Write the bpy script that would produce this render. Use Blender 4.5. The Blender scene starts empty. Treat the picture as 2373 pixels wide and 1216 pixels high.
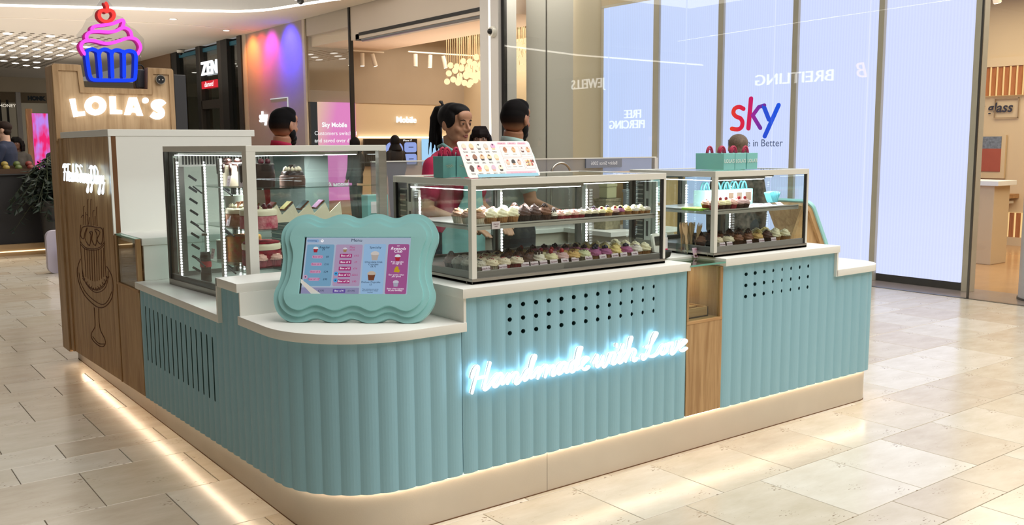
import bpy, bmesh, math, random
from mathutils import Vector, Matrix, Euler
random.seed(7)
PI = math.pi
S = bpy.context.scene
COL = S.collection
R = math.radians

# ------------------------------------------------------------------ camera, world, light, exposure
cd = bpy.data.cameras.new('camera'); cam = bpy.data.objects.new('camera', cd); COL.objects.link(cam); S.camera = cam
cd.sensor_width = 36.0; cd.lens = 32.7686; cd.clip_end = 200; cd.clip_start = .05
cam.matrix_world = Matrix([[0.7987925, 0.0789627, -0.5964021, -1.44585], [-0.6015818, 0.0958299, -0.7930422, -3.0455], [-0.0054676, 0.9922608, 0.1240508, 1.5], [0, 0, 0, 1]])
w = bpy.data.worlds.new('mall_air'); S.world = w; w.use_nodes = True
w.node_tree.nodes['Background'].inputs[0].default_value = (.62, .60, .58, 1)
w.node_tree.nodes['Background'].inputs[1].default_value = .36
S.view_settings.view_transform = 'Standard'; S.view_settings.look = 'None'; S.view_settings.gamma = 1
S.view_settings.exposure = 0.0; S.view_settings.use_curve_mapping = False
S.cycles.use_denoising = True
S.cycles.max_bounces = 8; S.cycles.transparent_max_bounces = 24; S.cycles.diffuse_bounces = 3; S.cycles.glossy_bounces = 4
S.cycles.sample_clamp_indirect = 4; S.cycles.caustics_reflective = False; S.cycles.caustics_refractive = False

def area(name, loc, rot, sx, sy, power, col=(1, 1, 1), spread=PI):
    l = bpy.data.lights.new(name, 'AREA'); l.shape = 'RECTANGLE'; l.size = sx; l.size_y = sy; l.energy = power; l.color = col; l.spread = spread
    o = bpy.data.objects.new(name, l); COL.objects.link(o); o.location = loc; o.rotation_euler = rot
    return o
# the mall's luminous atrium ceiling above the kiosk, the shop ceilings, and added upward fills
area('atrium_light', (4.2, -2.6, 6.2), (0, R(12), 0), 9, 8, 860, (1, .985, .955))
area('hall_light_far', (3.0, 9.5, 4.6), (0, 0, 0), 6, 5, 240, (1, .93, .84))
area('ceiling_fill', (3.2, 21.5, 2.9), (PI, 0, 0), 6, 14, 240, (1, .91, .8))  # unseen panel added in mid-air, facing up to brighten the far ceiling
area('header_fill', (4.6, 12.0, 3.1), (PI, -.5, 0), 3, 6, 260, (1, .93, .85))  # added hovering panel without a fitting, lifts the entrance header and nearby ceiling
area('shop_light', (10.5, 13.0, 3.9), (0, 0, 0), 3.4, 5, 300, (1, .91, .79))
area('soffit_fill', (9.6, 12.6, 2.7), (PI, 0, 0), 2.5, 5, 45, (1, .9, .78))  # added unseen panel inside the shop, aimed up at its soffit
area('shop_light_right', (10.6, 2.0, 3.6), (0, 0, 0), 3, 5, 230, (1, .86, .68))
area('screen_zone_light', (7.72, 7.9, 5.0), (0, R(8), 0), .35, 2.4, 110, (1, .93, .82))

# ------------------------------------------------------------------ helpers
def lin(c):
    if isinstance(c, str):
        c = [int(c[i:i + 2], 16) / 255 for i in (0, 2, 4)]
    return tuple((x / 12.92 if x <= .04045 else ((x + .055) / 1.055) ** 2.4) for x in c)

def mat(name, col, rough=.5, metal=0., emis=0., noise=0., nscale=8., bump=0., bscale=60., stretch=(1, 1, 1), col2=None, spec=.5, coat=0., ecol=None, sheen=0.):
    m = bpy.data.materials.new(name); m.use_nodes = True; nt = m.node_tree; b = nt.nodes['Principled BSDF']
    c = lin(col); b.inputs['Base Color'].default_value = (*c, 1); b.inputs['Roughness'].default_value = rough; b.inputs['Metallic'].default_value = metal
    b.inputs['Specular IOR Level'].default_value = spec; b.inputs['Coat Weight'].default_value = coat; b.inputs['Coat Roughness'].default_value = .1
    if emis:
        b.inputs['Emission Color'].default_value = (*(lin(ecol) if ecol else c), 1); b.inputs['Emission Strength'].default_value = emis
    if noise or bump:
        tc = nt.nodes.new('ShaderNodeTexCoord'); mp = nt.nodes.new('ShaderNodeMapping'); mp.inputs['Scale'].default_value = stretch
        nt.links.new(tc.outputs['Object'], mp.inputs['Vector'])
        if noise:
            n = nt.nodes.new('ShaderNodeTexNoise'); n.inputs['Scale'].default_value = nscale; n.inputs['Detail'].default_value = 5
            nt.links.new(mp.outputs[0], n.inputs['Vector'])
            rr = nt.nodes.new('ShaderNodeValToRGB'); e = rr.color_ramp.elements
            e[0].position = .3; e[1].position = .7
            c2 = lin(col2) if col2 else tuple(x * (1 - noise) for x in c)
            e[0].color = (*c2, 1); e[1].color = (*c, 1)
            nt.links.new(n.outputs[0], rr.inputs[0]); nt.links.new(rr.outputs[0], b.inputs['Base Color'])
        if bump:
            n2 = nt.nodes.new('ShaderNodeTexNoise'); n2.inputs['Scale'].default_value = bscale; n2.inputs['Detail'].default_value = 3
            nt.links.new(mp.outputs[0], n2.inputs['Vector'])
            bp = nt.nodes.new('ShaderNodeBump'); bp.inputs['Strength'].default_value = bump; bp.inputs['Distance'].default_value = .01
            nt.links.new(n2.outputs[0], bp.inputs['Height']); nt.links.new(bp.outputs[0], b.inputs['Normal'])
    return m

def emit(name, col, s):
    m = bpy.data.materials.new(name); m.use_nodes = True; nt = m.node_tree; nt.nodes.clear()
    e = nt.nodes.new('ShaderNodeEmission'); e.inputs[0].default_value = (*lin(col), 1); e.inputs[1].default_value = s
    o = nt.nodes.new('ShaderNodeOutputMaterial'); nt.links.new(e.outputs[0], o.inputs[0]); return m

def glass(name, tint='f4faf8', refl=1.0, rough=0.):
    m = bpy.data.materials.new(name); m.use_nodes = True; nt = m.node_tree; nt.nodes.clear()
    t = nt.nodes.new('ShaderNodeBsdfTransparent'); t.inputs[0].default_value = (*lin(tint), 1)
    g = nt.nodes.new('ShaderNodeBsdfGlossy'); g.inputs['Roughness'].default_value = rough
    f = nt.nodes.new('ShaderNodeFresnel'); gg = nt.nodes.new('ShaderNodeNewGeometry'); mr = nt.nodes.new('ShaderNodeMapRange')   # same reflection at either face of the thin pane
    mr.inputs[3].default_value = 1.45; mr.inputs[4].default_value = 1 / 1.45; nt.links.new(gg.outputs['Backfacing'], mr.inputs[0]); nt.links.new(mr.outputs[0], f.inputs[0])
    mm = nt.nodes.new('ShaderNodeMath'); mm.operation = 'MULTIPLY'; mm.inputs[1].default_value = refl
    x = nt.nodes.new('ShaderNodeMixShader'); o = nt.nodes.new('ShaderNodeOutputMaterial')
    nt.links.new(f.outputs[0], mm.inputs[0]); nt.links.new(mm.outputs[0], x.inputs[0]); nt.links.new(t.outputs[0], x.inputs[1]); nt.links.new(g.outputs[0], x.inputs[2]); nt.links.new(x.outputs[0], o.inputs[0])
    return m

def oak(name, light, dark, axis='z', rough=.5, sc=1.):
    m = bpy.data.materials.new(name); m.use_nodes = True; nt = m.node_tree; b = nt.nodes['Principled BSDF']
    tc = nt.nodes.new('ShaderNodeTexCoord'); mp = nt.nodes.new('ShaderNodeMapping')
    s = {'z': (9, 9, .7), 'x': (.7, 9, 9), 'y': (9, .7, 9)}[axis]
    mp.inputs['Scale'].default_value = tuple(v * sc for v in s); nt.links.new(tc.outputs['Object'], mp.inputs[0])
    n = nt.nodes.new('ShaderNodeTexNoise'); n.inputs['Scale'].default_value = 2.2; n.inputs['Detail'].default_value = 8; n.inputs['Distortion'].default_value = 1.2
    nt.links.new(mp.outputs[0], n.inputs[0])
    n3 = nt.nodes.new('ShaderNodeTexNoise'); n3.inputs['Scale'].default_value = 14; n3.inputs['Detail'].default_value = 4; nt.links.new(mp.outputs[0], n3.inputs[0])
    ad = nt.nodes.new('ShaderNodeMath'); ad.operation = 'MULTIPLY_ADD'; ad.inputs[1].default_value = .35; nt.links.new(n3.outputs[0], ad.inputs[0]); nt.links.new(n.outputs[0], ad.inputs[2])
    rr = nt.nodes.new('ShaderNodeValToRGB'); e = rr.color_ramp.elements; e[0].position = .5; e[1].position = .84
    e[0].color = (*lin(dark), 1); e[1].color = (*lin(light), 1); nt.links.new(ad.outputs[0], rr.inputs[0]); nt.links.new(rr.outputs[0], b.inputs['Base Color'])
    b.inputs['Roughness'].default_value = rough
    return m

class MB:
    def __init__(s): s.v = []; s.f = []; s.m = []; s.k = 0
    def add(s, vs, fs):
        o = len(s.v); s.v += [tuple(v) for v in vs]; s.f += [tuple(i + o for i in f) for f in fs]; s.m += [s.k] * len(fs); return s
    def mi(s, k): s.k = k; return s
    def box(s, x0, x1, y0, y1, z0, z1):
        return s.add([(x0, y0, z0), (x1, y0, z0), (x1, y1, z0), (x0, y1, z0), (x0, y0, z1), (x1, y0, z1), (x1, y1, z1), (x0, y1, z1)],
                     [(3, 2, 1, 0), (4, 5, 6, 7), (0, 1, 5, 4), (1, 2, 6, 5), (2, 3, 7, 6), (3, 0, 4, 7)])
    def obox(s, M, x0, x1, y0, y1, z0, z1):
        o = len(s.v); s.box(x0, x1, y0, y1, z0, z1); s.v[o:] = [tuple(M @ Vector(v)) for v in s.v[o:]]; return s
    def rings(s, rings, caps=True, closed=True):
        n = len(rings[0]); o = len(s.v); fs = []
        for r in rings: s.v += [tuple(p) for p in r]
        for i in range(len(rings) - 1):
            for j in range(n if closed else n - 1):
                k = (j + 1) % n; fs.append((o + i * n + j, o + i * n + k, o + (i + 1) * n + k, o + (i + 1) * n + j))
        if caps:
            fs.append(tuple(o + j for j in range(n))[::-1]); fs.append(tuple(o + (len(rings) - 1) * n + j for j in range(n)))
        s.f += fs; s.m += [s.k] * len(fs); return s
    def cyl(s, p0, p1, r0, r1=None, n=12):
        r1 = r0 if r1 is None else r1; return s.tube([p0, p1], [r0, r1], n)
    def tube(s, pts, r, n=8, flat=None):
        P = [Vector(p) for p in pts]; rs = r if isinstance(r, (list, tuple)) else [r] * len(P); rings = []; prev = None
        for i, p in enumerate(P):
            t = (P[min(i + 1, len(P) - 1)] - P[max(i - 1, 0)])
            if t.length < 1e-9: t = Vector((0, 0, 1))
            t.normalize()
            a = prev if prev is not None else (Vector((0, 0, 1)) if abs(t.z) < .9 else Vector((1, 0, 0)))
            u = (a - t * a.dot(t))
            if u.length < 1e-6: u = Vector((1, 0, 0)) - t * t.x
            u.normalize(); v = t.cross(u); prev = u
            rings.append([p + (u * math.cos(2 * PI * j / n) + v * math.sin(2 * PI * j / n)) * rs[i] for j in range(n)])
        return s.rings(rings)
    def ell(s, c, r, n=16, m=10, rot=None):
        c = Vector(c); M = rot if rot else Matrix.Identity(3); o = len(s.v); fs = []
        s.v.append(tuple(c + M @ Vector((0, 0, -r[2]))))
        for i in range(1, m):
            a = -PI / 2 + PI * i / m
            for j in range(n):
                b = 2 * PI * j / n
                s.v.append(tuple(c + M @ Vector((r[0] * math.cos(a) * math.cos(b), r[1] * math.cos(a) * math.sin(b), r[2] * math.sin(a)))))
        s.v.append(tuple(c + M @ Vector((0, 0, r[2])))); L = len(s.v) - 1
        for j in range(n): fs.append((o, o + 1 + (j + 1) % n, o + 1 + j)); fs.append((L, L - n + j, L - n + (j + 1) % n))
        for i in range(m - 2):
            for j in range(n):
                a = o + 1 + i * n; fs.append((a + j, a + (j + 1) % n, a + n + (j + 1) % n, a + n + j))
        s.f += fs; s.m += [s.k] * len(fs); return s
    def prism(s, poly, M, d0, d1, holes=None):
        # poly: 2D points (u,v) mapped by M (4x4; x=u,y=v,z=depth)
        if holes is None and len(poly) > 8: holes = []
        if holes is not None:
            import mathutils.geometry as G
            loops = [poly] + holes; flat = [p for l in loops for p in l]
            tris = G.tessellate_polygon([[Vector((p[0], p[1], 0)) for p in l] for l in loops])
            o = len(s.v); n = len(flat)
            s.v += [tuple(M @ Vector((p[0], p[1], d0))) for p in flat] + [tuple(M @ Vector((p[0], p[1], d1))) for p in flat]
            fs = [(o + a, o + b, o + c) for a, b, c in tris] + [(o + n + c, o + n + b, o + n + a) for a, b, c in tris]; k = 0
            for l in loops:
                for i in range(len(l)): j = (i + 1) % len(l); fs.append((o + k + i, o + k + j, o + n + k + j, o + n + k + i))
                k += len(l)
            s.f += fs; s.m += [s.k] * len(fs); return s
        return s.rings([[M @ Vector((p[0], p[1], d0)) for p in poly], [M @ Vector((p[0], p[1], d1)) for p in poly]])
    def mesh(s, name, mats, smooth=False, bevel=0, bseg=2, fixn=True):
        me = bpy.data.meshes.new(name); me.from_pydata(s.v, [], s.f)
        for m in (mats if isinstance(mats, (list, tuple)) else [mats]): me.materials.append(m)
        me.polygons.foreach_set('material_index', s.m)
        if bevel or fixn:
            bm = bmesh.new(); bm.from_mesh(me)
            if fixn: bmesh.ops.recalc_face_normals(bm, faces=bm.faces)
            if bevel:
                es = [e for e in bm.edges if len(e.link_faces) == 2 and e.calc_face_angle(0) > .6]
                bmesh.ops.bevel(bm, geom=es, offset=bevel, segments=bseg, affect='EDGES', profile=.6, clamp_overlap=True)
            bm.to_mesh(me); bm.free()
        if smooth is True: me.polygons.foreach_set('use_smooth', [True] * len(me.polygons))
        elif smooth:
            me.polygons.foreach_set('use_smooth', [True] * len(me.polygons)); me.set_sharp_from_angle(angle=smooth)
        me.update(); return me
    def build(s, name, mats, parent=None, smooth=False, bevel=0, label=None, cat=None, group=None, kind=None, bseg=2, world=True, fixn=True, loc=None):
        o = bpy.data.objects.new(name, s.mesh(name, mats, smooth, bevel, bseg, fixn)); COL.objects.link(o)
        put(o, parent, world)
        if loc is not None: o.location = loc
        tag(o, label, cat, group, kind); return o

def put(o, parent, world=True):
    if parent is not None:
        o.parent = parent
        if world: o.matrix_parent_inverse = world_of(parent).inverted()
def world_of(p):
    m = p.matrix_basis.copy()
    while p.parent is not None:
        m = p.parent.matrix_basis @ p.matrix_parent_inverse @ m; p = p.parent
    return m
def tag(o, label=None, cat=None, group=None, kind=None):
    if label: o['label'] = label
    if cat: o['category'] = cat
    if group: o['group'] = group
    if kind: o['kind'] = kind
    return o
def thing(name, label, cat, loc=(0, 0, 0), rz=0, group=None):
    o = bpy.data.objects.new(name, None); COL.objects.link(o); o.empty_display_size = .05
    o.location = loc; o.rotation_euler = (0, 0, rz); return tag(o, label, cat, group)
def dup(root, loc, rz=0, label=None, group=None, scale=None):
    r = root.copy(); COL.objects.link(r); r.location = loc; r.rotation_euler = (0, 0, rz)
    if scale: r.scale = (scale,) * 3
    if label: r['label'] = label
    if group: r['group'] = group
    for ch in root.children:
        c = ch.copy(); COL.objects.link(c); c.parent = r
        for g in ch.children:
            d = g.copy(); COL.objects.link(d); d.parent = c
    return r
def frameM(o, u, v):
    u = Vector(u).normalized(); v = Vector(v).normalized(); n = u.cross(v)
    return Matrix(((u.x, v.x, n.x, o[0]), (u.y, v.y, n.y, o[1]), (u.z, v.z, n.z, o[2]), (0, 0, 0, 1)))
FRONT = lambda x, y, z: frameM((x, y, z), (1, 0, 0), (0, 0, 1))      # faces -Y
LEFT = lambda x, y, z: frameM((x, y, z), (0, -1, 0), (0, 0, 1))      # faces -X
def text(s, M, size, m, parent=None, name='lettering', ext=.0006, bold=0., align='CENTER', sx=1., shear=0., label=None, cat=None, kind=None):
    c = bpy.data.curves.new(name, 'FONT'); c.body = s; c.size = size; c.extrude = ext; c.offset = bold; c.align_x = align; c.align_y = 'CENTER'; c.shear = shear; c.resolution_u = 3
    c.materials.append(m); o = bpy.data.objects.new(name, c); COL.objects.link(o)
    me = bpy.data.meshes.new_from_object(o); bpy.data.objects.remove(o); bpy.data.curves.remove(c); o = bpy.data.objects.new(name, me); COL.objects.link(o)
    o.matrix_basis = M @ Matrix.Diagonal((sx, 1, 1, 1))
    put(o, parent); tag(o, label, cat, None, kind); return o
def stroke(lists, M, r, m, parent=None, name='neon_tube', sub=4, cyclic=False, flat=1., n=8, z=0., smoothp=True):
    b = MB()
    for L in lists:
        P = cat2(L, sub) if (len(L) > 2 and smoothp) else L
        ring = [M @ Vector((p[0], p[1], z)) for p in P]
        e0 = ring[0]; e1 = ring[-1]
        b.tube(ring, r, n); b.ell(e0, (r,) * 3, 8, 6); b.ell(e1, (r,) * 3, 8, 6)
    o = b.build(name, m, parent, smooth=True); return o
def cat2(P, sub=4, closed=False):
    n = len(P); out = []
    rng = n if closed else n - 1
    for i in range(rng):
        if closed: p0, p1, p2, p3 = P[i - 1], P[i], P[(i + 1) % n], P[(i + 2) % n]
        else: p0, p1, p2, p3 = P[max(i - 1, 0)], P[i], P[i + 1], P[min(i + 2, n - 1)]
        for k in range(sub):
            t = k / sub; out.append(tuple(.5 * ((2 * p1[a]) + (-p0[a] + p2[a]) * t + (2 * p0[a] - 5 * p1[a] + 4 * p2[a] - p3[a]) * t * t + (-p0[a] + 3 * p1[a] - 3 * p2[a] + p3[a]) * t ** 3) for a in range(len(p1))))
    if not closed: out.append(tuple(P[-1]))
    return out
def rrect(x0, x1, y0, y1, r, n=5):
    o = []
    for cx, cy, a in ((x1 - r, y1 - r, 0), (x0 + r, y1 - r, 90), (x0 + r, y0 + r, 180), (x1 - r, y0 + r, 270)):
        for k in range(n + 1): t = R(a + 90 * k / n); o.append((cx + r * math.cos(t), cy + r * math.sin(t)))
    return o
ORD = 'zeroth first second third fourth fifth sixth seventh eighth ninth tenth eleventh twelfth thirteenth fourteenth fifteenth sixteenth seventeenth eighteenth nineteenth twentieth'.split()
# traced outlines in metres, in the plane of the thing they belong to
OUTER = [[-0.3009,0.2654],[-0.3056,0.2883],[-0.3152,0.3345],[-0.3194,0.3624],[-0.3167,0.3881],[-0.3059,0.4115],[-0.2859,0.4327],[-0.261,0.4516],[-0.2328,0.4599],[-0.2128,0.4616],[-0.1901,0.4576],[-0.1643,0.4458],[-0.1483,0.4411],[-0.135,0.4422],[-0.1158,0.4505],[-0.0943,0.4587],[-0.0723,0.4616],[-0.0477,0.4599],[-0.0271,0.4529],[-0.0067,0.4451],[0.011,0.4451],[0.0282,0.4517],[0.0475,0.4599],[0.0693,0.4635],[0.0915,0.4623],[0.1119,0.4564],[0.1323,0.4482],[0.1524,0.4452],[0.1698,0.4482],[0.1868,0.4564],[0.2084,0.463],[0.2304,0.4635],[0.2525,0.4607],[0.275,0.4518],[0.2957,0.4354],[0.3145,0.4122],[0.3268,0.3867],[0.3301,0.3659],[0.3282,0.3407],[0.32,0.3132],[0.3129,0.2859],[0.3081,0.2564],[0.3079,0.2226],[0.3113,0.1927],[0.319,0.1586],[0.3279,0.1367],[0.3312,0.1129],[0.3288,0.0872],[0.3188,0.0615],[0.3031,0.0379],[0.2797,0.0162],[0.2575,0.0053],[0.2293,0.0011],[0.2044,0.0038],[0.1808,0.0134],[0.1614,0.0191],[0.1461,0.0189],[0.1275,0.0119],[0.1052,0.0029],[0.0805,0.0007],[0.0555,0.0025],[0.0317,0.012],[0.006,0.0187],[-0.0092,0.0166],[-0.0315,0.0076],[-0.0559,0.0015],[-0.081,0.0022],[-0.1048,0.0089],[-0.1248,0.0166],[-0.1405,0.0188],[-0.1577,0.0163],[-0.178,0.0072],[-0.2006,0.0011],[-0.2296,0.0009],[-0.2535,0.0066],[-0.2804,0.0211],[-0.3003,0.0427],[-0.3128,0.0665],[-0.3201,0.0924],[-0.3215,0.1165],[-0.3174,0.1407],[-0.3081,0.163],[-0.3032,0.1894],[-0.3019,0.2221]]
MID = [[-0.2793,0.2726],[-0.2863,0.307],[-0.2965,0.3393],[-0.2986,0.3579],[-0.2958,0.3835],[-0.2839,0.4068],[-0.2659,0.4256],[-0.2447,0.4362],[-0.2228,0.4397],[-0.2004,0.4379],[-0.1794,0.428],[-0.1586,0.4198],[-0.1429,0.4182],[-0.1256,0.4222],[-0.1044,0.4327],[-0.0828,0.4393],[-0.0607,0.4393],[-0.038,0.4328],[-0.0173,0.4234],[0.0048,0.42],[0.0221,0.4235],[0.0433,0.434],[0.0649,0.4398],[0.0891,0.4398],[0.1095,0.4317],[0.1299,0.4224],[0.1498,0.4201],[0.1693,0.4236],[0.1883,0.4341],[0.212,0.4404],[0.2338,0.4404],[0.2583,0.4341],[0.2811,0.4178],[0.2976,0.3959],[0.3056,0.3705],[0.3047,0.3476],[0.2975,0.3224],[0.2905,0.2951],[0.2859,0.2634],[0.2847,0.2296],[0.2884,0.1886],[0.2981,0.1547],[0.3073,0.1289],[0.3086,0.1051],[0.3023,0.0834],[0.2885,0.0597],[0.2707,0.04],[0.2487,0.0272],[0.2242,0.024],[0.2011,0.0287],[0.1795,0.0383],[0.1581,0.044],[0.1391,0.0429],[0.1205,0.0358],[0.1002,0.0259],[0.0775,0.0237],[0.0541,0.0284],[0.0322,0.039],[0.0105,0.0438],[-0.0085,0.0416],[-0.0307,0.0316],[-0.053,0.0236],[-0.0761,0.0234],[-0.0979,0.0301],[-0.12,0.0397],[-0.1397,0.0435],[-0.1587,0.0404],[-0.1771,0.0314],[-0.1995,0.0233],[-0.2227,0.0231],[-0.2487,0.0308],[-0.274,0.0493],[-0.2903,0.073],[-0.2978,0.0969],[-0.2976,0.1209],[-0.2905,0.1451],[-0.2817,0.1714],[-0.277,0.1998],[-0.2769,0.2263]]
INNER = [[-0.2526,0.2685],[-0.2602,0.3027],[-0.2721,0.3349],[-0.2741,0.3534],[-0.2704,0.3765],[-0.2594,0.3975],[-0.2408,0.4103],[-0.2191,0.4155],[-0.1989,0.4127],[-0.178,0.4022],[-0.1596,0.3953],[-0.1418,0.3941],[-0.1245,0.3976],[-0.1035,0.4081],[-0.0843,0.4156],[-0.0623,0.4156],[-0.0419,0.4093],[-0.0189,0.3978],[-0.008,0.3954],[0.0117,0.3955],[0.033,0.4036],[0.0519,0.4136],[0.0736,0.4164],[0.0937,0.4118],[0.1141,0.4014],[0.1342,0.3956],[0.156,0.3952],[0.1753,0.4003],[0.1963,0.4119],[0.2156,0.4165],[0.2374,0.4154],[0.2599,0.4038],[0.2762,0.3854],[0.2844,0.3636],[0.2821,0.3407],[0.2728,0.3157],[0.2661,0.2839],[0.2627,0.2523],[0.2629,0.2142],[0.2647,0.1845],[0.2754,0.1507],[0.2836,0.1249],[0.2841,0.1013],[0.2776,0.0835],[0.2635,0.0658],[0.2435,0.0519],[0.223,0.0459],[0.2,0.0496],[0.1784,0.0592],[0.1589,0.065],[0.1398,0.0648],[0.1214,0.0568],[0.1011,0.0479],[0.0783,0.0457],[0.0568,0.0524],[0.0349,0.0621],[0.0114,0.0658],[-0.0076,0.0637],[-0.0299,0.0557],[-0.0503,0.0476],[-0.0732,0.0465],[-0.095,0.0532],[-0.1191,0.0628],[-0.1426,0.0666],[-0.1616,0.0635],[-0.18,0.0545],[-0.1985,0.0468],[-0.2178,0.0467],[-0.2398,0.054],[-0.259,0.0697],[-0.2711,0.0914],[-0.2745,0.1133],[-0.2701,0.1353],[-0.2626,0.1555],[-0.2561,0.1857],[-0.2542,0.2222]]
SCR = [[-0.2114,0.3535],[0.2224,0.3533],[0.2193,0.1151],[-0.2094,0.1131]]
HAND = [[[0.5977,0.5885],[0.6028,0.6069],[0.6144,0.6242],[0.6259,0.6307],[0.6314,0.6217],[0.6239,0.5954],[0.6104,0.5619],[0.5985,0.5254]],[[0.6887,0.6352],[0.6801,0.6088],[0.6681,0.5747],[0.6578,0.5432],[0.656,0.5324],[0.6659,0.528],[0.6827,0.5391],[0.6996,0.5587],[0.7166,0.5755],[0.7335,0.5826],[0.7471,0.5814],[0.7267,0.5767],[0.7063,0.5576],[0.7028,0.5387],[0.7162,0.5323],[0.7367,0.55],[0.7522,0.5783],[0.7452,0.557],[0.7434,0.5419],[0.7536,0.5389],[0.7674,0.5535],[0.7864,0.5759],[0.7812,0.5598],[0.7741,0.5356]],[[0.6171,0.58],[0.6698,0.5828]],[[0.7741,0.5356],[0.7915,0.5582],[0.8124,0.5747],[0.8263,0.5726],[0.828,0.561],[0.8174,0.5456],[0.8139,0.532],[0.826,0.5272],[0.8436,0.5415],[0.8613,0.5558],[0.8826,0.5754],[0.8951,0.5792],[0.8755,0.575],[0.8595,0.5532],[0.8612,0.5358],[0.8754,0.5393],[0.8932,0.5623],[0.9076,0.5945],[0.922,0.624],[0.9203,0.6328],[0.9077,0.626],[0.8951,0.5907],[0.8897,0.5571],[0.8932,0.5423],[0.9039,0.5406],[0.9219,0.5579],[0.9453,0.5774],[0.9399,0.558],[0.9326,0.5332]],[[0.9326,0.5332],[0.9507,0.5593],[0.9726,0.5791],[0.9836,0.5804],[0.9836,0.5659],[0.9725,0.5327]],[[0.9725,0.5327],[0.9872,0.5566],[1.0093,0.5737],[1.0222,0.5717],[1.0185,0.5577],[1.0093,0.5387],[1.0185,0.5314],[1.0352,0.5464],[1.0464,0.5681],[1.0689,0.5795],[1.0877,0.5782],[1.0614,0.5733],[1.0427,0.5511],[1.0465,0.5329],[1.0652,0.5389],[1.0802,0.5572],[1.0953,0.5756],[1.0859,0.5475],[1.0878,0.5354],[1.0992,0.5366],[1.1143,0.5521],[1.1295,0.5736],[1.1448,0.5802],[1.1219,0.5717],[1.1105,0.5468],[1.122,0.5302],[1.1412,0.5421],[1.1564,0.5756],[1.1755,0.6235],[1.1774,0.6321],[1.16,0.6285],[1.1486,0.5945],[1.1411,0.554],[1.1489,0.538],[1.1682,0.5441]],[[1.1682,0.5441],[1.1891,0.5589],[1.2124,0.5735],[1.2155,0.5805],[1.2006,0.5841],[1.1812,0.566],[1.1794,0.5424],[1.1931,0.5307],[1.2107,0.5332],[1.2205,0.5407]],[[1.2441,0.5538],[1.2716,0.5861],[1.2639,0.56],[1.2601,0.5394],[1.2721,0.5315],[1.292,0.5498],[1.3058,0.5752],[1.2992,0.5488],[1.3002,0.5304],[1.3123,0.5255],[1.3284,0.5415],[1.3403,0.5672],[1.3483,0.5798],[1.3749,0.5792],[1.3629,0.5517],[1.357,0.5357],[1.3693,0.5299],[1.3897,0.5479],[1.4263,0.6106]],[[1.3848,0.6177],[1.3849,0.6076]],[[1.4263,0.6106],[1.4121,0.5786],[1.4,0.5526],[1.3961,0.5346],[1.4107,0.5294],[1.4313,0.5481],[1.4519,0.5699],[1.4683,0.6049],[1.4796,0.6376],[1.4679,0.6298],[1.4559,0.5849],[1.4438,0.5525],[1.4407,0.5312]],[[1.3956,0.5763],[1.4413,0.5807]],[[1.4439,0.54],[1.4646,0.5682],[1.4855,0.5808],[1.4992,0.5774],[1.5028,0.566],[1.4903,0.5459],[1.4863,0.5308],[1.4991,0.5252],[1.5139,0.5347]],[[1.5671,0.5791],[1.5931,0.5818],[1.6147,0.6011],[1.6362,0.6268],[1.6404,0.6374],[1.6272,0.6375],[1.6101,0.6144],[1.6018,0.587],[1.5892,0.5571],[1.5722,0.5342],[1.555,0.524],[1.5419,0.5322],[1.5504,0.5436],[1.572,0.5437],[1.594,0.5336],[1.6161,0.5289],[1.6424,0.5369],[1.6556,0.5479],[1.673,0.5678],[1.6952,0.5751],[1.6774,0.5704],[1.6666,0.5527],[1.6701,0.533],[1.6917,0.5332],[1.707,0.5504],[1.709,0.5662],[1.6975,0.5757],[1.7179,0.5714],[1.745,0.5774],[1.7387,0.5525],[1.7324,0.5307],[1.7463,0.5223],[1.7688,0.5386],[1.7842,0.5657],[1.7863,0.5768]],[[1.787,0.5459],[1.8099,0.5542],[1.8329,0.5658],[1.8406,0.5745],[1.8232,0.5801],[1.8004,0.5636],[1.7916,0.5452],[1.8012,0.5316],[1.8199,0.5283],[1.843,0.5376]]]
NEON_RED = [[[0.2986,2.4372],[0.2762,2.447],[0.2577,2.4339],[0.2497,2.4096],[0.2575,2.3866],[0.2796,2.3724],[0.3078,2.3734],[0.3344,2.3897],[0.3473,2.4172],[0.3399,2.4415],[0.3198,2.4505],[0.2986,2.4372]],[[0.3029,2.4507],[0.3072,2.4721],[0.2992,2.4941]]]
NEON_PINK = [[[0.2019,2.2985],[0.1978,2.3139],[0.2164,2.332],[0.2756,2.3457],[0.338,2.3608],[0.3805,2.3809],[0.4028,2.3889],[0.4097,2.3713],[0.3945,2.3317]],[[0.1633,2.2382],[0.1598,2.2642],[0.1813,2.2892],[0.2323,2.2995],[0.3089,2.3004],[0.3613,2.3145],[0.3935,2.3338],[0.425,2.3349],[0.4502,2.3152],[0.4587,2.2781]],[[0.1402,2.1424],[0.1223,2.1781],[0.1224,2.2043],[0.1478,2.2294],[0.2033,2.2354],[0.2788,2.2215],[0.3307,2.2299],[0.3891,2.2522],[0.4371,2.2687],[0.4844,2.2635],[0.5094,2.2326],[0.513,2.2003],[0.4923,2.1612]]]
NEON_BLUE = [[[0.1538,2.1431],[0.159,2.1644],[0.19,2.1783],[0.2197,2.1678],[0.2317,2.1472],[0.2362,1.9933]],[[0.2338,2.1474],[0.2452,2.1692],[0.274,2.1814],[0.3017,2.1723],[0.315,2.1517],[0.3136,1.9963]],[[0.3171,2.1518],[0.3274,2.1711],[0.3539,2.1805],[0.3848,2.1742],[0.3985,2.1561],[0.392,1.9994]],[[0.4006,2.1563],[0.4109,2.173],[0.4403,2.18],[0.4689,2.1718],[0.4794,2.1496],[0.4768,2.1007],[0.4684,2.0133],[0.4561,1.9812],[0.3948,1.9735],[0.2647,1.9703],[0.1881,1.9701],[0.1689,1.988],[0.1614,2.0327],[0.1538,2.1431]]]
L1 = [[0.0236,1.8336],[0.0576,1.8381],[0.0658,1.7483],[0.1137,1.7527],[0.1155,1.7237],[0.0433,1.7119]]
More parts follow.
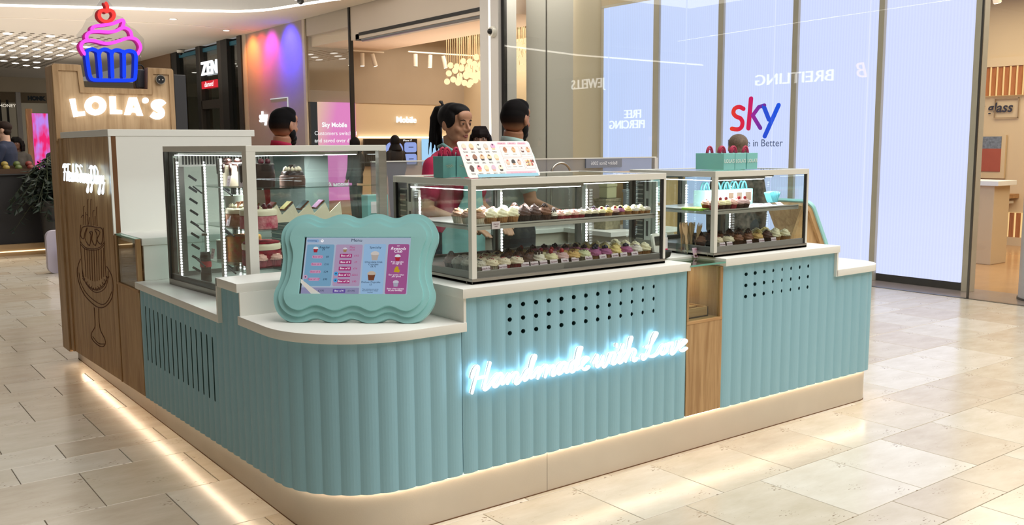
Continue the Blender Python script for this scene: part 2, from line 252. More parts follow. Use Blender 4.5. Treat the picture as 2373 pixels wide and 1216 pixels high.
L2 = [[0.2828,1.8585],[0.3217,1.8595],[0.3202,1.7674],[0.3592,1.7644],[0.3577,1.737],[0.2816,1.7358]]
A = [[0.3754,1.7328],[0.4144,1.8546],[0.463,1.8559],[0.5007,1.7272],[0.462,1.7289],[0.4543,1.749],[0.4232,1.7507],[0.4128,1.7319]]
AH = [[0.4424,1.8107],[0.4286,1.7828],[0.4539,1.7818]]
O = [[0.2567,1.7934],[0.2546,1.7804],[0.2499,1.768],[0.2428,1.7564],[0.2335,1.7463],[0.2224,1.7379],[0.21,1.7316],[0.1968,1.7277],[0.1831,1.7262],[0.1697,1.7273],[0.1569,1.7308],[0.1453,1.7367],[0.1354,1.7446],[0.1274,1.7544],[0.1217,1.7656],[0.1185,1.7777],[0.118,1.7904],[0.12,1.8032],[0.1246,1.8155],[0.1316,1.8269],[0.1407,1.837],[0.1516,1.8454],[0.1639,1.8518],[0.1771,1.8558],[0.1906,1.8575],[0.2041,1.8566],[0.2169,1.8532],[0.2286,1.8474],[0.2388,1.8395],[0.2469,1.8297],[0.2528,1.8185],[0.256,1.8062]]
OH = [[0.2147,1.7925],[0.2138,1.787],[0.212,1.7818],[0.2091,1.7769],[0.2054,1.7727],[0.201,1.7691],[0.196,1.7665],[0.1907,1.7648],[0.1853,1.7642],[0.1799,1.7646],[0.1748,1.7661],[0.1702,1.7686],[0.1662,1.7719],[0.163,1.776],[0.1607,1.7808],[0.1594,1.7859],[0.1592,1.7913],[0.1601,1.7967],[0.1619,1.8019],[0.1647,1.8068],[0.1684,1.811],[0.1728,1.8146],[0.1777,1.8172],[0.183,1.8189],[0.1885,1.8196],[0.1938,1.8192],[0.199,1.8177],[0.2036,1.8153],[0.2076,1.8119],[0.2109,1.8078],[0.2132,1.8031],[0.2145,1.7979]]
DOT = [[0.544,1.8362],[0.5421,1.8284],[0.5374,1.8217],[0.5307,1.8172],[0.523,1.8155],[0.5155,1.8168],[0.5093,1.8211],[0.5053,1.8276],[0.5042,1.8353],[0.5061,1.843],[0.5108,1.8497],[0.5175,1.8543],[0.5251,1.856],[0.5327,1.8547],[0.5389,1.8504],[0.5429,1.844]]
S_PTS = [[0.6499,1.8077],[0.6356,1.8225],[0.6148,1.8258],[0.5935,1.8178],[0.5838,1.8025],[0.5942,1.7876],[0.616,1.7767],[0.6303,1.7618],[0.6291,1.739],[0.6097,1.7258],[0.5837,1.7284],[0.5643,1.7417]]
CAKE = [[[3.5353,0.7762],[3.6396,0.7063],[3.6402,0.6258],[3.512,0.5508],[3.3178,0.5166],[3.1268,0.5086],[2.9351,0.5439],[2.7791,0.6144],[2.7345,0.6915],[2.7548,0.7516],[2.8588,0.7945]],[[3.6039,0.6799],[3.5708,0.6135],[3.4268,0.5613],[3.1957,0.5374],[3.0074,0.5435],[2.8715,0.589],[2.7778,0.6506]],[[3.4646,1.007],[3.5046,0.9361],[3.508,0.877],[3.5035,0.6608]],[[2.8852,1.0262],[2.8875,0.9272],[2.892,0.7277]],[[3.5154,0.8961],[3.387,0.8675],[3.1884,0.8728],[2.9945,0.9002],[2.877,0.9415]],[[3.508,0.877],[3.3902,0.8557],[3.1908,0.8632],[2.9972,0.889],[2.8726,0.9302]],[[3.5087,0.7196],[3.4477,0.6375],[3.2961,0.6016],[3.1418,0.6013],[2.9463,0.6483],[2.8531,0.7138],[2.8295,0.7705]],[[3.5008,0.671],[3.3913,0.6195],[3.1382,0.6159],[2.9407,0.6719],[2.874,0.7296]],[[3.4363,0.9895],[3.4918,0.937],[3.4142,0.9185],[3.3611,0.9657],[3.2925,0.999],[3.3715,0.9266],[3.2623,0.8874],[3.2053,0.9579],[3.24,0.9743],[3.1613,0.9798],[3.1929,0.9307],[3.1055,0.9003],[3.0511,0.9692],[3.0988,1.0027],[2.9719,0.9931],[3.058,0.9411],[2.953,0.9219],[2.8989,0.9983],[2.9469,1.0221],[3.0396,1.0159],[3.1907,1.0152],[3.3509,1.0047],[3.4363,0.9895]],[[3.377,1.0126],[3.361,1.1186],[3.3327,1.1343]],[[3.3279,1.0157],[3.3145,1.0973]],[[3.2687,1.0148],[3.2422,1.162],[3.2215,1.1816]],[[3.1895,1.0199],[3.1588,1.1704],[3.1398,1.1851]],[[3.1312,1.0237],[3.1215,1.1075],[3.081,1.1189]],[[3.0298,1.0257],[3.026,1.1308],[3.0077,1.1453]],[[3.4387,1.0569],[3.3932,1.0739],[3.3641,1.0612]],[[3.29,1.0844],[3.2525,1.0771]],[[3.2154,1.0698],[3.2462,1.0257]],[[3.0664,1.0876],[3.0879,1.0311]],[[3.2375,0.4935],[3.2371,0.402],[3.2592,0.36],[3.3597,0.3051],[3.3411,0.2688],[3.1888,0.2552],[3.0732,0.2672],[3.003,0.3009],[3.0214,0.3307],[3.1056,0.3646],[3.1301,0.4179],[3.1202,0.5047]],[[3.3276,0.2906],[3.1851,0.2703],[3.0307,0.2915]],[[3.405,0.8612],[3.4145,0.6706]],[[3.3389,0.8667],[3.355,0.6664]],[[3.2768,0.8615],[3.2962,0.6633]],[[3.213,0.8669],[3.2372,0.6642]],[[3.1503,0.8723],[3.1782,0.6689]],[[3.0886,0.8775],[3.1192,0.6775]],[[3.028,0.8827],[3.0603,0.6897]],[[2.9684,0.8878],[3.0014,0.7056]],[[2.9074,0.903],[2.9432,0.7221]],[[3.5096,0.6536],[3.4797,0.6411],[3.4426,0.657]],[[3.4533,0.639],[3.4238,0.6267],[3.3871,0.6426]],[[3.3969,0.6278],[3.3678,0.6156],[3.3317,0.6315]],[[3.3402,0.6208],[3.3116,0.6087],[3.276,0.6245]],[[3.2832,0.6187],[3.2549,0.6067],[3.2199,0.6223]],[[3.2257,0.6217],[3.1979,0.6098],[3.1634,0.6253]],[[3.1678,0.63],[3.1404,0.6181],[3.1065,0.6335]],[[3.1095,0.6434],[3.0825,0.6316],[3.0492,0.6467]],[[3.051,0.6613],[3.0244,0.6496],[2.9917,0.6645]],[[2.9925,0.6832],[2.9663,0.6714],[2.9341,0.6862]],[[2.9342,0.708],[2.9084,0.6963],[2.8768,0.7108]],[[2.8763,0.7347],[2.851,0.723],[2.8198,0.7373]]]
# ------------------------------------------------------------------ materials
TEAL = mat('teal_lacquer', '8ebccb', .42, noise=.03, nscale=3, bump=.04, bscale=180, stretch=(1, 1, .2))
TEALP = mat('teal_paint_board', '7fb9b0', .45)
WHITE = mat('white_laminate', 'eae9e1', .38, noise=.03, nscale=2)
WHITEM = mat('white_metal', 'dedcd2', .3)
STEEL = mat('brushed_steel', 'b5b1a8', .32, 1., noise=.15, nscale=6, stretch=(1, 1, 12))
STEELD = mat('dark_steel', '6f6e6a', .35, .9)
CHAMP = mat('champagne_metal', 'dcd2c4', .42, .5, noise=.06, nscale=4, bump=.05, bscale=220)
OAKZ = oak('oak_upright', 'be9a6c', '9d774c', 'z'); OAKT = oak('oak_tower', 'bd9c74', '9c7a52', 'z', sc=.8)
OAKX = oak('oak_lengthwise', 'c39a68', 'a2774a', 'x'); OAKY = oak('oak_crosswise', 'b98f5e', '94693c', 'y')
GLASS = glass('clear_glass'); GLASSD = glass('case_glass', 'fafdfc', 1.0); SHOPGL = glass('shopfront_glass', 'fbfdfc', 1.15)
GREENEDGE = mat('glass_edge', '6fa897', .15)
BLACK = mat('black_rubber', '0c0c0d', .5); DARK = mat('dark_recess', '0d1b1c', .7); CHAR = mat('charcoal_metal', '3a3a3c', .45, .3)
LEDW = emit('white_led', 'fbfdff', 9); LEDS = emit('white_led_strip', 'f8fbff', 11); LEDWARM = emit('warm_led', 'ffe2c2', 19); COVE = emit('cove_led', 'fff6ea', 5)
SIGNW = emit('sign_face_white', 'f1fcff', 3.0); ACRYL = mat('sign_acrylic_white', 'e8eeee', .4, ecol='e8f6ff', emis=.35)
PAPERW = mat('white_card', 'f1edeb', .6); PINKCARD = mat('pale_pink_card', 'eccfdb', .6); INK = mat('dark_ink', '2c2c3a', .6)
PINK = mat('crimson_pink', 'c3244e', .7)

# ------------------------------------------------------------------ floor: limestone slabs, each one a part
def stone(name, a, b2, rough=.12):
    m = bpy.data.materials.new(name); m.use_nodes = True; nt = m.node_tree; b = nt.nodes['Principled BSDF']
    tc = nt.nodes.new('ShaderNodeTexCoord'); mp = nt.nodes.new('ShaderNodeMapping'); mp.inputs['Scale'].default_value = (1, 2.6, 1); nt.links.new(tc.outputs['Object'], mp.inputs[0])
    n = nt.nodes.new('ShaderNodeTexNoise'); n.inputs['Scale'].default_value = 3.2; n.inputs['Detail'].default_value = 8; n.inputs['Roughness'].default_value = .62; nt.links.new(mp.outputs[0], n.inputs[0])
    rr = nt.nodes.new('ShaderNodeValToRGB'); e = rr.color_ramp.elements; e[0].position = .35; e[1].position = .68; e[0].color = (*lin(b2), 1); e[1].color = (*lin(a), 1); nt.links.new(n.outputs[0], rr.inputs[0])
    v = nt.nodes.new('ShaderNodeTexNoise'); v.inputs['Scale'].default_value = 42; v.inputs['Detail'].default_value = 3; nt.links.new(mp.outputs[0], v.inputs[0])
    n4 = nt.nodes.new('ShaderNodeTexNoise'); n4.inputs['Scale'].default_value = 4; nt.links.new(tc.outputs['Object'], n4.inputs[0])
    mu = nt.nodes.new('ShaderNodeMath'); mu.operation = 'MULTIPLY'; nt.links.new(v.outputs[0], mu.inputs[0]); nt.links.new(n4.outputs[0], mu.inputs[1])
    pr = nt.nodes.new('ShaderNodeValToRGB'); p = pr.color_ramp.elements; p[0].position = .365; p[0].color = (0, 0, 0, 1); p[1].position = .40; p[1].color = (1, 1, 1, 1); nt.links.new(mu.outputs[0], pr.inputs[0])
    mx = nt.nodes.new('ShaderNodeMix'); mx.data_type = 'RGBA'; mx.inputs[7].default_value = (*lin('8d7a63'), 1)
    nt.links.new(pr.outputs[0], mx.inputs[0]); nt.links.new(rr.outputs[0], mx.inputs[6]); nt.links.new(mx.outputs[2], b.inputs['Base Color'])
    b.inputs['Roughness'].default_value = rough; b.inputs['Specular IOR Level'].default_value = .55
    return m
STONES = [stone('limestone_cream', 'd9d0c0', 'c9bea9', .20), stone('limestone_pale', 'e0d9cb', 'd2c8b6', .18), stone('limestone_tan', 'cfc3b0', 'bfb09a', .22), stone('limestone_warm', 'd5cab7', 'c5b8a1', .20)]
GROUT = mat('grout', '94846a', .8)
floor = MB().box(-9, 7.5, -7, 40, -.06, -.012).build('floor', GROUT, kind='structure', label='polished cream limestone floor of the mall laid in staggered slabs')
rows = []; y = -7.0 - .0; base = 1.01
pat = [.51, .26, .26, .51]
ys = [1.01]
k = 0
while ys[-1] < 34: ys.append(ys[-1] + pat[k % 4] * (1.0)); k += 1
down = [1.01]; k = 3
for h in [.52, .52, .45, .5, .25, .25] + [.5, .26, .26, .5] * 3: down.append(down[-1] - h)
yb = sorted(set([round(v, 3) for v in ys + down]))
tiles = []
for i in range(len(yb) - 1):
    y0, y1 = yb[i], yb[i + 1]
    ph = -.062 if i % 2 == (yb.index(1.01) % 2) else -.303
    x = ph - .4833 * 16
    while x < 7.45:
        x1 = min(x + .4833, 7.47)
        cx, cy = x + .24, (y0 + y1) / 2
        under = (cx > .2 and cx < 3.2 and cy > .25 and cy < 3.9)
        if not under: tiles.append((x, x1, y0, y1))
        x += .4833
def size_key(t):
    cx, cy = (t[0] + t[1]) / 2, (t[2] + t[3]) / 2
    v = Vector((cx + 1.446, cy + 3.0455)); d = v.length
    f = v.x * .6 + v.y * .8; s = v.x * .8 - v.y * .6
    infr = f > .3 and abs(s / f) < .62 and f > 2.05
    return (0 if infr else 1, d)
tiles.sort(key=size_key)
rt = random.Random(3)
cache = {}
for n, t in enumerate(tiles[:298]):
    w_, h_ = round(t[1] - t[0], 3), round(t[3] - t[2], 3); km = rt.randrange(4)
    key = (w_, h_, km)
    o = None
    b = MB(); g = .0014
    if key not in cache:
        b.add([(g, g, -.03), (w_ - g, g, -.03), (w_ - g, h_ - g, -.03), (g, h_ - g, -.03),
               (g, g, -.0015), (w_ - g, g, -.0015), (w_ - g, h_ - g, -.0015), (g, h_ - g, -.0015),
               (g + .0015, g + .0015, 0), (w_ - g - .0015, g + .0015, 0), (w_ - g - .0015, h_ - g - .0015, 0), (g + .0015, h_ - g - .0015, 0)],
              [(0, 1, 5, 4), (1, 2, 6, 5), (2, 3, 7, 6), (3, 0, 4, 7), (4, 5, 9, 8), (5, 6, 10, 9), (6, 7, 11, 10), (7, 4, 8, 11), (8, 9, 10, 11)])
        cache[key] = b.mesh('slab', STONES[km])
    o = bpy.data.objects.new('stone_slab', cache[key]); COL.objects.link(o); o.parent = floor; o.location = (t[0], t[2], 0)
b = MB()
for t in tiles[298:]:
    b.mi(rt.randrange(4)); g = .003
    b.add([(t[0] + g, t[2] + g, 0), (t[1] - g, t[2] + g, 0), (t[1] - g, t[3] - g, 0), (t[0] + g, t[3] - g, 0), (t[0] + g, t[2] + g, -.02), (t[1] - g, t[2] + g, -.02), (t[1] - g, t[3] - g, -.02), (t[0] + g, t[3] - g, -.02)], [(0, 1, 2, 3), (4, 5, 1, 0), (5, 6, 2, 1), (6, 7, 3, 2), (7, 4, 0, 3)])
b.build('distant_slabs', STONES, floor, kind='stuff', fixn=False)

# ------------------------------------------------------------------ ceilings
CEIL = mat('ceiling_paint', 'e2dacd', .75, noise=.04, nscale=.6); CEILG = mat('ceiling_grey', 'b4b3b0', .8)
cove = [(1.1, 18.25), (1.826, 17.93), (2.68, 17.55), (3.62, 17.11), (4.77, 16.68), (5.6, 16.3), (5.98, 16.06), (6.3, 15.6), (6.44, 15.15), (6.6, 14.48), (6.79, 13.73), (6.95, 13.2), (7.2, 12.2), (7.48, 11.0)]
cv = cat2(cove, 4)
cv = [(-9, 19.6), (-3, 19.3)] + cv
b = MB()
n = len(cv)
lo = [(p[0], p[1], 4.27) for p in cv]
poly = [(p[0], p[1]) for p in cv] + [(7.48, 40), (-9, 40)]
b.prism(poly, Matrix.Identity(4), 4.27, 4.35)
ceiling = b.build('ceiling', CEIL, kind='structure', label='pale plaster mall ceiling beyond the curved light line')
b = MB()
for i in range(n - 1):
    a, c = cv[i], cv[i + 1]
    b.add([(a[0], a[1], 4.262), (c[0], c[1], 4.262), (c[0] - .0, c[1] - .0, 4.31), (a[0], a[1], 4.31), (a[0], a[1] - .07, 4.262), (c[0], c[1] - .07, 4.262)], [(0, 1, 5, 4), (4, 5, 2, 3)])
tag(b.build('cove_light', COVE, fixn=False), 'long curved white light line edging the pale ceiling', 'light')
b = MB()
b.prism([(p[0], p[1] - .04) for p in cv] + [(7.48, 8.2), (-9, 8.2)], Matrix.Identity(4), 4.62, 4.7)
b.build('ceiling_upper', CEILG, kind='structure', label='grey raised ceiling field in front of the curved light line')
b = MB()
for i in range(n - 1):
    a, c = cv[i], cv[i + 1]
    b.add([(a[0], a[1] - .02, 4.31), (c[0], c[1] - .02, 4.31), (c[0], c[1] - .02, 4.64), (a[0], a[1] - .02, 4.64)], [(0, 1, 2, 3)])
b.build('ceiling_step', CEILG, kind='structure', fixn=False, label='grey upright step between the two ceiling levels')
# thin second line and perforated field with hexagonal lights
b = MB()
ln = cat2([(1.2, 20.4), (2.087, 19.70), (3.9, 19.1), (5.39, 18.71), (6.4, 18.75), (7.3, 18.9)], 4)
for i in range(len(ln) - 1):
    a, c = ln[i], ln[i + 1]; b.add([(a[0], a[1], 4.262), (c[0], c[1], 4.262), (c[0], c[1] + .10, 4.262), (a[0], a[1] + .10, 4.262), (a[0], a[1], 4.272), (c[0], c[1], 4.272)], [(0, 1, 2, 3), (0, 1, 5, 4)])
b.build('ceiling_trim', mat('pale_trim', 'efe7da', .6), ceiling, fixn=False)
b = MB()
hexa = lambda x, y, z, sx, sy: [(x + sx * math.cos(PI / 3 * k), y + sy * math.sin(PI / 3 * k), z) for k in range(6)]
for i in range(-8, 30):
    for j in range(-4, 40):
        x = 2.7 + i * .2225 + j * .0975 - .5; yy = 22.75 + i * .36 * .5 + j * .54
        x = 2.3 + .2225 * i; yy = 22.1 + .36 * i * 0 + j * .36 + (.18 if i % 2 else 0)
        if 2.35 < x < 5.35 - max(0, (yy - 27)) * .0 and 22.2 < yy < 33.5 and x > 2.3 + (yy - 22.2) * .16 - .1 and x < 5.6:
            b.add(hexa(x, yy, 4.2655, .06, .085), [(5, 4, 3, 2, 1, 0)])
b.build('ceiling_perforation', mat('perforation_shadow', '6f6455', .9), ceiling, kind='stuff', fixn=False)
hl = thing('hexagonal_downlight', 'white hexagonal downlight in the perforated ceiling', 'ceiling light', (2.7, 22.75, 4.26), 0, 'hexagonal lights of the perforated ceiling')
MB().rings([hexa(0, 0, .004, .105, .19), hexa(0, 0, -.004, .1, .18)]).build('diffuser', emit('hex_light', 'fff8ee', 4), hl, world=False)
done = {(0, 0)}
for j in range(-1, 5):
    for i in range(-1, 7):
        x = 2.7 + .39 * j + .445 * i; yy = 22.75 + 2.17 * j + .72 * i
        if (i, j) == (0, 0) or x < 2.5 or x > 5.15 or yy < 22.3 or yy > 33.8: continue
        dup(hl, (x, yy, 4.26))
for x, y_, lab in ((5.15, 17.9, 'small white recessed downlight near the curved light line'), (6.8, 19.2, 'small recessed downlight close to the shop front')):
    t = thing('recessed_downlight', lab, 'ceiling light', (x, y_, 4.262))
    MB().cyl((0, 0, 0), (0, 0, .012), .09, n=20).build('bezel', WHITEM, t, world=False); MB().cyl((0, 0, -.003), (0, 0, .0), .07, n=20).build('lens', emit('lens_glow', 'fff9ee', 4), t, world=False)

# ------------------------------------------------------------------ right facade at x = 7.5
FRAMEB = mat('bronze_beige_frame', 'cbbfab', .45, .0, noise=.05); HEADER = mat('header_panel', 'cbbfb1', .6, noise=.03, nscale=1); GREYP = mat('grey_pilaster', 'cac7c3', .5)
BEIGEW = mat('beige_wall', 'cdb795', .7, noise=.04, nscale=1.5); BEIGED = mat('taupe_wall', 'a3917b', .75, noise=.05, nscale=2)
PEACH = mat('peach_soffit', 'e6cdb4', .7); MARBLE = mat('mauve_stone', '9c8a80', .2, noise=.15, nscale=5); SHOPFL = mat('shop_floor_tan', 'b98f60', .2, noise=.1, nscale=3)
MB().box(7.5, 8.15, -2, 9.1, -.06, 0).build('floor_threshold', MARBLE, kind='structure', label='mauve stone sill strip under the shop glass')
MB().box(7.5, 20, 9.1, 27, -.06, 0).box(8.15, 20, -8, 9.1, -.06, 0).build('floor_shop', SHOPFL, kind='structure', label='tan floor inside the shop')
MB().box(7.46, 7.5, -6, 9.3, -.05, .004).build('trim_1', STEELD, kind='structure', label='thin metal strip along the shop sill')
# header over opening
MB().box(7.5, 7.9, 9.35, 14.2, 3.62, 5.2).build('wall_header', HEADER, kind='structure', label='plain taupe header panel above the shop entrance')
MB().box(7.5, 7.9, 14.26, 16.3, 3.9, 5.2).build('wall_header_2', HEADER, kind='structure')
t = thing('roller_shutter', 'grey roller shutter box along the top of the shop entrance', 'shutter', (7.5, 9.6, 3.4))
MB().box(7.49, 7.62, 9.6, 13.85, 3.68, 3.74).build('guide', BLACK, t); MB().cyl((7.58, 9.6, 3.62), (7.58, 13.85, 3.62), .05, n=16).build('shutter_roll', mat('shutter_grey', '8f959b', .35, .6), t, smooth=.7); MB().box(7.5, 7.66, 13.85, 14.0, 3.6, 3.72).build('end_cap', CHAR, t)
# pilaster with vertical light
p = thing('entrance_pilaster', 'tall grey pilaster with a vertical light line beside the shop entrance', 'pilaster', (7.5, 9.3, 0))
MB().box(7.44, 7.8, 9.37, 9.6, 0, 5.2).box(7.44, 7.8, 9.1, 9.31, 0, 5.2).build('casing', GREYP, p); MB().box(7.45, 7.6, 9.31, 9.37, 0, 5.2).build('light_line', emit('pilaster_light', 'fff3e2', 3.2), p)
MB().box(7.5, 7.56, 9.03, 9.1, 0, 5.2).build('trim_2', BLACK, kind='structure', label='black joint beside the pilaster')
def shopglass(n, y0, y1, z1=5.2):
    MB().box(7.5, 7.51, y0, y1, .0, z1).build('window_%d' % n, SHOPGL, kind='structure', label='clear shopfront glass pane')
gl = [(1, 7.985, 9.05), (2, 6.62, 7.965), (3, 5.2, 6.6), (4, 3.85, 5.18), (5, 2.65, 3.83), (6, 1.475, 2.63), (7, -4.5, 1.45)]
for q in gl: shopglass(*q)
MB().box(7.497, 7.513, 1.452, 1.472, 0, 5.2).build('trim_3', STEELD, kind='structure', label='thin dark joint between glass panes'); MB().box(7.497, 7.513, 7.967, 7.983, 0, 5.2).build('trim_4', STEELD, kind='structure')
# grey wall and round column behind the glass
MB().box(8.0, 8.3, 7.8, 9.1, 0, 5.2).build('wall_shop_return', mat('grey_wall', 'c2beb6', .7), kind='structure', label='plain grey wall panel behind the shop glass')
MB().cyl((8.35, 7.55, 0), (8.35, 7.55, 5.2), .52, n=48).build('column_round', mat('beige_column', 'd8c8ac', .6), kind='structure', smooth=.8, label='thick round beige column behind the shop glass')
# LED wall: five lit panels between bronze posts
ledm = bpy.data.materials.new('led_wall'); ledm.use_nodes = True; nt = ledm.node_tree; nt.nodes.clear()
e = nt.nodes.new('ShaderNodeEmission'); oo = nt.nodes.new('ShaderNodeOutputMaterial'); tc = nt.nodes.new('ShaderNodeTexCoord')
wv = nt.nodes.new('ShaderNodeTexWave'); wv.bands_direction = 'Y'; wv.inputs['Scale'].default_value = 9; wv.inputs['Distortion'].default_value = .6; nt.links.new(tc.outputs['Object'], wv.inputs[0])
sx = nt.nodes.new('ShaderNodeSeparateXYZ'); nt.links.new(tc.outputs['Object'], sx.inputs[0])
mr = nt.nodes.new('ShaderNodeMapRange'); mr.inputs[1].default_value = 1.5; mr.inputs[2].default_value = 7.2; nt.links.new(sx.outputs[1], mr.inputs[0])
cr = nt.nodes.new('ShaderNodeMix'); cr.data_type = 'RGBA'; cr.inputs[6].default_value = (*lin('d3d7fb'), 1); cr.inputs[7].default_value = (*lin('bccbf2'), 1); nt.links.new(mr.outputs[0], cr.inputs[0])
m2 = nt.nodes.new('ShaderNodeMix'); m2.data_type = 'RGBA'; m2.blend_type = 'MULTIPLY'; m2.inputs[0].default_value = .06; nt.links.new(cr.outputs[2], m2.inputs[6]); nt.links.new(wv.outputs[0], m2.inputs[7]); nt.links.new(m2.outputs[2], e.inputs[0]); e.inputs[1].default_value = 1.3; nt.links.new(e.outputs[0], oo.inputs[0])
posts = [(7.16, 7.2), (6.027, 6.149), (4.914, 5.013), (3.80, 3.89), (2.705, 2.787), (1.637, 1.736)]
lw = thing('video_wall', 'tall lavender white video wall of five lit panels behind the shop glass', 'screen', (8.0, 4.4, 0))
for i in range(5):
    y1, y0 = posts[i][0] - .012, posts[i + 1][1] + .012
    top = 3.455 if i == 0 else 5.0
    MB().box(7.9, 7.99, y0, y1, .085, top).build('screen_panel', ledm, lw, world=False, loc=(-8.0, -4.4, 0))
    MB().box(7.93, 8.05, y0 - .012, y1 + .012, 0, .085).build('plinth', BLACK, lw)
for i, (a, c) in enumerate(posts[1:]):
    MB().box(7.885, 8.0, a + .008, c - .008, 0, 5.0).build('mullion', FRAMEB, lw, bevel=.003)
MB().box(7.9, 8.06, 7.145, 7.2, 0, 3.46).box(7.9, 8.0, 6.15, 7.2, 3.455, 3.49).build('edge_frame', FRAMEB, lw)
MB().box(7.9, 8.06, 6.15, 7.2, 3.49, 5.2).build('wall_above_screen', BEIGEW, kind='structure', label='beige wall above the leftmost screen panel')
# logo on the video wall (in front of panel three)
M = LEFT(7.89, 0, 0)
def lp(px): return px
lg = thing('screen_logo', 'large multicoloured lowercase logo shown on the video wall', 'logo', (7.88, 4.4, 1.6))
yz = lambda L: [(-a, b) for a, b in L]
def grad(name, c0, c1, y0, y1, s=1.):
    m = bpy.data.materials.new(name); m.use_nodes = True; nt = m.node_tree; nt.nodes.clear(); e = nt.nodes.new('ShaderNodeEmission'); o = nt.nodes.new('ShaderNodeOutputMaterial'); g = nt.nodes.new('ShaderNodeNewGeometry'); sx = nt.nodes.new('ShaderNodeSeparateXYZ'); mr = nt.nodes.new('ShaderNodeMapRange'); mx = nt.nodes.new('ShaderNodeMix'); mx.data_type = 'RGBA'
    nt.links.new(g.outputs['Position'], sx.inputs[0]); nt.links.new(sx.outputs[1], mr.inputs[0]); mr.inputs[1].default_value = y0; mr.inputs[2].default_value = y1
    mx.inputs[6].default_value = (*lin(c0), 1); mx.inputs[7].default_value = (*lin(c1), 1); nt.links.new(mr.outputs[0], mx.inputs[0]); nt.links.new(mx.outputs[2], e.inputs[0]); e.inputs[1].default_value = s; nt.links.new(e.outputs[0], o.inputs[0]); return m
stroke([yz([(4.575, 1.94), (4.64, 1.965), (4.71, 1.95), (4.73, 1.895), (4.69, 1.85), (4.62, 1.825), (4.585, 1.775), (4.60, 1.715), (4.66, 1.69), (4.75, 1.70)])], M, .027, grad('logo_red', 'e8274a', 'f4452c', 4.6, 4.75), lg, 'letter_s')
stroke([yz([(4.462, 2.06), (4.49, 1.70)])], M, .028, grad('logo_pink', 'd6246c', 'e02850', 4.44, 4.5), lg, 'letter_k_stem', smoothp=False)
stroke([yz([(4.43, 1.855), (4.34, 1.955), (4.26, 1.97)]), yz([(4.43, 1.855), (4.31, 1.70)])], M, .025, grad('logo_violet', '7a35a8', 'b02c9c', 4.3, 4.45), lg, 'letter_k_arms', smoothp=False)
stroke([yz([(4.27, 1.965), (4.185, 1.80)]), yz([(4.05, 1.965), (4.24, 1.60)])], M, .027, grad('logo_blue', '1f5df0', '2f56e0', 4.0, 4.2), lg, 'letter_y', smoothp=False)
text('Believe in Better', LEFT(7.895, 4.40, 1.515), .125, emit('caption_grey', '5c6788', 1), lg, 'caption')

# ------------------------------------------------------------------ shop interior beyond the entrance (y 9.6 .. 16.3)
MB().box(7.5, 20, 16.3, 16.5, 0, 2.49).build('wall_shop_back', BEIGEW, kind='structure', label='beige lower wall inside the phone shop')
MB().box(7.5, 20, 16.28, 16.5, 2.49, 5.2).build('wall_shop_back_upper', BEIGED, kind='structure', label='taupe upper wall inside the phone shop')
MB().box(11.64, 11.9, 9.5, 16.3, 0, 5.2).build('wall_shop_side', BEIGEW, kind='structure', label='beige side wall at the rear of the phone shop')
MB().box(7.62, 9.3, 9.6, 16.28, 3.68, 3.95).build('ceiling_shop', PEACH, kind='structure', label='peach lit ceiling strip inside the shop entrance')
MB().box(9.3, 11.64, 9.6, 16.28, 4.7, 4.8).build('ceiling_shop_rear', mat('rear_ceiling', '8d7c66', .9), kind='structure', label='dim open ceiling over the rear of the phone shop')
b = MB()
for k in range(9): b.box(9.4, 11.6, 10.0 + k * .42, 10.06 + k * .42, 4.15, 4.2)
b.box(9.5, 9.56, 9.8, 14.4, 4.08, 4.15); b.box(11.2, 11.26, 9.8, 14.4, 4.08, 4.15)
tag(b.build('ceiling_rafter_grid', mat('rafter_white', 'cfc0a8', .6)), 'slatted beige rafter grid the globe pendants hang from', 'rafter grid')
# solid lit wall between glass and next shop, with colour wash
cw = mat('wall_wash', 'a99b95', .6, noise=.03)
MB().box(7.48, 7.7, 16.42, 19.7, 0, 5.0).build('wall_wash', cw, kind='structure', label='taupe wall washed with red violet and blue light')
MB().box(7.46, 7.72, 16.3, 16.42, 0, 5.0).build('trim_5', FRAMEB, kind='structure', label='bronze post at the end of the colour washed wall')
MB().box(7.46, 7.72, 19.7, 19.95, 0, 5.0).build('trim_6', FRAMEB, kind='structure')
def spot(name, loc, to, power, col, ang=50, r=.05):
    l = bpy.data.lights.new(name, 'SPOT'); l.energy = power; l.color = col; l.spot_size = R(ang); l.spot_blend = .8; l.shadow_soft_size = r
    o = bpy.data.objects.new(name, l); COL.objects.link(o); o.location = loc; o.rotation_euler = (Vector(to) - Vector(loc)).to_track_quat('-Z', 'Y').to_euler(); return o
for k, (yy, c, pw) in enumerate([(19.3, (1, .28, .05), 90), (18.75, (1, .06, .10), 70), (18.15, (.9, .05, .9), 70), (17.1, (.02, .02, 1), 300)]):
    spot('wall_washer', (6.95, yy, 4.12), (7.49, yy, 3.7), pw, c, 100, .1)
sg = thing('wall_lettering', 'small white lit lettering on the colour washed wall', 'sign', (7.47, 18.6, 2.2))
text('sky', LEFT(7.46, 18.75, 2.22), .36, emit('lit_white', 'ffffff', 2.2), sg, 'lettering', ext=.02, bold=.004); text('glass', LEFT(7.46, 17.9, 2.22), .36, emit('lit_white2', 'ffffff', 2.0), sg, 'lettering', ext=.02, bold=.006)
MB().box(7.455, 7.475, 17.3, 18.3, 2.0, 2.02).box(7.455, 7.475, 17.3, 18.3, 2.62, 2.64).box(7.455, 7.475, 17.3, 17.32, 2.0, 2.64).build('outline', emit('thin_white', 'ffffff', .6), sg)
for n_, (a, c) in enumerate([(14.26, 16.28)]): MB().box(7.5, 7.51, a, c, 0, 5).build('window_8', SHOPGL, kind='structure', label='clear glass pane left of the shop entrance')
MB().box(7.47, 7.55, 14.2, 14.26, 0, 5.0).build('trim_7', BLACK, kind='structure', label='dark glass fin joint beside the shop entrance')
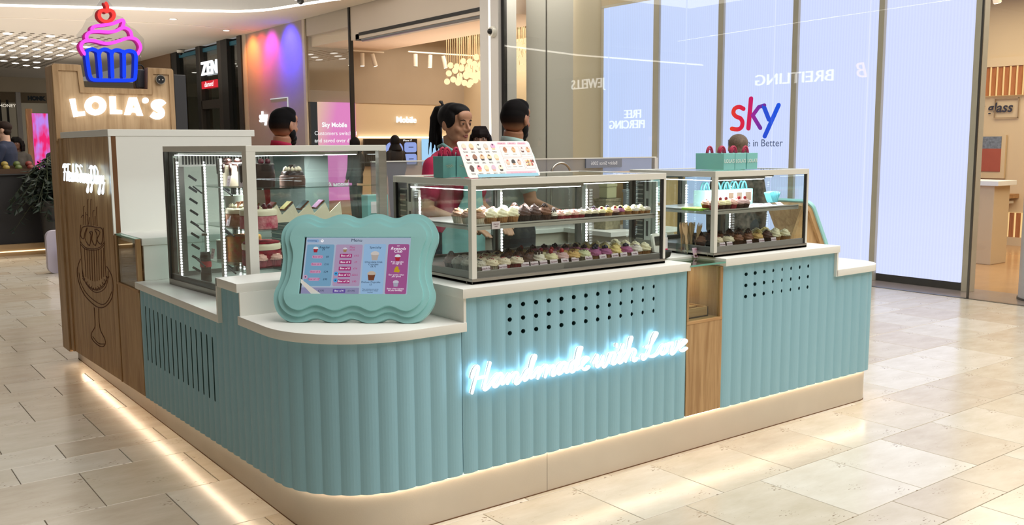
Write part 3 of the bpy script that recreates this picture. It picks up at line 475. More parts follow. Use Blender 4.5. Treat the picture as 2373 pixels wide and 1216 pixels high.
# poster screen
pm_ = bpy.data.materials.new('poster_gradient'); pm_.use_nodes = True; nt = pm_.node_tree; nt.nodes.clear(); e = nt.nodes.new('ShaderNodeEmission'); o = nt.nodes.new('ShaderNodeOutputMaterial'); tc = nt.nodes.new('ShaderNodeTexCoord'); sx = nt.nodes.new('ShaderNodeSeparateXYZ'); cr = nt.nodes.new('ShaderNodeValToRGB')
ad = nt.nodes.new('ShaderNodeMath'); ad.operation = 'MULTIPLY_ADD'; ad.inputs[1].default_value = 1.1; ad.inputs[2].default_value = -8.45
nt.links.new(tc.outputs['Object'], sx.inputs[0]); nt.links.new(sx.outputs[0], ad.inputs[0]); mm = nt.nodes.new('ShaderNodeMath'); mm.operation = 'MULTIPLY_ADD'; mm.inputs[1].default_value = -.25; nt.links.new(sx.outputs[2], mm.inputs[0]); nt.links.new(ad.outputs[0], mm.inputs[2]); ad2 = nt.nodes.new('ShaderNodeMath'); ad2.operation = 'ADD'; ad2.inputs[1].default_value = .62; nt.links.new(mm.outputs[0], ad2.inputs[0]); nt.links.new(ad2.outputs[0], cr.inputs[0])
E_ = cr.color_ramp.elements; E_[0].position = 0; E_[0].color = (*lin('ffd0b4'), 1); E_[1].position = .55; E_[1].color = (*lin('fb8fd6'), 1); nt.links.new(cr.outputs[0], e.inputs[0]); e.inputs[1].default_value = 1.; nt.links.new(e.outputs[0], o.inputs[0])
ps = thing('poster_screen', 'tall pink gradient poster screen offering a mobile switch', 'screen', (8.14, 16.2, 0))
MB().box(7.69, 8.6, 16.2, 16.25, .3, 2.49).build('display', pm_, ps)
W1 = emit('poster_white', 'ffffff', 1.3)
text('Sky Mobile', FRONT(8.07, 16.19, 1.985), .14, W1, ps, bold=.004); text('Customers switched', FRONT(8.1, 16.19, 1.80), .125, W1, ps); text('and saved over £100', FRONT(8.1, 16.19, 1.64), .125, W1, ps); text('See in store for details', FRONT(8.1, 16.19, 1.49), .06, W1, ps)
ms = thing('shop_wall_sign', 'small white lit word on the beige shop wall above the dark display', 'sign', (9.97, 16.3, 2.1)); text('Mobile', FRONT(9.97, 16.26, 2.12), .2, emit('mob_white', 'fffaf0', 1.6), ms, ext=.02, bold=.002)
tv = thing('wall_display', 'wide dark wall display showing pale blue phone shapes', 'screen', (9.52, 16.25, 1.4)); MB().box(8.81, 10.22, 16.2, 16.26, 1.05, 1.68).build('display', mat('screen_black', '120d10', .3), tv)
PB = emit('phone_blue', '9fb2f2', .85); PK = mat('lens_black', '14141c', .3)
MB().prism(rrect(9.86, 10.19, 1.36, 1.60, .06), FRONT(0, 16.19, 0), 0, .01).build('phone_shape', PB, tv); MB().prism(rrect(9.86, 10.19, 1.08, 1.33, .06), FRONT(0, 16.19, 0), 0, .01).build('phone_shape', PB, tv); MB().prism(rrect(9.35, 9.82, 1.08, 1.6, .16), FRONT(0, 16.19, 0), 0, .01).build('phone_shape', PB, tv)
MB().box(9.97, 10.1, 16.175, 16.185, 1.475, 1.49).box(9.97, 10.1, 16.175, 16.185, 1.2, 1.215).cyl((9.6, 16.17, 1.4), (9.6, 16.185, 1.4), .12, n=20).build('lens', PK, tv)
text('iPhone 17', FRONT(9.95, 16.19, 1.64), .06, W1, tv)
tv2 = thing('light_blue_display', 'pale blue wall display right of the dark one', 'screen', (10.6, 16.25, 1.4)); MB().box(10.38, 11.3, 16.2, 16.26, 1.05, 1.68).build('display', emit('pale_blue', 'a9d6f8', 1.0), tv2)
MB().box(8.7, 11.5, 16.22, 16.29, 1.70, 1.73).build('trim_8', emit('halo_warm', 'fff0d8', 3.5), kind='structure', label='warm light strip above the wall displays')
# globe pendant cluster
g0 = thing('globe_pendant', 'glowing glass globe pendant on a thin cord', 'pendant light', (0, 0, 0), 0, 'globe pendants in the phone shop')
MB().ell((0, 0, 0), (.068, .068, .068), 14, 10).build('globe', emit('globe_glow', 'ffe0ac', 1.35), g0, world=False, smooth=True); MB().tube([(0, 0, .06), (0, 0, 1.15)], .006, 5).build('cord', mat('cord_gold', 'b89e74', .5), g0, world=False)
first = True; rg = random.Random(5)
for i in range(22):
    for j in range(3):
        for l in range(3 if i < 14 else 2):
            yy = 14.6 - i * .25 - .08 * j; xx = 10.05 + j * .24 + .05 * l; zz = 2.86 + .17 * l + .028 * i + .05 * abs(j - 1) + rg.uniform(-.05, .05)
            if first: g0.location = (xx, yy, zz); first = False
            else: dup(g0, (xx, yy, zz))
# track lights
def track(name, x0, x1, y, z, lamps, label, ln=.28):
    t = thing(name, label, 'track light', ((x0 + x1) / 2, y, z)); MB().box(x0, x1, y - .02, y + .02, z, z + .03).build('rail', mat('track_white', 'd8cbb8', .5), t)
    for (x, tilt) in lamps:
        a = Vector((x, y, z - .03)); d = Vector((math.sin(tilt), 0, -math.cos(tilt)))
        MB().cyl(a, a + d * ln, .05, n=14).build('lamp', t.children[0].data.materials[0], t, smooth=.7)
        MB().cyl(a + d * ln, a + d * (ln + .006), .042, n=14).build('lens', emit('track_lens', 'fff4dc', 4) if tilt else CHAR, t)
track('track_light', 9.66, 11.6, 15.6, 3.62, [(9.85, 0), (10.25, -.06), (10.6, .25)], 'white ceiling track with three cylinder spotlights by the globe pendants')
track('track_light', 8.3, 9.2, 15.9, 3.6, [(8.35, 0.001), (8.65, .001), (8.9, .3)], 'white track with three spotlights behind the glass left of the entrance')
def dome(loc, label, d=(0, 0, -1), s=1.):
    t = thing('security_camera', label, 'security camera', loc); p_ = Vector(loc); d = Vector(d)
    MB().cyl(p_, p_ + d * .07 * s, .1 * s, .085 * s, n=20).build('housing', WHITEM, t, smooth=.7); MB().ell(p_ + d * .08 * s, (.05 * s, .05 * s, .05 * s)).build('lens_dome', BLACK, t, smooth=True)
dome((6.05, 13.35, 4.27), 'white dome security camera with black lens under the ceiling edge', s=1.3)
dome((7.44, 9.22, 3.3), 'small white security camera mounted on the grey pilaster', (-1, 0, 0), .9)
dome((7.3, 24.2, 4.25), 'black domed security camera near the dark shop front', s=1.1)
# right side interior
MB().box(12.8, 13.0, -8, 9.1, 0, 5.2).build('wall_shop_right', BEIGEW, kind='structure', label='cream wall at the back of the right hand shop area')
MB().box(8.1, 13, -8, 9.1, 4.3, 4.4).build('ceiling_shop_right', mat('shop_ceiling', 'c8b494', .8), kind='structure')
MB().box(8.2, 20, 9.1, 9.2, 0, 5.2).build('wall_shop_divide', BEIGEW, kind='structure')
for nm, z0, z1, lab in (('slat_panel', 2.2, 2.62, 'glowing row of upright wooden slats high on the cream shop wall'), ('slat_panel', .12, .48, 'glowing row of upright wooden slats low on the cream shop wall')):
    t = thing('slatted_wall_light', lab, 'wall light', (12.7, 3.3, z0)); MB().box(12.76, 12.79, 1.0, 4.6, z0, z1).build('backlight', emit('slat_backlight', 'ffcf8d', 1.1), t)
    sm = MB().box(-.03, 0, -.028, .028, 0, z1 - z0).mesh('slat', oak('slat_oak%d' % int(z0 * 10), 'b5713a', '96572a', 'z'))
    for k in range(36):
        o = bpy.data.objects.new('slat', sm); COL.objects.link(o); o.parent = t; o.location = (.05, 1.25 - k * .095, 0)
MB().box(12.7, 12.8, 1.0, 4.6, 2.62, 2.75).box(12.7, 12.8, 1, 4.6, 0, .12).build('trim_9', BEIGEW, kind='structure', label='cream ledges framing the slats')
t = thing('glass_wall_sign', 'black italic lettering in a thin outlined box on the cream wall', 'sign', (12.78, 3.8, 2.0)); text('sky glass', LEFT(12.77, 3.95, 2.02), .2, INK, t, bold=.004, shear=.2); b = MB()
for a in ((12.76, 12.78, 3.52, 3.86, 1.87, 1.88), (12.76, 12.78, 3.52, 3.86, 2.15, 2.16), (12.76, 12.78, 3.52, 3.53, 1.87, 2.16), (12.76, 12.78, 3.86, 3.87, 1.87, 2.16)): b.box(*a)
b.build('outline', mat('thin_line', '9a8468', .6), t)
t = thing('framed_picture', 'framed picture of a red court under grey stands on the cream wall', 'picture', (12.78, 3.9, 1.3)); MB().box(12.74, 12.79, 3.66, 4.3, .98, 1.62).build('frame', mat('frame_cream', 'cdb690', .5), t); MB().box(12.73, 12.745, 3.72, 4.26, 1.08, 1.42).build('court', mat('court_red', 'a5523f', .6, noise=.1), t); MB().box(12.73, 12.746, 3.72, 4.26, 1.42, 1.6).build('stands', mat('stands_grey', '7d8794', .6, noise=.5, nscale=30), t)
t = thing('wall_shelf', 'light oak wall shelf with a white cup under the picture', 'shelf', (12.6, 3.8, .7)); MB().box(12.3, 12.8, 3.45, 4.35, .70, .76).build('board', OAKY, t); MB().box(12.3, 12.75, 3.5, 4.3, .62, .66).build('bracket', WHITEM, t)
t = thing('display_pedestal', 'tall beige display pedestal just inside the right glass', 'pedestal', (10.4, 2.6, 0)); MB().box(10.2, 10.6, 2.56, 3.1, 0, .98).build('body', BEIGEW, t, bevel=.01); MB().box(10.16, 10.64, 2.5, 3.14, .98, 1.04).build('top', WHITE, t, bevel=.005)
t = thing('white_round_plinth', 'rounded white plinth standing at the right edge inside the glass', 'plinth', (7.95, .95, 0)); MB().cyl((8.0, .92, 0), (8.0, .92, 1.02), .27, n=36).build('drum', mat('plinth_white', 'cfcdd2', .4), t, smooth=.8); MB().cyl((8.0, .92, .002), (8.0, .92, .02), .28, n=36).build('base_ring', CHAR, t, smooth=.8)
track('track_light', 9.2, 11.5, 2.9, 3.55, [(9.6, .25), (10.6, .35)], 'white ceiling track with two spotlights behind the right glass')
# ------------------------------------------------------------------ dark jewellery shop front (y 20 .. 27)
JF = mat('dark_bronze_frame', '3c3733', .4, .3); JR = mat('shop_white', 'cdd2cc', .6)
zz = thing('dark_shopfront', 'dark framed shop front with white and red sign beyond the colour washed wall', 'shopfront', (7.5, 23, 0))
for (a, c, z0, z1, m_) in ((19.95, 20.2, 0, 4.27, JF), (21.35, 21.62, 0, 4.27, JF), (20.9, 21.35, 0, 4.27, BLACK), (23.05, 23.3, 0, 4.27, BLACK), (22.95, 23.05, 0, 4.27, JF), (25.0, 25.5, 0, 4.27, BLACK), (21.62, 23.0, 2.55, 2.78, JF)):
    MB().box(7.42, 7.7, a, c, z0, z1).build('frame_member', m_, zz)
for a, c in ((20.2, 20.9), (21.62, 22.95), (23.3, 25.0)): MB().box(7.52, 7.53, a, c, 0, 4.2).build('pane', GLASS, zz)
MB().box(7.5, 8.0, 20.2, 25.4, 4.1, 4.2).build('fascia', mat('teal_fascia', '2f6f86', .5), zz)
text('ZEN', LEFT(7.44, 22.3, 3.62), .5, emit('zen_white', 'f6faff', 1.6), zz, ext=.02, bold=.008, sx=1.3); MB().box(7.43, 7.46, 21.75, 22.95, 3.1, 3.3).build('sign_band', emit('zen_red', 'e0303a', .9), zz); text('diamond', LEFT(7.42, 22.35, 3.2), .2, emit('zen_w2', 'ffffff', 1.4), zz, shear=.2)
MB().box(10.5, 10.6, 19.9, 28, 0, 4.3).box(7.75, 10.6, 27.9, 28, 0, 4.3).build('wall_jeweller', JR, kind='structure', label='pale inner walls of the dark framed shop')
MB().box(7.7, 10.5, 19.9, 28, 4.15, 4.3).build('ceiling_jeweller', mat('jeweller_ceiling', '3b3834', .8), kind='structure')
l0 = thing('strip_downlight', 'small bright downlight in the ceiling of the dark framed shop', 'ceiling light', (8.0, 20.5, 4.1), 0, 'downlights in the dark framed shop'); MB().box(-.06, .06, -.06, .06, 0, .02).build('lens', emit('jlight', 'fff2dc', 3), l0, world=False)
for k in range(12): dup(l0, (8.1 + (k % 4) * .55, 20.7 + (k // 4) * 1.1 + .2 * (k % 2), 4.1))
t = thing('black_totem', 'tall black slab standing right of the oak tower', 'panel', (2.4, 9, 0)); MB().box(2.32, 2.47, 9, 9.08, 0, 2.41).build('slab', CHAR, t, bevel=.01)
MB().box(7.4, 7.7, 25.5, 29.5, 0, 4.27).build('wall_brown', mat('brown_wall', '7d6248', .7), kind='structure', label='brown wall beyond the dark framed shop')
# ------------------------------------------------------------------ far end of the mall
FARW = mat('far_wall', 'a8977f', .7, noise=.05); MB().box(-2, 12, 39.6, 39.8, 0, 4.3).build('wall_far', FARW, kind='structure', label='pale shop fronts closing the far end of the mall')
ff = thing('far_shopfront', 'far glazed shop front with black frames left of the oak tower', 'shopfront', (3, 38, 0))
MB().box(3.2, 7.3, 38.6, 38.7, 0, 3.3).build('backdrop_wall', mat('shop_glow', 'c9bfa8', .6, emis=.08), ff)
for x in (4.3, 4.74, 5.0, 6.5): MB().box(x, x + .07, 38.4, 38.5, 0, 3.4).build('mullion', BLACK, ff)
MB().box(5.33, 5.5, 38.3, 38.5, 0, 4.2).build('post', GREYP, ff)
MB().box(1, 7.4, 38.2, 38.5, 3.7, 4.27).build('fascia', mat('fascia_cream', 'cfc3ac', .6), ff)
text('HONK', FRONT(5.98, 37.9, 3.45), .2, mat('letter_dark', '23313b', .5), ff, bold=.02); text('HONEY', FRONT(4.95, 37.9, 3.15), .17, emit('hny', 'fff3e0', .9), ff)
pk = thing('pink_advert_screen', 'glowing pink and magenta advertising screen on a wooden stand in the distance', 'screen', (2.9, 22, 0))
FX = lambda px, yy: 0
MB().box(2.86, 3.0, 22.05, 22.15, 0, 2.45).build('wood_stand', OAKZ, pk)
pg = bpy.data.materials.new('advert_pink'); pg.use_nodes = True; nt = pg.node_tree; nt.nodes.clear(); e = nt.nodes.new('ShaderNodeEmission'); o = nt.nodes.new('ShaderNodeOutputMaterial'); vz = nt.nodes.new('ShaderNodeTexNoise'); vz.inputs['Scale'].default_value = 3; cr = nt.nodes.new('ShaderNodeValToRGB'); nt.links.new(vz.outputs[0], cr.inputs[0]); E_ = cr.color_ramp.elements; E_[0].position = .4; E_[0].color = (*lin('f02a72'), 1); E_[1].position = .62; E_[1].color = (*lin('c08af0'), 1); nt.links.new(cr.outputs[0], e.inputs[0]); nt.links.new(e.outputs[0], o.inputs[0])
MB().box(2.98, 3.44, 21.98, 22.04, 1.0, 2.34).build('display', pg, pk)
# opposite side of the mall (seen only as mirror images in the shop glass)
MB().box(-9.2, -9, -8, 40, 0, 7).build('wall_opposite', mat('opposite_wall', '6d655b', .7), kind='structure', label='dim opposite side of the mall')
MB().box(-9, 13, -7.2, -7, 0, 7).build('wall_behind', mat('behind_wall', '8c8274', .7), kind='structure')
OPP = lambda y, z: frameM((-7, y, z), (0, 1, 0), (0, 0, 1))
t = thing('opposite_shop_sign', 'long white and gold lettering of the opposite shop, mirrored above the logo', 'sign', (-7, 14.4, 3.3)); text('BREITLING', OPP(14.3, 3.43), .46, emit('op_white', 'ffffff', 5), t, ext=.02, sx=1.28); text('B', OPP(12.0, 3.5), .6, emit('op_gold', 'ffc8a0', 4), t, ext=.02, shear=.3)
t = thing('opposite_jewels_sign', 'white lettering mirrored in the glass left of the screens', 'sign', (-7, 23.4, 3.7)); text('JEWELLS', OPP(23.4, 3.76), .5, emit('op_white2', 'ffffff', 4), t, ext=.02)
t = thing('opposite_piercing_sign', 'two line white lettering mirrored in the first screen panel', 'sign', (-7, 21.2, 2.4)); text('FREE', OPP(21.0, 2.58), .42, emit('op_white3', 'ffffff', 5), t, ext=.02); text('PIERCING', OPP(21.3, 2.22), .42, emit('op_white4', 'ffffff', 5), t, ext=.02)
for k, (yy, zq) in enumerate([(13.0, 4.9), (16.0, 5.0)]): pass
b = MB(); cvr = cat2([(-3.5, 4), (-3.9, 8), (-4.3, 12), (-4.7, 15), (-5.0, 17)], 5)
for i in range(len(cvr) - 1):
    a, c = cvr[i], cvr[i + 1]; b.add([(a[0], a[1], 4.62), (c[0], c[1], 4.62), (c[0] + .09, c[1], 4.62), (a[0] + .09, a[1], 4.62)], [(0, 1, 2, 3)])
tag(b.build('opposite_light_line', emit('line2', 'fff8f0', 7), fixn=False), 'long curved ceiling light line mirrored in the shop glass', 'light')
# ================================================================== the kiosk
def path(points_fn, L, step):
    return [points_fn(L * i / step) for i in range(step + 1)]
def seg_path(segs):
    """segs: list of ('l',p,q) or ('a',c,r,a0,a1); returns fn(s)->(x,y,nx,ny), length. Normals point outward."""
    tot = 0; S_ = []
    for g in segs:
        L = math.dist(g[1], g[2]) if g[0] == 'l' else abs(g[2] * (g[4] - g[3]))
        S_.append((tot, L, g)); tot += L
    def fn(s):
        for t0, L, g in S_:
            if s <= t0 + L + 1e-9 or g is S_[-1][2]:
                u = (s - t0) / L
                if g[0] == 'l':
                    (x0, y0), (x1, y1) = g[1], g[2]; dx, dy = (x1 - x0) / L, (y1 - y0) / L
                    return (x0 + (x1 - x0) * u, y0 + (y1 - y0) * u, dy, -dx)
                a = g[3] + (g[4] - g[3]) * u; c = math.cos(a); s_ = math.sin(a)
                return (g[1][0] + g[2] * c, g[1][1] + g[2] * s_, c, s_)
    return fn, tot
def zbot(x, y): return .185 - .0245 * max(0, y - .42) if x < .02 else .185
def fluted(name, fn, s0, s1, nfl, sections, parent, h=.0075, sub=6, th=.03, label=None):
    """sections: [(s_start, s_end, ztop)] ; each becomes a closed solid."""
    pitch = (s1 - s0) / nfl; out = []
    for a, c, zt in sections:
        b = MB(); ss = [a]; k = 0
        N = nfl * sub
        for i in range(N + 1):
            s = s0 + (s1 - s0) * i / N
            if a + 1e-4 < s < c - 1e-4: ss.append(s)
        ss.append(c)
        front = []; back = []
        for s in ss:
            x, y, nx, ny = fn(s); u = ((s - s0) / pitch) % 1.0; off = h * (1 - (2 * u - 1) ** 2)
            front.append((x + nx * off, y + ny * off)); back.append((x - nx * th, y - ny * th))
        ring = front + back[::-1]
        nR = len(ring)
        lo = [(p[0], p[1], zbot(*p)) for p in ring]; hi = [(p[0], p[1], zt) for p in ring]
        o = len(b.v); b.v += lo + hi; m = len(front)
        fs = [(o + j, o + (j + 1) % nR, o + nR + (j + 1) % nR, o + nR + j) for j in range(nR)]
        for j in range(m - 1):
            q = nR - 1 - j; fs.append((o + j, o + q, o + q - 1, o + j + 1)); fs.append((o + nR + j, o + nR + j + 1, o + nR + q - 1, o + nR + q))
        b.f += fs; b.m += [0] * len(fs); out.append(b.build(name, [TEAL, DARK], parent, label=label))
    return out
def boolcut(o, cutter):
    o.data.materials.append(HOLE) if False else None
    co = cutter.build('cutter', HOLE); md = o.modifiers.new('b', 'BOOLEAN'); md.object = co; md.solver = 'EXACT'; md.operation = 'DIFFERENCE'
    try: md.material_mode = 'TRANSFER'
    except Exception: pass
    dg = bpy.context.evaluated_depsgraph_get(); dg.update(); me = bpy.data.meshes.new_from_object(o.evaluated_get(dg)); o.modifiers.clear(); o.data = me
    bpy.data.objects.remove(co)

HOLE = mat('hole_shaded_teal', '2c5558', .6)  # darker copy of the teal; shade inside the cuts is put into this colour
# plinth
XL, YF = 0.006, 0.0
seg = [('l', (XL, 4.08), (XL, .35)), ('a', (XL + .35, .35), .35, PI, 1.5 * PI), ('l', (XL + .35, YF), (3.40, YF)), ('a', (3.40, .12), .12, -PI / 2, 0), ('l', (3.52, .12), (3.52, 2.2))]
pfn, pL = seg_path(seg)
def wall_path(fn, s0, s1, z0, z1, th, n, mats, name, parent, smooth=.5, off=0.):
    b = MB(); fr = []; bk = []
    for i in range(n + 1):
        x, y, nx, ny = fn(s0 + (s1 - s0) * i / n); fr.append((x + nx * off, y + ny * off)); bk.append((x + nx * (off - th), y + ny * (off - th)))
    ring = fr + bk[::-1]; z1f = z1 if callable(z1) else (lambda x, y: z1); z0f = z0 if callable(z0) else (lambda x, y: z0)
    nR = len(ring); m = len(fr); b.v += [(p[0], p[1], z0f(*p)) for p in ring] + [(p[0], p[1], z1f(*p)) for p in ring]
    fs = [(j, (j + 1) % nR, nR + (j + 1) % nR, nR + j) for j in range(nR)]
    for j in range(m - 1):
        q = nR - 1 - j; fs += [(j, q, q - 1, j + 1), (nR + j, nR + j + 1, nR + q - 1, nR + q)]
    b.f = fs; b.m = [0] * len(fs); return b.build(name, mats, parent, smooth=smooth)
plinth = thing('kiosk_plinth', 'low champagne metal plinth the cupcake kiosk stands on, lit from under its edge', 'plinth', (XL, YF, 0))
sA = 4.08 - 2.20; sB = (4.08 - .35) + .35 * PI / 2 + (1.03 - XL - .35)
for a, c, n_ in ((0, sA - .0012, 4), (sA + .0012, sB - .0012, 40), (sB + .0012, pL, 30)): wall_path(pfn, a, c, 0, lambda x, y: zbot(x, y) + .012, .01, n_ * 4 if n_ > 4 else 6, CHAMP, 'skirt_panel', plinth)
wall_path(pfn, .1, pL - .3, lambda x, y: zbot(x, y) - .004, lambda x, y: zbot(x, y) + .004, .010, 260, LEDWARM, 'light_strip', plinth, off=.0135)
wall_path(pfn, .0, pL, -.001, .004, .003, 420, mat('plinth_base_shadow', '6b4a2c', .7), 'base_shade_strip', plinth, off=.002)  # dark brown strip painting in the shade where plinth meets floor

# fluted front
BX, BY, BR = -.052, -.022, .39
seg = [('l', (BX, 2.172), (BX, BY + BR)), ('a', (BX + BR, BY + BR), BR, PI, 1.5 * PI), ('l', (BX + BR, BY), (.575, BY))]
bfn, bL = seg_path(seg)
body1 = thing('counter_front_corner', 'teal fluted counter front wrapping the rounded corner below the menu screen', 'counter', (BX, 1.2, .185))
p1 = fluted('fluted_panel', bfn, 0, bL, 36, [(0, 1.285, .747), (1.285, 1.512, .905), (1.512, bL - .001, .772)], body1)
c = MB()
for i in range(15):
    yy = 2.024 - i * .0774; c.tube([(-.1, yy, .372), (0.0, yy, .372)], .0055, 10).tube([(-.1, yy, .655), (0.0, yy, .655)], .0055, 10)
cc = MB()
SP_ = bL / 36
for i in range(15):
    yy = 2.172 - (i + 1.5) * SP_; ring = [(.0075 * math.cos(t), .0075 * math.sin(t)) for t in [PI * k / 6 for k in range(7)]]
    pr = [(yy + a, .655 + b_) for a, b_ in ring] + [(yy - a, .372 - b_) for a, b_ in ring]
    cc.rings([[(-.1, p[0], p[1]) for p in pr], [(-.012, p[0], p[1]) for p in pr]])
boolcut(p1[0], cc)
body2 = thing('counter_front_long', 'teal fluted counter front with three rows of holes and the glowing script sign', 'counter', (.577, BY, .185))
f2, L2_ = seg_path([('l', (.577, BY), (1.873, BY))])
p2 = fluted('fluted_panel', f2, 0, L2_, 18, [(0, L2_, .905)], body2)
def holes(xs, zs):
    c = MB()
    for x in xs:
        for z in zs: c.cyl((x, -.08, z), (x, .0, z), .0095, n=16)
    return c
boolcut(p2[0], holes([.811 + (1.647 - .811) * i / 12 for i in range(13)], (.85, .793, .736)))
body3 = thing('counter_front_end', 'teal fluted counter front at the rounded right end of the kiosk', 'counter', (2.132, BY, .185))
f3, L3_ = seg_path([('l', (2.132, BY), (3.385, BY)), ('a', (3.385, BY + .15), .15, -PI / 2, 0), ('l', (3.535, BY + .15), (3.535, .95))])
p3 = fluted('fluted_panel', f3, 0, L3_, 29, [(0, .93, .905), (.93, L3_, .772)], body3)
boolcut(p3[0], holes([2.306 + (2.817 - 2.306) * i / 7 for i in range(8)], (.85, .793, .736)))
# carcass (keeps the inside dark)
MB().box(.36, 1.86, .05, .62, .2, .76).box(.60, 1.86, .05, .62, .76, .90).box(2.15, 3.05, .03, .62, .2, .90).box(3.06, 3.38, .05, 1.8, .2, .77).box(.0, 1.02, .92, 2.16, .2, .745).box(.0, .57, .69, .88, .2, .9).build('carcass', mat('carcass_board', '6d6558', .7), body1)
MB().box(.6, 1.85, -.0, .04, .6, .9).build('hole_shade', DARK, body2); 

# worktops
def slab(name, poly, z0, z1, label, parent=None, m=None, bev=.0025):
    o = MB().prism(poly, Matrix.Identity(4), z0, z1).build(name, m or WHITE, parent, bevel=bev, smooth=.5)
    if parent is None: tag(o, label, 'worktop')
    return o
arc = lambda cx, cy, r, a0, a1, n=14: [(cx + r * math.cos(R(a0 + (a1 - a0) * k / n)), cy + r * math.sin(R(a0 + (a1 - a0) * k / n))) for k in range(n + 1)]
slab('corner_ledge', [(-.075, .665)] + arc(.345, .375, .42, 180, 270) + [(.587, -.045), (.587, .665)], .773, .81, 'rounded white corner ledge the teal menu screen stands on')
slab('white_worktop', [(.565, -.052), (1.868, -.052), (1.868, .14), (2.118, .14), (2.118, .8), (1.3, .8), (1.3, .9), (-.078, .9), (-.078, .655), (.565, .655)], .907, .945, 'long white worktop under the middle display case')
slab('white_worktop', [(2.12, -.052), (3.072, -.052), (3.072, .8), (2.12, .8)], .907, .945, 'white worktop under the right hand display case')
slab('end_ledge', [(3.058, -.047)] + arc(3.385, .133, .18, -90, 0, 10) + [(3.565, .7), (3.565, 2.1), (3.058, 2.1)], .773, .81, 'lower white rounded ledge at the right end of the kiosk')
slab('left_ledge', [(-.078, .9), (1.05, .9), (1.05, 2.17), (-.078, 2.17)], .747, .782, 'low white ledge under the tall cake case on the left')
tr = thing('ledge_upstands', 'white upstand panels closing the steps between the white worktops', 'panel', (.3, .66, .81))
MB().box(-.068, .575, .650, .6595, .81, .907).build('back_upstand', WHITE, tr); MB().box(.575, .587, -.04, .6595, .81, .907).build('side_upstand', WHITE, tr)
MB().box(3.052, 3.064, -.047, .8, .773, .907).build('end_upstand', WHITE, tr); MB().box(-.078, -.03, .888, .902, .747, .945).build('left_divider', WHITE, tr)

# ------------------------------------------------------------------ right niche between the fronts
nc = thing('oak_niche', 'narrow oak display niche with a glass top between the teal fronts', 'niche', (2.0, -.02, .185))
MB().box(1.875, 2.13, -.026, -.006, .187, .64).build('lower_panel', OAKZ, nc); MB().box(1.875, 2.13, -.028, .36, .64, .655).build('niche_floor', OAKX, nc, bevel=.002)
MB().box(1.875, 1.888, -.026, .36, .655, .905).build('side_panel', OAKZ, nc); MB().box(2.112, 2.13, -.026, .36, .655, .905).build('side_panel', OAKZ, nc); MB().box(1.888, 2.112, .34, .36, .655, .905).build('back_panel', OAKX, nc)
MB().box(1.862, 2.112, -.055, .139, .925, .9335).build('glass_top', [glass('niche_glass', 'dff0e6', 1.2)], nc); MB().box(1.862, 2.112, -.0565, -.055, .925, .9335).build('glass_edge', GREENEDGE, nc)
MB().box(1.888, 2.112, -.018, -.013, .655, .92).build('front_pane', GLASS, nc)
MB().box(1.89, 1.99, .318, .338, .852, .868).build('light_bar', emit('niche_led', 'fff1d8', 9), nc)
ty = thing('oak_tray', 'shallow oak tray inside the niche between the teal fronts', 'tray', (2.0, .15, .655)); MB().box(1.892, 2.08, .02, .034, .656, .705).box(1.892, 2.08, .26, .274, .656, .705).box(1.892, 1.902, .02, .27, .656, .705).box(2.07, 2.08, .02, .27, .656, .705).box(1.892, 2.08, .02, .27, .656, .664).box(1.9, 2.07, .09, .27, .69, .698).build('tray', OAKX, ty, bevel=.0015)
MB().prism(rrect(-.03, .03, -.055, .055, .01), Matrix.Translation((1.935, .17, .70)) @ Matrix.Rotation(.4, 4, 'Z'), 0, .006).build('card_holder', WHITEM, ty)
area('niche_lamp', (1.99, .2, .9), (0, 0, 0), .15, .15, .35, (1, .9, .75))

# ------------------------------------------------------------------ left oak niche, white block, tall cabinet, tower
ln_ = thing('oak_side_niche', 'oak display niche with glass front on the left side of the kiosk', 'niche', (-.05, 2.4, .15))
MB().add([(-.055, 2.178, .142), (-.055, 2.62, .131), (-.055, 2.62, .73), (-.055, 2.178, .73), (-.03, 2.178, .142), (-.03, 2.62, .131), (-.03, 2.62, .73), (-.03, 2.178, .73)], [(0, 1, 2, 3), (4, 7, 6, 5), (0, 3, 7, 4), (3, 2, 6, 7), (1, 5, 6, 2), (0, 4, 5, 1)]).build('lower_panel', OAKZ, ln_)
MB().box(-.058, -.035, 2.172, 2.20, .73, 1.01).build('side_post', OAKZ, ln_); MB().box(-.058, -.035, 2.585, 2.62, .73, 1.01).build('side_post', OAKZ, ln_); MB().box(-.06, .30, 2.172, 2.62, .718, .732).build('niche_floor', OAKY, ln_)
MB().box(.28, .3, 2.19, 2.62, .73, .98).build('back_panel', OAKY, ln_); MB().box(-.035, .3, 2.6, 2.62, .73, .98).build('side_panel', OAKX, ln_)
MB().box(-.052, -.047, 2.2, 2.585, .735, 1.0).build('front_pane', GLASSD, ln_); MB().box(-.058, -.03, 2.2, 2.6, 1.003, 1.012).build('glass_edge', GREENEDGE, ln_)
MB().box(.05, .25, 2.25, 2.55, .733, .80).build('riser_box', OAKX, ln_, bevel=.002)
slab('block_worktop', [(-.03, 2.165), (1.05, 2.165), (1.05, 2.64), (-.03, 2.64)], .975, 1.014, 'white top of the low block behind the tall cake case')
tag(MB().box(-.022, 1.03, 2.172, 2.19, .782, .975).build('low_block', WHITE), 'low white block panel beside the oak niche on the left', 'panel')
cab = thing('white_cabinet', 'tall white cabinet with oak side in front of the oak tower', 'cabinet', (.36, 2.63, .15))
MB().box(-.059, .785, 2.6205, 2.636, 1.0, 1.568).build('front_panel', WHITE, cab); MB().box(.77, .785, 2.65, 3.9, .2, 1.568).build('side_panel', OAKZ, cab)
MB().prism([(-.062, 2.618), (.806, 2.618), (.806, 3.86), (-.062, 3.86)], Matrix.Identity(4), 1.568, 1.607).build('cabinet_top', WHITE, cab, bevel=.0025)
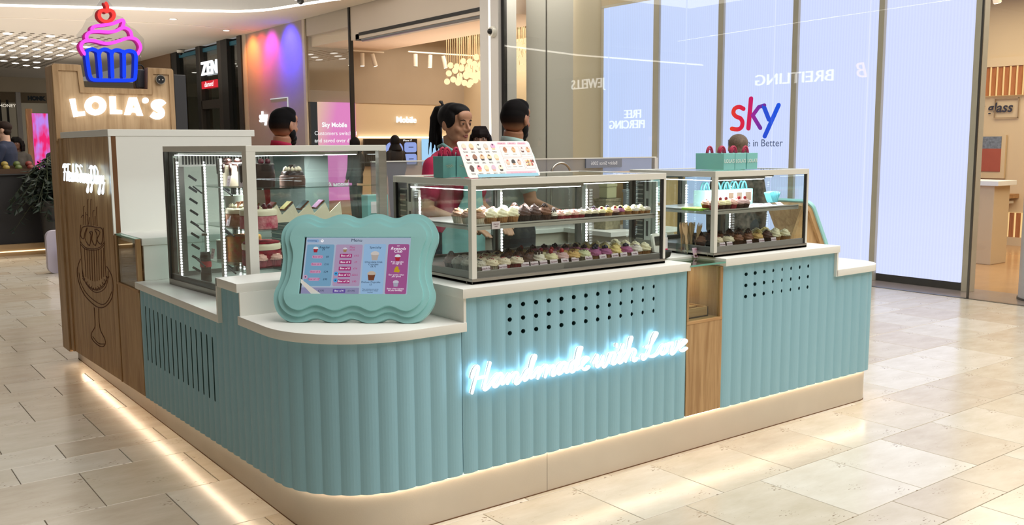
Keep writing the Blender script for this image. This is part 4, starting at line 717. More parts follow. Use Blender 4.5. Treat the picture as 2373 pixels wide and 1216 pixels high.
# oak side (v-grooved boards), from y 2.62 to 3.86
gr = mat('oak_groove', '6b4625', .8)
def lbox(y0, y1, x0, x1, z1, b): b.add([(x0, y0, zbot(-1, y0)), (x0, y1, zbot(-1, y1)), (x0, y1, z1), (x0, y0, z1), (x1, y0, zbot(-1, y0)), (x1, y1, zbot(-1, y1)), (x1, y1, z1), (x1, y0, z1)], [(0, 1, 2, 3), (4, 7, 6, 5), (0, 3, 7, 4), (1, 5, 6, 2), (3, 2, 6, 7), (0, 4, 5, 1)]); return b
lbox(2.62, 3.86, -.046, -.02, 1.568, MB()).build('oak_core', gr, cab)
for k in range(12):
    a = 2.66 + k * .1; lbox(a + .0009, a + .0991, -.052, -.03, 1.566, MB()).build('oak_board', OAKZ, cab)
lbox(2.637, 2.6585, -.058, -.03, 1.567, MB()).build('corner_post', OAKZ, cab)
tw = thing('oak_tower', 'oak kiosk tower with a notched top that carries the neon cupcake', 'tower', (.34, 4.0, .1))
notch = [(-.075, 0.085), (.735, .085), (.735, 2.055), (.722, 2.07), (.555, 2.07), (.552, 2.055), (.545, 1.915), (.125, 1.915), (.112, 2.055), (.10, 2.07), (-.06, 2.07), (-.075, 2.055)]
MB().prism(notch, FRONT(0, 3.93, 0), -.22, -.012).build('tower_body', OAKT, tw, bevel=.004)
inn = [(-.035, 1.55), (.70, 1.55), (.70, 2.025), (.59, 2.025), (.58, 1.88), (.095, 1.88), (.085, 2.025), (-.035, 2.025)]
outn = [(-.072, 1.55), (.732, 1.55), (.732, 2.055), (.722, 2.067), (.555, 2.067), (.545, 1.917), (.125, 1.917), (.11, 2.067), (-.06, 2.067), (-.072, 2.055)]
MB().prism(outn, FRONT(0, 3.93, 0), -.012, .006, holes=[inn]).build('frame_trim', OAKT, tw)
MB().prism(inn, FRONT(0, 3.93, 0), -.012, -.004).build('face_panel', oak('oak_face', 'c8a880', 'ab8a62', 'z', sc=.7), tw)
lbox(3.86, 3.94, -.062, -.03, 1.567, MB()).build('edge_post', OAKT, tw)
t = thing('speaker_disc', 'round black two hole socket in a steel ring on the tower', 'socket', (.637, 3.92, 1.985)); MB().cyl((.637, 3.935, 1.987), (.637, 3.915, 1.987), .034, n=24).build('ring', STEEL, t, smooth=.7); MB().cyl((.637, 3.914, 1.987), (.637, 3.912, 1.987), .029, n=24).build('face', BLACK, t); MB().ell((.625, 3.911, 1.985), (.006, .003, .006)).ell((.65, 3.911, 1.985), (.006, .003, .006)).build('hole', STEEL, t)
t = thing('tower_cable', 'slim black adapter and cord standing behind the neon cupcake', 'cable', (.55, 4.05, 1.93)); MB().box(.50, .56, 4.0, 4.06, 1.93, 2.06).build('adapter', CHAR, t, bevel=.006); MB().tube(cat2([(.51, 4.02, 2.05), (.50, 4.0, 2.08), (.53, 4.0, 2.09), (.55, 4.02, 2.06), (.49, 4.0, 1.99), (.49, 4.0, 1.93)]), .005).build('cord', BLACK, t, smooth=True)
# neon cupcake
nn = thing('neon_cupcake_sign', 'neon cupcake sign in red pink and blue on clear acrylic above the tower', 'sign', (.31, 3.93, 1.93))
M0 = FRONT(0, 3.93, 0); RED = emit('neon_red', 'ff4a44', 1.05); PK_ = emit('neon_pink', 'ff5cf4', 1.08); BL = emit('neon_blue', '1f45fa', 1.15)
stroke(NEON_RED, M0, .0118, RED, nn, 'cherry_tube'); stroke(NEON_PINK, M0, .0115, PK_, nn, 'icing_tube'); stroke(NEON_BLUE, M0, .0125, BL, nn, 'case_tube')
for L_, col, nm in ((NEON_RED, 'a8262c', 'cherry_channel'), (NEON_PINK, 'c02a86', 'icing_channel'), (NEON_BLUE, '1b2fa0', 'case_channel')):
    stroke(L_, frameM((-.012, 3.962, -.004), (1, 0, 0), (0, 0, 1)), .0115, mat('channel_' + col, col, .4, emis=.35), nn, nm)
ac = [(p[0], p[1]) for p in [(.10, 2.20), (.10, 2.27), (.14, 2.32), (.17, 2.38), (.21, 2.41), (.235, 2.47), (.27, 2.52), (.31, 2.525), (.355, 2.47), (.37, 2.42), (.41, 2.41), (.44, 2.36), (.49, 2.33), (.545, 2.27), (.545, 2.2), (.52, 2.16), (.50, 1.93), (.15, 1.93), (.12, 2.14)]]
MB().prism(ac, FRONT(0, 3.955, 0), 0, .005).build('acrylic_backing', glass('acrylic', 'f3f4f6', .7), nn)
# LOLA'S letters
lo_ = thing('tower_lettering', "large white lit capital letters across the oak tower", 'sign', (.34, 3.92, 1.75))
M1 = FRONT(0, 3.92, 0); LT = emit('letter_glow', 'fdfdff', 2.6)
for nm, p_, h_ in (('letter_l', L1, None), ('letter_o', O, [OH]), ('letter_l', L2, None), ('letter_a', A, [AH]), ('apostrophe_dot', DOT, None)): MB().prism(p_, M1, -.012, .012, holes=h_).build(nm, LT, lo_)
b = MB(); P_ = cat2(S_PTS, 4); Wd = .0215
lf = []; rt_ = []
for i, p in enumerate(P_):
    a_, c_ = P_[max(i - 1, 0)], P_[min(i + 1, len(P_) - 1)]; dx, dy = c_[0] - a_[0], c_[1] - a_[1]; l_ = math.hypot(dx, dy) or 1; lf.append((p[0] - dy / l_ * Wd, p[1] + dx / l_ * Wd)); rt_.append((p[0] + dy / l_ * Wd, p[1] - dx / l_ * Wd))
for i in range(len(P_) - 1): b.prism([lf[i], lf[i + 1], rt_[i + 1], rt_[i]], M1, -.012, .012)
b.build('letter_s', LT, lo_)
# carved cake on the oak side
b = MB()
for s_ in CAKE:
    P_ = cat2(s_, 3) if len(s_) > 2 else s_; b.tube([(-.0525, p[0], p[1]) for p in P_], .0032 if len(s_) > 8 else .0026, 5)
b.build('carved_cake_drawing', mat('burnt_line', '5a3318', .8), cab, label='cake on a tall stand with candles, carved in dark line')
# script signs
hm = thing('script_sign', 'white glowing script reading Handmade with Love on the teal front', 'sign', (1.23, -.06, .56))
stroke(HAND, FRONT(0, -.058, 0), .0062, emit('script_glow', 'f4fcff', 1.5), hm, 'glowing_script', sub=4)
stroke(HAND, FRONT(0, -.051, 0), .0070, mat('script_body', 'd5dede', .4, emis=.12, ecol='bfe0f0'), hm, 'script_body', sub=3, n=6)
stroke(HAND, FRONT(0, -.0435, 0), .0042, emit('script_halo', 'c4eaff', 8), hm, 'halo_light', sub=2, n=4)
G = {'F': [[(.1, 0), (.25, .5), (.35, .95)], [(0, .8), (.2, 1), (.7, 1)], [(.1, .5), (.45, .55)]], 'r': [[(0, 0), (.12, .45), (.1, .5), (.3, .42), (.25, .1), (.4, 0)]], 'e': [[(0, .15), (.25, .4), (.15, .5), (.03, .25), (.12, 0), (.35, .12)]], 's': [[(0, .05), (.25, .5), (.3, .2), (.15, 0), (.02, .08)]], 'h': [[(0, 0), (.2, .95), (.12, .9), (.06, .1)], [(.06, .1), (.25, .45), (.28, .05), (.42, .1)]], 'E': [[(.5, .9), (.25, 1), (.1, .8), (.3, .55), (.02, .3), (.2, 0), (.55, .2)]], 'v': [[(0, .45), (.12, 0), (.3, .5), (.38, .45)]], 'y': [[(0, .45), (.08, .05), (.28, .45)], [(.28, .45), (.2, -.3), (.05, -.55), (-.02, -.4), (.38, .1)]], 'D': [[(.2, .9), (.1, 0), (.5, .15), (.6, .7), (.25, 1), (-.05, .85)]], 'a': [[(.3, .42), (.08, .4), (.03, .05), (.25, .2), (.3, .45), (.27, .05), (.42, .1)]], ' ': []}
adv = {'F': .55, 'r': .36, 'e': .34, 's': .34, 'h': .42, 'E': .52, 'v': .4, 'y': .42, 'D': .66, 'a': .42, ' ': .18}
x = 0; SS = []
for ch in 'Fresh Every Day':
    SS += [[((x + p[0]), p[1]) for p in s_] for s_ in G[ch]]; x += adv[ch]
k_ = .98 / x; SS = [[(p[0] * k_ - 3.66, 1.292 + p[1] * .105) for p in s_] for s_ in SS]
fs_ = thing('side_script_sign', 'white glowing script reading Fresh Every Day on the oak side', 'sign', (-.1, 3.2, 1.33))
stroke(SS, LEFT(-.098, 0, 0), .0052, emit('script_glow2', 'f4fcff', 1.4), fs_, 'glowing_script'); stroke(SS, LEFT(-.078, 0, 0), .0035, emit('script_halo2', 'c8ecff', 7), fs_, 'halo_light', sub=2, n=4)
b = MB()
for yy in (3.5, 3.2, 2.9, 2.78): b.cyl((-.05, yy, 1.31), (-.095, yy, 1.31), .006, n=8)
b.build('standoff', STEEL, fs_)
# ================================================================== display cases
def bars(b, w_, d, z0, z1, t, side=('f', 'b', 'l', 'r')):
    if 'f' in side: b.box(0, w_, 0, t, z0, z1)
    if 'b' in side: b.box(0, w_, d - t, d, z0, z1)
    if 'l' in side: b.box(0, t, t, d - t, z0, z1)
    if 'r' in side: b.box(w_ - t, w_, t, d - t, z0, z1)
    return b
STEELM = mat('rail_steel', '9c9c98', .35, .6)
SHLF = mat('shelf_steel', 'c9c9c4', .3, .6); LADD = mat('ladder_plate', 'cfcfca', .35, .7)
def strip_leds(b, x0, x1, y, z, step=.016, s=.0045, ax='x'):
    n = int((x1 - x0) / step)
    for i in range(n):
        p = x0 + step * (i + .5)
        if ax == 'x': b.box(p - s, p + s, y - s, y + s, z - .003, z)
        elif ax == 'y': b.box(y - s, y + s, p - s, p + s, z - .003, z)
        else: b.box(y[0] - s, y[0] + s, y[1] - .003, y[1] + .003, p - s, p + s)
    return b
def case(name, label, loc, rz, w_, d, h, shelves, post=.024, glass_shelf=False, base=.022, led=True, shelf_d=None, toplight=True, back_split=2, power=4, housing=False):
    t = thing(name, label, 'display case', loc, rz); W = dict(world=False)
    bars(MB(), w_, d, 0, base, .04).box(.0, w_, 0, d, .0, .012).build('base', STEEL, t, bevel=.0015, **W)
    MB().box(.006, w_ - .006, .006, .02, base, base + .028).box(.006, .02, .02, d - .02, base, base + .028).build('bottom_rail', STEELM, t, bevel=.001, **W)
    MB().box(.02, w_ - .02, .02, d - .02, base, base + .008).build('deck', SHLF, t, **W)
    bars(MB(), w_, d, h - .028, h, .03).build('top_frame', WHITEM, t, bevel=.0015, **W)
    p = post
    for nm, (x, y_) in (('post', (0, 0)), ('post', (w_ - .014, 0)), ('post', (0, d - .02)), ('post', (w_ - .02, d - .02))):
        ww = p if (x, y_) == (0, 0) else (.014 if y_ == 0 else .02)
        MB().box(x, x + ww, y_, y_ + (p if x == 0 and y_ == 0 else .02), base, h - .028).build(nm, WHITEM if y_ == 0 else STEELD, t, bevel=.001, **W)
    MB().box(w_ - .028, w_ - .0145, .004, .012, base, h - .028).build('seal', BLACK, t, **W)
    g = .005
    MB().box(p, w_ - .014, .006, .006 + g, base + .002, h - .028).build('front_pane', GLASSD, t, **W)
    MB().box(.006, .006 + g, p, d - .02, base + .002, h - .028).build('side_pane', GLASSD, t, **W); MB().box(w_ - .012, w_ - .012 + g, .02, d - .02, base + .002, h - .028).build('side_pane', GLASSD, t, **W)
    MB().box(.03, w_ - .03, .03, d - .03, h - .008, h - .002).build('top_pane', GLASSD, t, **W)
    bk = MB().box(.02, w_ - .02, d - .03, d - .012, base, base + .03).box(.02, w_ - .02, d - .03, d - .012, h - .05, h - .028)
    for k in range(back_split + 1): xx = .02 + (w_ - .06) * k / back_split; bk.box(xx, xx + .02, d - .03, d - .012, base, h - .03)
    bk.build('rear_door_frame', STEELD, t, **W); MB().box(.03, w_ - .03, d - .022, d - .018, base + .03, h - .05).build('rear_pane', glass('rear_glass', 'eef6f4', 1.0), t, **W)
    sd = shelf_d or (d - .1)
    for k, sz in enumerate(shelves):
        if glass_shelf:
            MB().box(.03, w_ - .03, .03, .03 + sd, sz, sz + .006).build('shelf', glass('shelf_glass', 'f0f6f3', 1.2), t, **W)
            b = MB()
            for yy in (.2, .55): b.tube([(.02, yy, sz - .03), (.02, yy + .1, sz)], .004, 6)
            b.build('shelf_bracket', BLACK, t, **W)
        else:
            MB().box(.035, w_ - .035, .035, .035 + sd, sz, sz + .004).box(.035, w_ - .035, .035, .038, sz - .014, sz + .010).box(.035, .038, .035, .035 + sd, sz - .014, sz + .008).build('shelf', SHLF, t, bevel=.0008, **W)
    if housing:
        MB().box(.006, .05, d - .035, d, base, h - .03).box(.012, .05, d - .10, d - .04, base, h - .06).build('machine_housing', CHAR, t, **W); b = MB()
        for k in range(14): b.box(.009, .013, d - .095, d - .045, base + .03 + k * .024, base + .036 + k * .024)
        b.build('louvre_ribs', STEEL, t, kind='stuff', **W); MB().box(.01, .03, d - .15, d - .105, base, h - .05).build('slotted_plate', LADD, t, **W)
        for k in range(3): MB().box(.0085, .0105, d - .135, d - .12, base + .05 + k * .12, base + .13 + k * .12).build('plate_slot', CHAR, t, **W)
    # upright light ladders: plate with slots and a row of small leds
    cols_ = [(.022, d - .17 if housing else d - .10), (w_ - .03, d - .075), (w_ * .5, d - .05)] + ([] if housing else [(.16, d - .12), (.36, d - .12), (.03, .36)])
    for (x, y_) in cols_:
        up_ = MB().box(x, x + .012, y_ - .010, y_ + .018, base + .01, h - .06).build('light_upright', LADD, t, bevel=.001, **W)
        b = MB(); n_ = int((h - .1 - base) / .0145)
        for i in range(n_): zc = base + .03 + .0145 * i; b.box(x + .0015, x + .0105, y_ - .013, y_ - .010, zc - .0042, zc + .0042)
        b.build('led_row', LEDW, up_, kind='stuff', **W)
    if toplight:
        lh = MB().box(.04, w_ * .56, .03, .045, h - .045, h - .03).box(w_ * .6, w_ - .04, .2, .215, h - .045, h - .03).build('led_housing', STEEL, t, **W)
        strip_leds(MB(), .045, w_ * .56, .038, h - .045, step=.012, s=.005).build('led_row', LEDS, lh, kind='stuff', **W)
        strip_leds(MB(), .6 * w_, w_ - .04, .207, h - .045, step=.012, s=.004).build('led_row', LEDS, lh, kind='stuff', **W)
        strip_leds(MB(), .05, d - .08, .03, h - .045, step=.012, s=.0045, ax='y').build('led_row', LEDS, lh, kind='stuff', **W)
    M = world_of(t)
    a = area('case_lamp', M @ Vector((w_ / 2, d * .3, h - .05)), (R(12), 0, rz), w_ * .85, .1, power, (.97, .98, 1), R(150))
    return t
CASE2 = (.657, .018, .946); CASE3 = (2.108, .018, .946); C1A = R(4.1)
case2 = case('cupcake_case', 'long lit glass display case with two levels of cupcakes on the middle worktop', CASE2, 0, 1.108, .62, .424, [.228], power=11, housing=True)
case3 = case('cupcake_case', 'short lit glass display case with cupcakes and teal boxes on the right worktop', CASE3, 0, .755, .60, .424, [.222], power=5, housing=True)
C1 = (.117, .995, .783)
case1 = case('tall_cake_case', 'tall lit glass case of layer cakes on the low left ledge', C1, C1A, .74, .98, .725, [.16, .335, .525], post=.045, glass_shelf=True, base=.03, shelf_d=.62, power=13, back_split=2)
M1c = world_of(case1)
b = MB()
for k in range(30): b.box(.05 + k * .0165, .056 + k * .0165, .845, .85, .63, .675)
MB().box(.03, .62, .85, .87, .62, .69).build('vent_plate', LADD, case1, world=False); b.build('vent_slot', BLACK, case1, world=False, kind='stuff')
MB().box(.56, .70, .5, .9, .03, .69).build('machine_housing', mat('case_side_grey', '5e6a66', .35, .4), case1, world=False)
b = MB()
for k in range(12): b.box(.555, .56, .5, .9, .06 + k * .03, .066 + k * .03)
b.build('housing_rib', STEEL, case1, world=False, kind='stuff')
MB().box(.695, .74, -.002, .03, .03, .70).build('end_post', STEEL, case1, bevel=.002, world=False)
MB().box(.03, .06, .86, .9, .05, .66).build('rear_upright', STEELD, case1, world=False)
b = MB()
for k in range(9):
    for j in range(2): zz_ = .08 + k * .06; b.obox(Matrix.Translation((.1 + j * .18, .85, zz_)) @ Matrix.Rotation(.6, 4, 'Y'), -.025, .025, 0, .004, -.006, .006)
b.build('rack_slot', BLACK, case1, world=False, kind='stuff')

# ================================================================== cupcakes
def wrapper_mesh(col, nm, r0=.0185, r1=.0265, h=.03, n=22):
    b = MB(); rings = []
    for z, r in ((0, r0), (h * .5, (r0 + r1) / 2), (h, r1)):
        rings.append([((r + (.0011 if k % 2 else -.0006)) * math.cos(PI * k / n), (r + (.0011 if k % 2 else -.0006)) * math.sin(PI * k / n), z) for k in range(2 * n)])
    b.rings(rings); return b.mesh(nm, mat(nm, col, .6, noise=.2, nscale=90))
def frost_mesh(col, nm, style, r=.0285, h=.024, z0=.029, col2=None):
    b = MB(); n = 22; m = 11; rings = []
    for i in range(m + 1):
        u = i / m
        if style == 'swirl': rad = r * (1 - u ** 1.6) ** .62 * (1 + .0); z = z0 - .003 + h * 1.35 * u
        elif style == 'dome': rad = r * math.cos(u * PI / 2) ** .55; z = z0 - .003 + h * .95 * math.sin(u * PI / 2)
        else: rad = r * (1 - .1 * u) if u < .6 else r * .94 * math.cos((u - .6) / .4 * PI / 2) ** .6; z = z0 - .003 + h * .6 * u
        rad = max(rad, .0008)
        ring = []
        for j in range(n):
            a = 2 * PI * j / n
            k_ = {'swirl': .085, 'dome': .045, 'flat': .03}[style]
            w_ = 1 + k_ * math.sin(3 * a + u * 16) + .02 * math.sin(7 * a - u * 9)
            ring.append((rad * w_ * math.cos(a), rad * w_ * math.sin(a), z + .0018 * math.sin(3 * a + u * 16)))
        rings.append(ring)
    b.rings(rings); return b.mesh(nm, mat(nm, col, .55, noise=.18, nscale=60, col2=col2, bump=.3, bscale=140), smooth=True)
def top_mesh(kind, col, nm, style, seed=1):
    b = MB(); r_ = random.Random(seed); zt = .029 + (.032 if style == 'swirl' else .022 if style == 'dome' else .016)
    if kind == 'crumbs':
        for k in range(30):
            a = r_.uniform(0, 2 * PI); q = r_.uniform(0, .022); z = zt - .010 * (q / .022) ** 2 - (.010 * (q / .022) if style == 'swirl' else 0) - .0005
            s = r_.uniform(.0012, .0022); b.ell((q * math.cos(a), q * math.sin(a), z + .001), (s, s, s), 5, 4)
    elif kind == 'berries':
        for k in range(3): a = k * 2.1 + .3; b.ell((.008 * math.cos(a), .008 * math.sin(a), zt + .003), (.0062,) * 3, 10, 7)
        b.ell((0, 0, zt + .008), (.0055,) * 3, 10, 7)
    elif kind == 'cherry':
        b.ell((0, 0, zt + .005), (.0085, .0085, .0095), 12, 8)
    elif kind == 'shards':
        for k in range(6): a = k * 1.05; b.obox(Matrix.Translation((.009 * math.cos(a), .009 * math.sin(a), zt - .001)) @ Matrix.Rotation(a, 4, 'Z') @ Matrix.Rotation(.9, 4, 'Y'), -.008, .008, -.0035, .0035, -.001, .001)
    elif kind == 'biscuit':
        b.cyl((0, 0, zt - .004), (.001, 0, zt + .001), .017, n=16); b.ell((0, 0, zt + .003), (.006, .006, .004), 8, 5)
    elif kind == 'drip':
        for k in range(7): a = k * .9; b.ell((.014 * math.cos(a), .014 * math.sin(a), zt - .006), (.004, .004, .007), 8, 6)
        b.ell((0, 0, zt), (.009, .009, .005), 10, 6)
    return b.mesh(nm, mat(nm, col, .45, noise=.25, nscale=120), smooth=True)
WR = {k: wrapper_mesh(c, 'wrapper_' + k) for k, c in dict(cream='e6dcc6', brown='4b2a1d', red='a8283a', grey='c9c4b8', tan='c08b55', dark='241614').items()}
CR = mat('sponge', 'c68f52', .8)
FL = {}
def flav(key, desc, wrap, fc, style, tk, tc, fc2=None): FL[key] = (desc, WR[wrap], frost_mesh(fc, 'icing_' + key, style, col2=fc2), top_mesh(tk, tc, 'topping_' + key, style, len(FL)) if tk else None)
flav('cookie', 'dark crumb cookies and cream cupcake', 'grey', 'ded6c4', 'dome', 'crumbs', '2a201c', 'a89d8b')
flav('velvet', 'red velvet crumb cupcake', 'cream', 'f3e2c0', 'dome', 'crumbs', 'a3222e')
flav('velvetred', 'cream iced cupcake in red case', 'red', 'f3e3c6', 'dome', 'crumbs', 'b32a34')
flav('choc', 'dark chocolate iced cupcake', 'dark', '5a3526', 'swirl', 'crumbs', '2d1812', '3d2218')
flav('milk', 'milk chocolate swirl cupcake', 'brown', '8a5a3c', 'swirl', 'shards', '3a2018', '6b4029')
flav('berrycream', 'cream cupcake topped with red berry', 'brown', 'f0e4b4', 'dome', 'cherry', 'a01f30')
flav('rasp', 'pale pink raspberry cupcake', 'brown', 'dcb3b0', 'dome', 'cherry', 'b8202c')
flav('caramel', 'golden caramel swirl cupcake', 'brown', 'e2c07c', 'dome', 'crumbs', '7a4a20', 'c89a50')
flav('pist', 'pale green pistachio cupcake', 'cream', 'dfe0b0', 'dome', 'crumbs', '76884a')
flav('blue', 'purple blueberry cupcake', 'tan', 'b5618e', 'dome', 'berries', '23253c', '95497a')
flav('lemon', 'lemon yellow swirl cupcake', 'tan', 'efdb92', 'swirl', None, '000000', 'e3c870')
flav('sprinkle', 'white cupcake covered in grey sprinkles', 'tan', 'e4dccf', 'dome', 'crumbs', 'a392a8')
flav('vanilla', 'plain vanilla swirl cupcake', 'tan', 'f3eccb', 'swirl', None, '000000', 'e6dcb0')
flav('biscuit', 'biscuit topped chocolate cupcake', 'cream', 'b08468', 'dome', 'biscuit', 'd9b286')
flav('pinkmini', 'pink iced cupcake with dark berries', 'tan', 'dc8cb4', 'dome', 'berries', '2b1f33')
flav('dripcream', 'cream cupcake with dark drip', 'brown', 'efe6d2', 'swirl', 'drip', '3a2119')
flav('mint', 'cream cupcake with chocolate shards', 'dark', 'eee0be', 'dome', 'shards', '35231a')
flav('pinksugar', 'rose pink crumb cupcake', 'red', 'e9b7a6', 'dome', 'crumbs', 'b4433c')
proto = {}
def cupcake(key, M, label, group, s=1.):
    loc = M.translation
    if key not in proto:
        d, wm, fm, tm = FL[key]; r = bpy.data.objects.new('cupcake', None); COL.objects.link(r); r['category'] = 'cupcake'
        for nm, me in (('case_wrapper', wm), ('icing', fm), ('topping', tm)):
            if me: o = bpy.data.objects.new(nm, me); COL.objects.link(o); o.parent = r
        proto[key] = r
    else:
        r0 = proto[key]; r = r0.copy(); COL.objects.link(r)
        for ch in r0.children: c_ = ch.copy(); COL.objects.link(c_); c_.parent = r
    r.location = loc; r.rotation_euler = (0, 0, rcup.uniform(0, 6.28)); r.scale = (s, s, s); r['label'] = label; r['group'] = group
    return r
rcup = random.Random(11)
def row(keys, x0, x1, y, z, case_lab, rowlab, group, s=1., M=Matrix.Identity(4), jz=0):
    n = len(keys)
    for i, k in enumerate(keys):
        x = x0 + (x1 - x0) * i / max(1, n - 1)
        cupcake(k, M @ Matrix.Translation((x + rcup.uniform(-.002, .002), y + rcup.uniform(-.004, .004), z)), f"{FL[k][0]}, {ORD[i + 1]} from left, {rowlab}, {case_lab}", group, s)
zb = .946 + .0305; zt_ = .946 + .2325
G1 = 'cupcakes on the lower level of the long case'; G2 = 'cupcakes on the upper shelf of the long case'
row(['cookie', 'velvet', 'velvetred', 'velvetred', 'choc', 'dripcream', 'berrycream', 'rasp', 'caramel', 'pist', 'blue', 'blue', 'lemon', 'blue', 'sprinkle', 'vanilla'], .738, 1.70, .088, zb, 'lower long case', 'front row', G1, 1.16)
row(['cookie', 'velvet', 'velvet', 'choc', 'choc', 'milk', 'berrycream', 'rasp', 'caramel', 'caramel', 'pinkmini', 'blue', 'lemon', 'lemon', 'sprinkle', 'vanilla'], .735, 1.70, .156, zb, 'lower long case', 'second row', G1, 1.16)
row(['cookie', 'cookie', 'velvet', 'mint', 'milk', 'milk', 'caramel', 'caramel', 'pinkmini', 'pinkmini', 'pinkmini', 'lemon', 'lemon', 'vanilla', 'vanilla', 'vanilla'], .735, 1.70, .224, zb, 'lower long case', 'third row', G1, 1.16)
row(['milk', 'cookie', 'mint', 'mint', 'caramel', 'caramel', 'berrycream', 'pinkmini', 'pinkmini', 'blue', 'biscuit', 'vanilla', 'vanilla', 'vanilla', 'sprinkle', 'vanilla'], .735, 1.70, .292, zb, 'lower long case', 'fourth row', G1, 1.16)
row(['cookie', 'cookie', 'cookie'], .70, .70, .36, zb, 'lower long case', 'left side column', G1, 1.16) if False else None
row(['biscuit', 'vanilla', 'vanilla', 'vanilla', 'choc', 'choc', 'milk', 'pinksugar', 'velvetred', 'pinksugar', 'mint', 'berrycream', 'rasp', 'pinkmini', 'blue', 'lemon', 'sprinkle', 'vanilla', 'vanilla'][:7], .735, 1.085, .085, zt_, 'upper shelf long case', 'front row', G2, 1.12)
row(['dripcream', 'pinksugar', 'velvetred', 'pinksugar', 'velvetred', 'mint', 'mint', 'berrycream', 'lemon', 'rasp', 'blue', 'lemon', 'sprinkle', 'vanilla', 'sprinkle'], 1.13, 1.70, .082, zt_, 'upper shelf long case', 'small cake row', G2, .72)
row(['biscuit', 'biscuit', 'mint', 'vanilla', 'vanilla', 'choc', 'choc'], .735, 1.085, .155, zt_, 'upper shelf long case', 'second row', G2, 1.12)
row(['choc', 'milk', 'pinksugar', 'velvetred', 'pinksugar', 'mint', 'mint', 'pinkmini', 'lemon', 'blue', 'lemon', 'lemon', 'vanilla', 'vanilla', 'vanilla'], 1.13, 1.70, .128, zt_, 'upper shelf long case', 'second small row', G2, .76)
row(['biscuit', 'biscuit', 'choc', 'mint', 'vanilla', 'milk', 'choc'], .735, 1.085, .225, zt_, 'upper shelf long case', 'third row', G2, 1.12)
G3 = 'cupcakes on the lower level of the short case'
row(['velvet', 'mint', 'milk', 'milk', 'caramel', 'choc', 'vanilla', 'vanilla'], 2.24, 2.79, .11, zb, 'lower short case', 'front row', G3, 1.16)
row(['milk', 'choc', 'milk', 'milk', 'choc', 'milk', 'lemon', 'vanilla', 'vanilla'], 2.19, 2.80, .18, zb, 'lower short case', 'second row', G3, 1.16)
row(['choc', 'milk', 'milk', 'choc', 'milk', 'milk', 'vanilla', 'vanilla', 'lemon'], 2.19, 2.80, .25, zb, 'lower short case', 'third row', G3, 1.16)
row(['pinksugar', 'berrycream', 'berrycream', 'pinksugar', 'rasp', 'rasp'], 2.185, 2.42, .09, .946 + .2265, 'upper shelf short case', 'front row', 'cupcakes on the upper shelf of the short case', 1.0)
row(['pinksugar', 'velvetred', 'velvetred', 'pinksugar', 'velvet'], 2.20, 2.42, .15, .946 + .2265, 'upper shelf short case', 'second row', 'cupcakes on the upper shelf of the short case', 1.0)
G4 = 'cupcakes in the tall cake case'
row(['pinksugar', 'pinksugar', 'velvetred', 'pinksugar', 'choc', 'choc'], .085, .47, .075, .167, 'tall cake case', 'front row', G4, 1.2, M1c)
row(['choc', 'milk', 'choc', 'milk', 'choc', 'milk'], .09, .47, .15, .167, 'tall cake case', 'second row', G4, 1.2, M1c)

# price cards
PC = mat('price_card', 'f0dfe4', .6)
def card(M, lab, group, w_=.042, h_=.03, lines=('Cupcake',)):
    t = bpy.data.objects.new('price_card', MB().obox(M, -w_ / 2, w_ / 2, 0, h_, 0, .0015).mesh('price_card', PC)); COL.objects.link(t); tag(t, lab, 'price card', group)
    for k, s_ in enumerate(lines): text(s_, M @ Matrix.Translation((0, h_ * (.66 - .32 * k), .0022)), .0095 - .003 * k, mat_ink, t, 'lettering', ext=.0001)
    return t
mat_ink = mat('plum_ink', '7a3050', .6)
tilt = Matrix.Rotation(R(-14), 4, 'X')
names = ['Cookies & Cream', 'Red Velvet', 'Chocolate', 'Raspberry', 'Rocky Road', 'Caramel', 'Pistachio', 'Blueberry', 'Lemon', 'Sprinkle', 'Confetti', 'Vanilla']
xs = [.752, .838, .955, 1.005, 1.055, 1.112, 1.175, 1.235, 1.315, 1.40, 1.475, 1.53, 1.60]
nm_ = ['Cookies & Cream', 'Red Velvet', 'Chocolate', 'Raspberry', 'Strawberry', 'Caramel', 'Vanilla', 'Blueberry', 'Banoffee', 'Lemon', 'Sprinkle', 'Confetti', 'Vanilla']
rail = tag(MB().box(.715, .88, .053, .060, .978, .983).box(.93, 1.64, .053, .060, .978, .983).build('card_rail', GLASS), 'clear rail holding the price cards at the front of the long case', 'rail')
for i, x in enumerate(xs): card(FRONT(x, .05, .981) @ tilt, f'small pink white price card, {ORD[i + 1]} from left, lower front of long case', 'price cards in the long case', lines=(nm_[i], '£4.00'))
card(FRONT(.80, .05, 1.162), 'single pale pink price card hanging on the upper shelf of the long case', 'price cards in the long case', lines=('Carrot', '£4.00'))
for i, x in enumerate([2.22, 2.275, 2.43, 2.53, 2.63]): card(FRONT(x, .055, .981) @ tilt, f'small pink white price card, {ORD[i + 1]} from left, lower front of short case', 'price cards in the short case', lines=('Chocolate', '£5.00'))

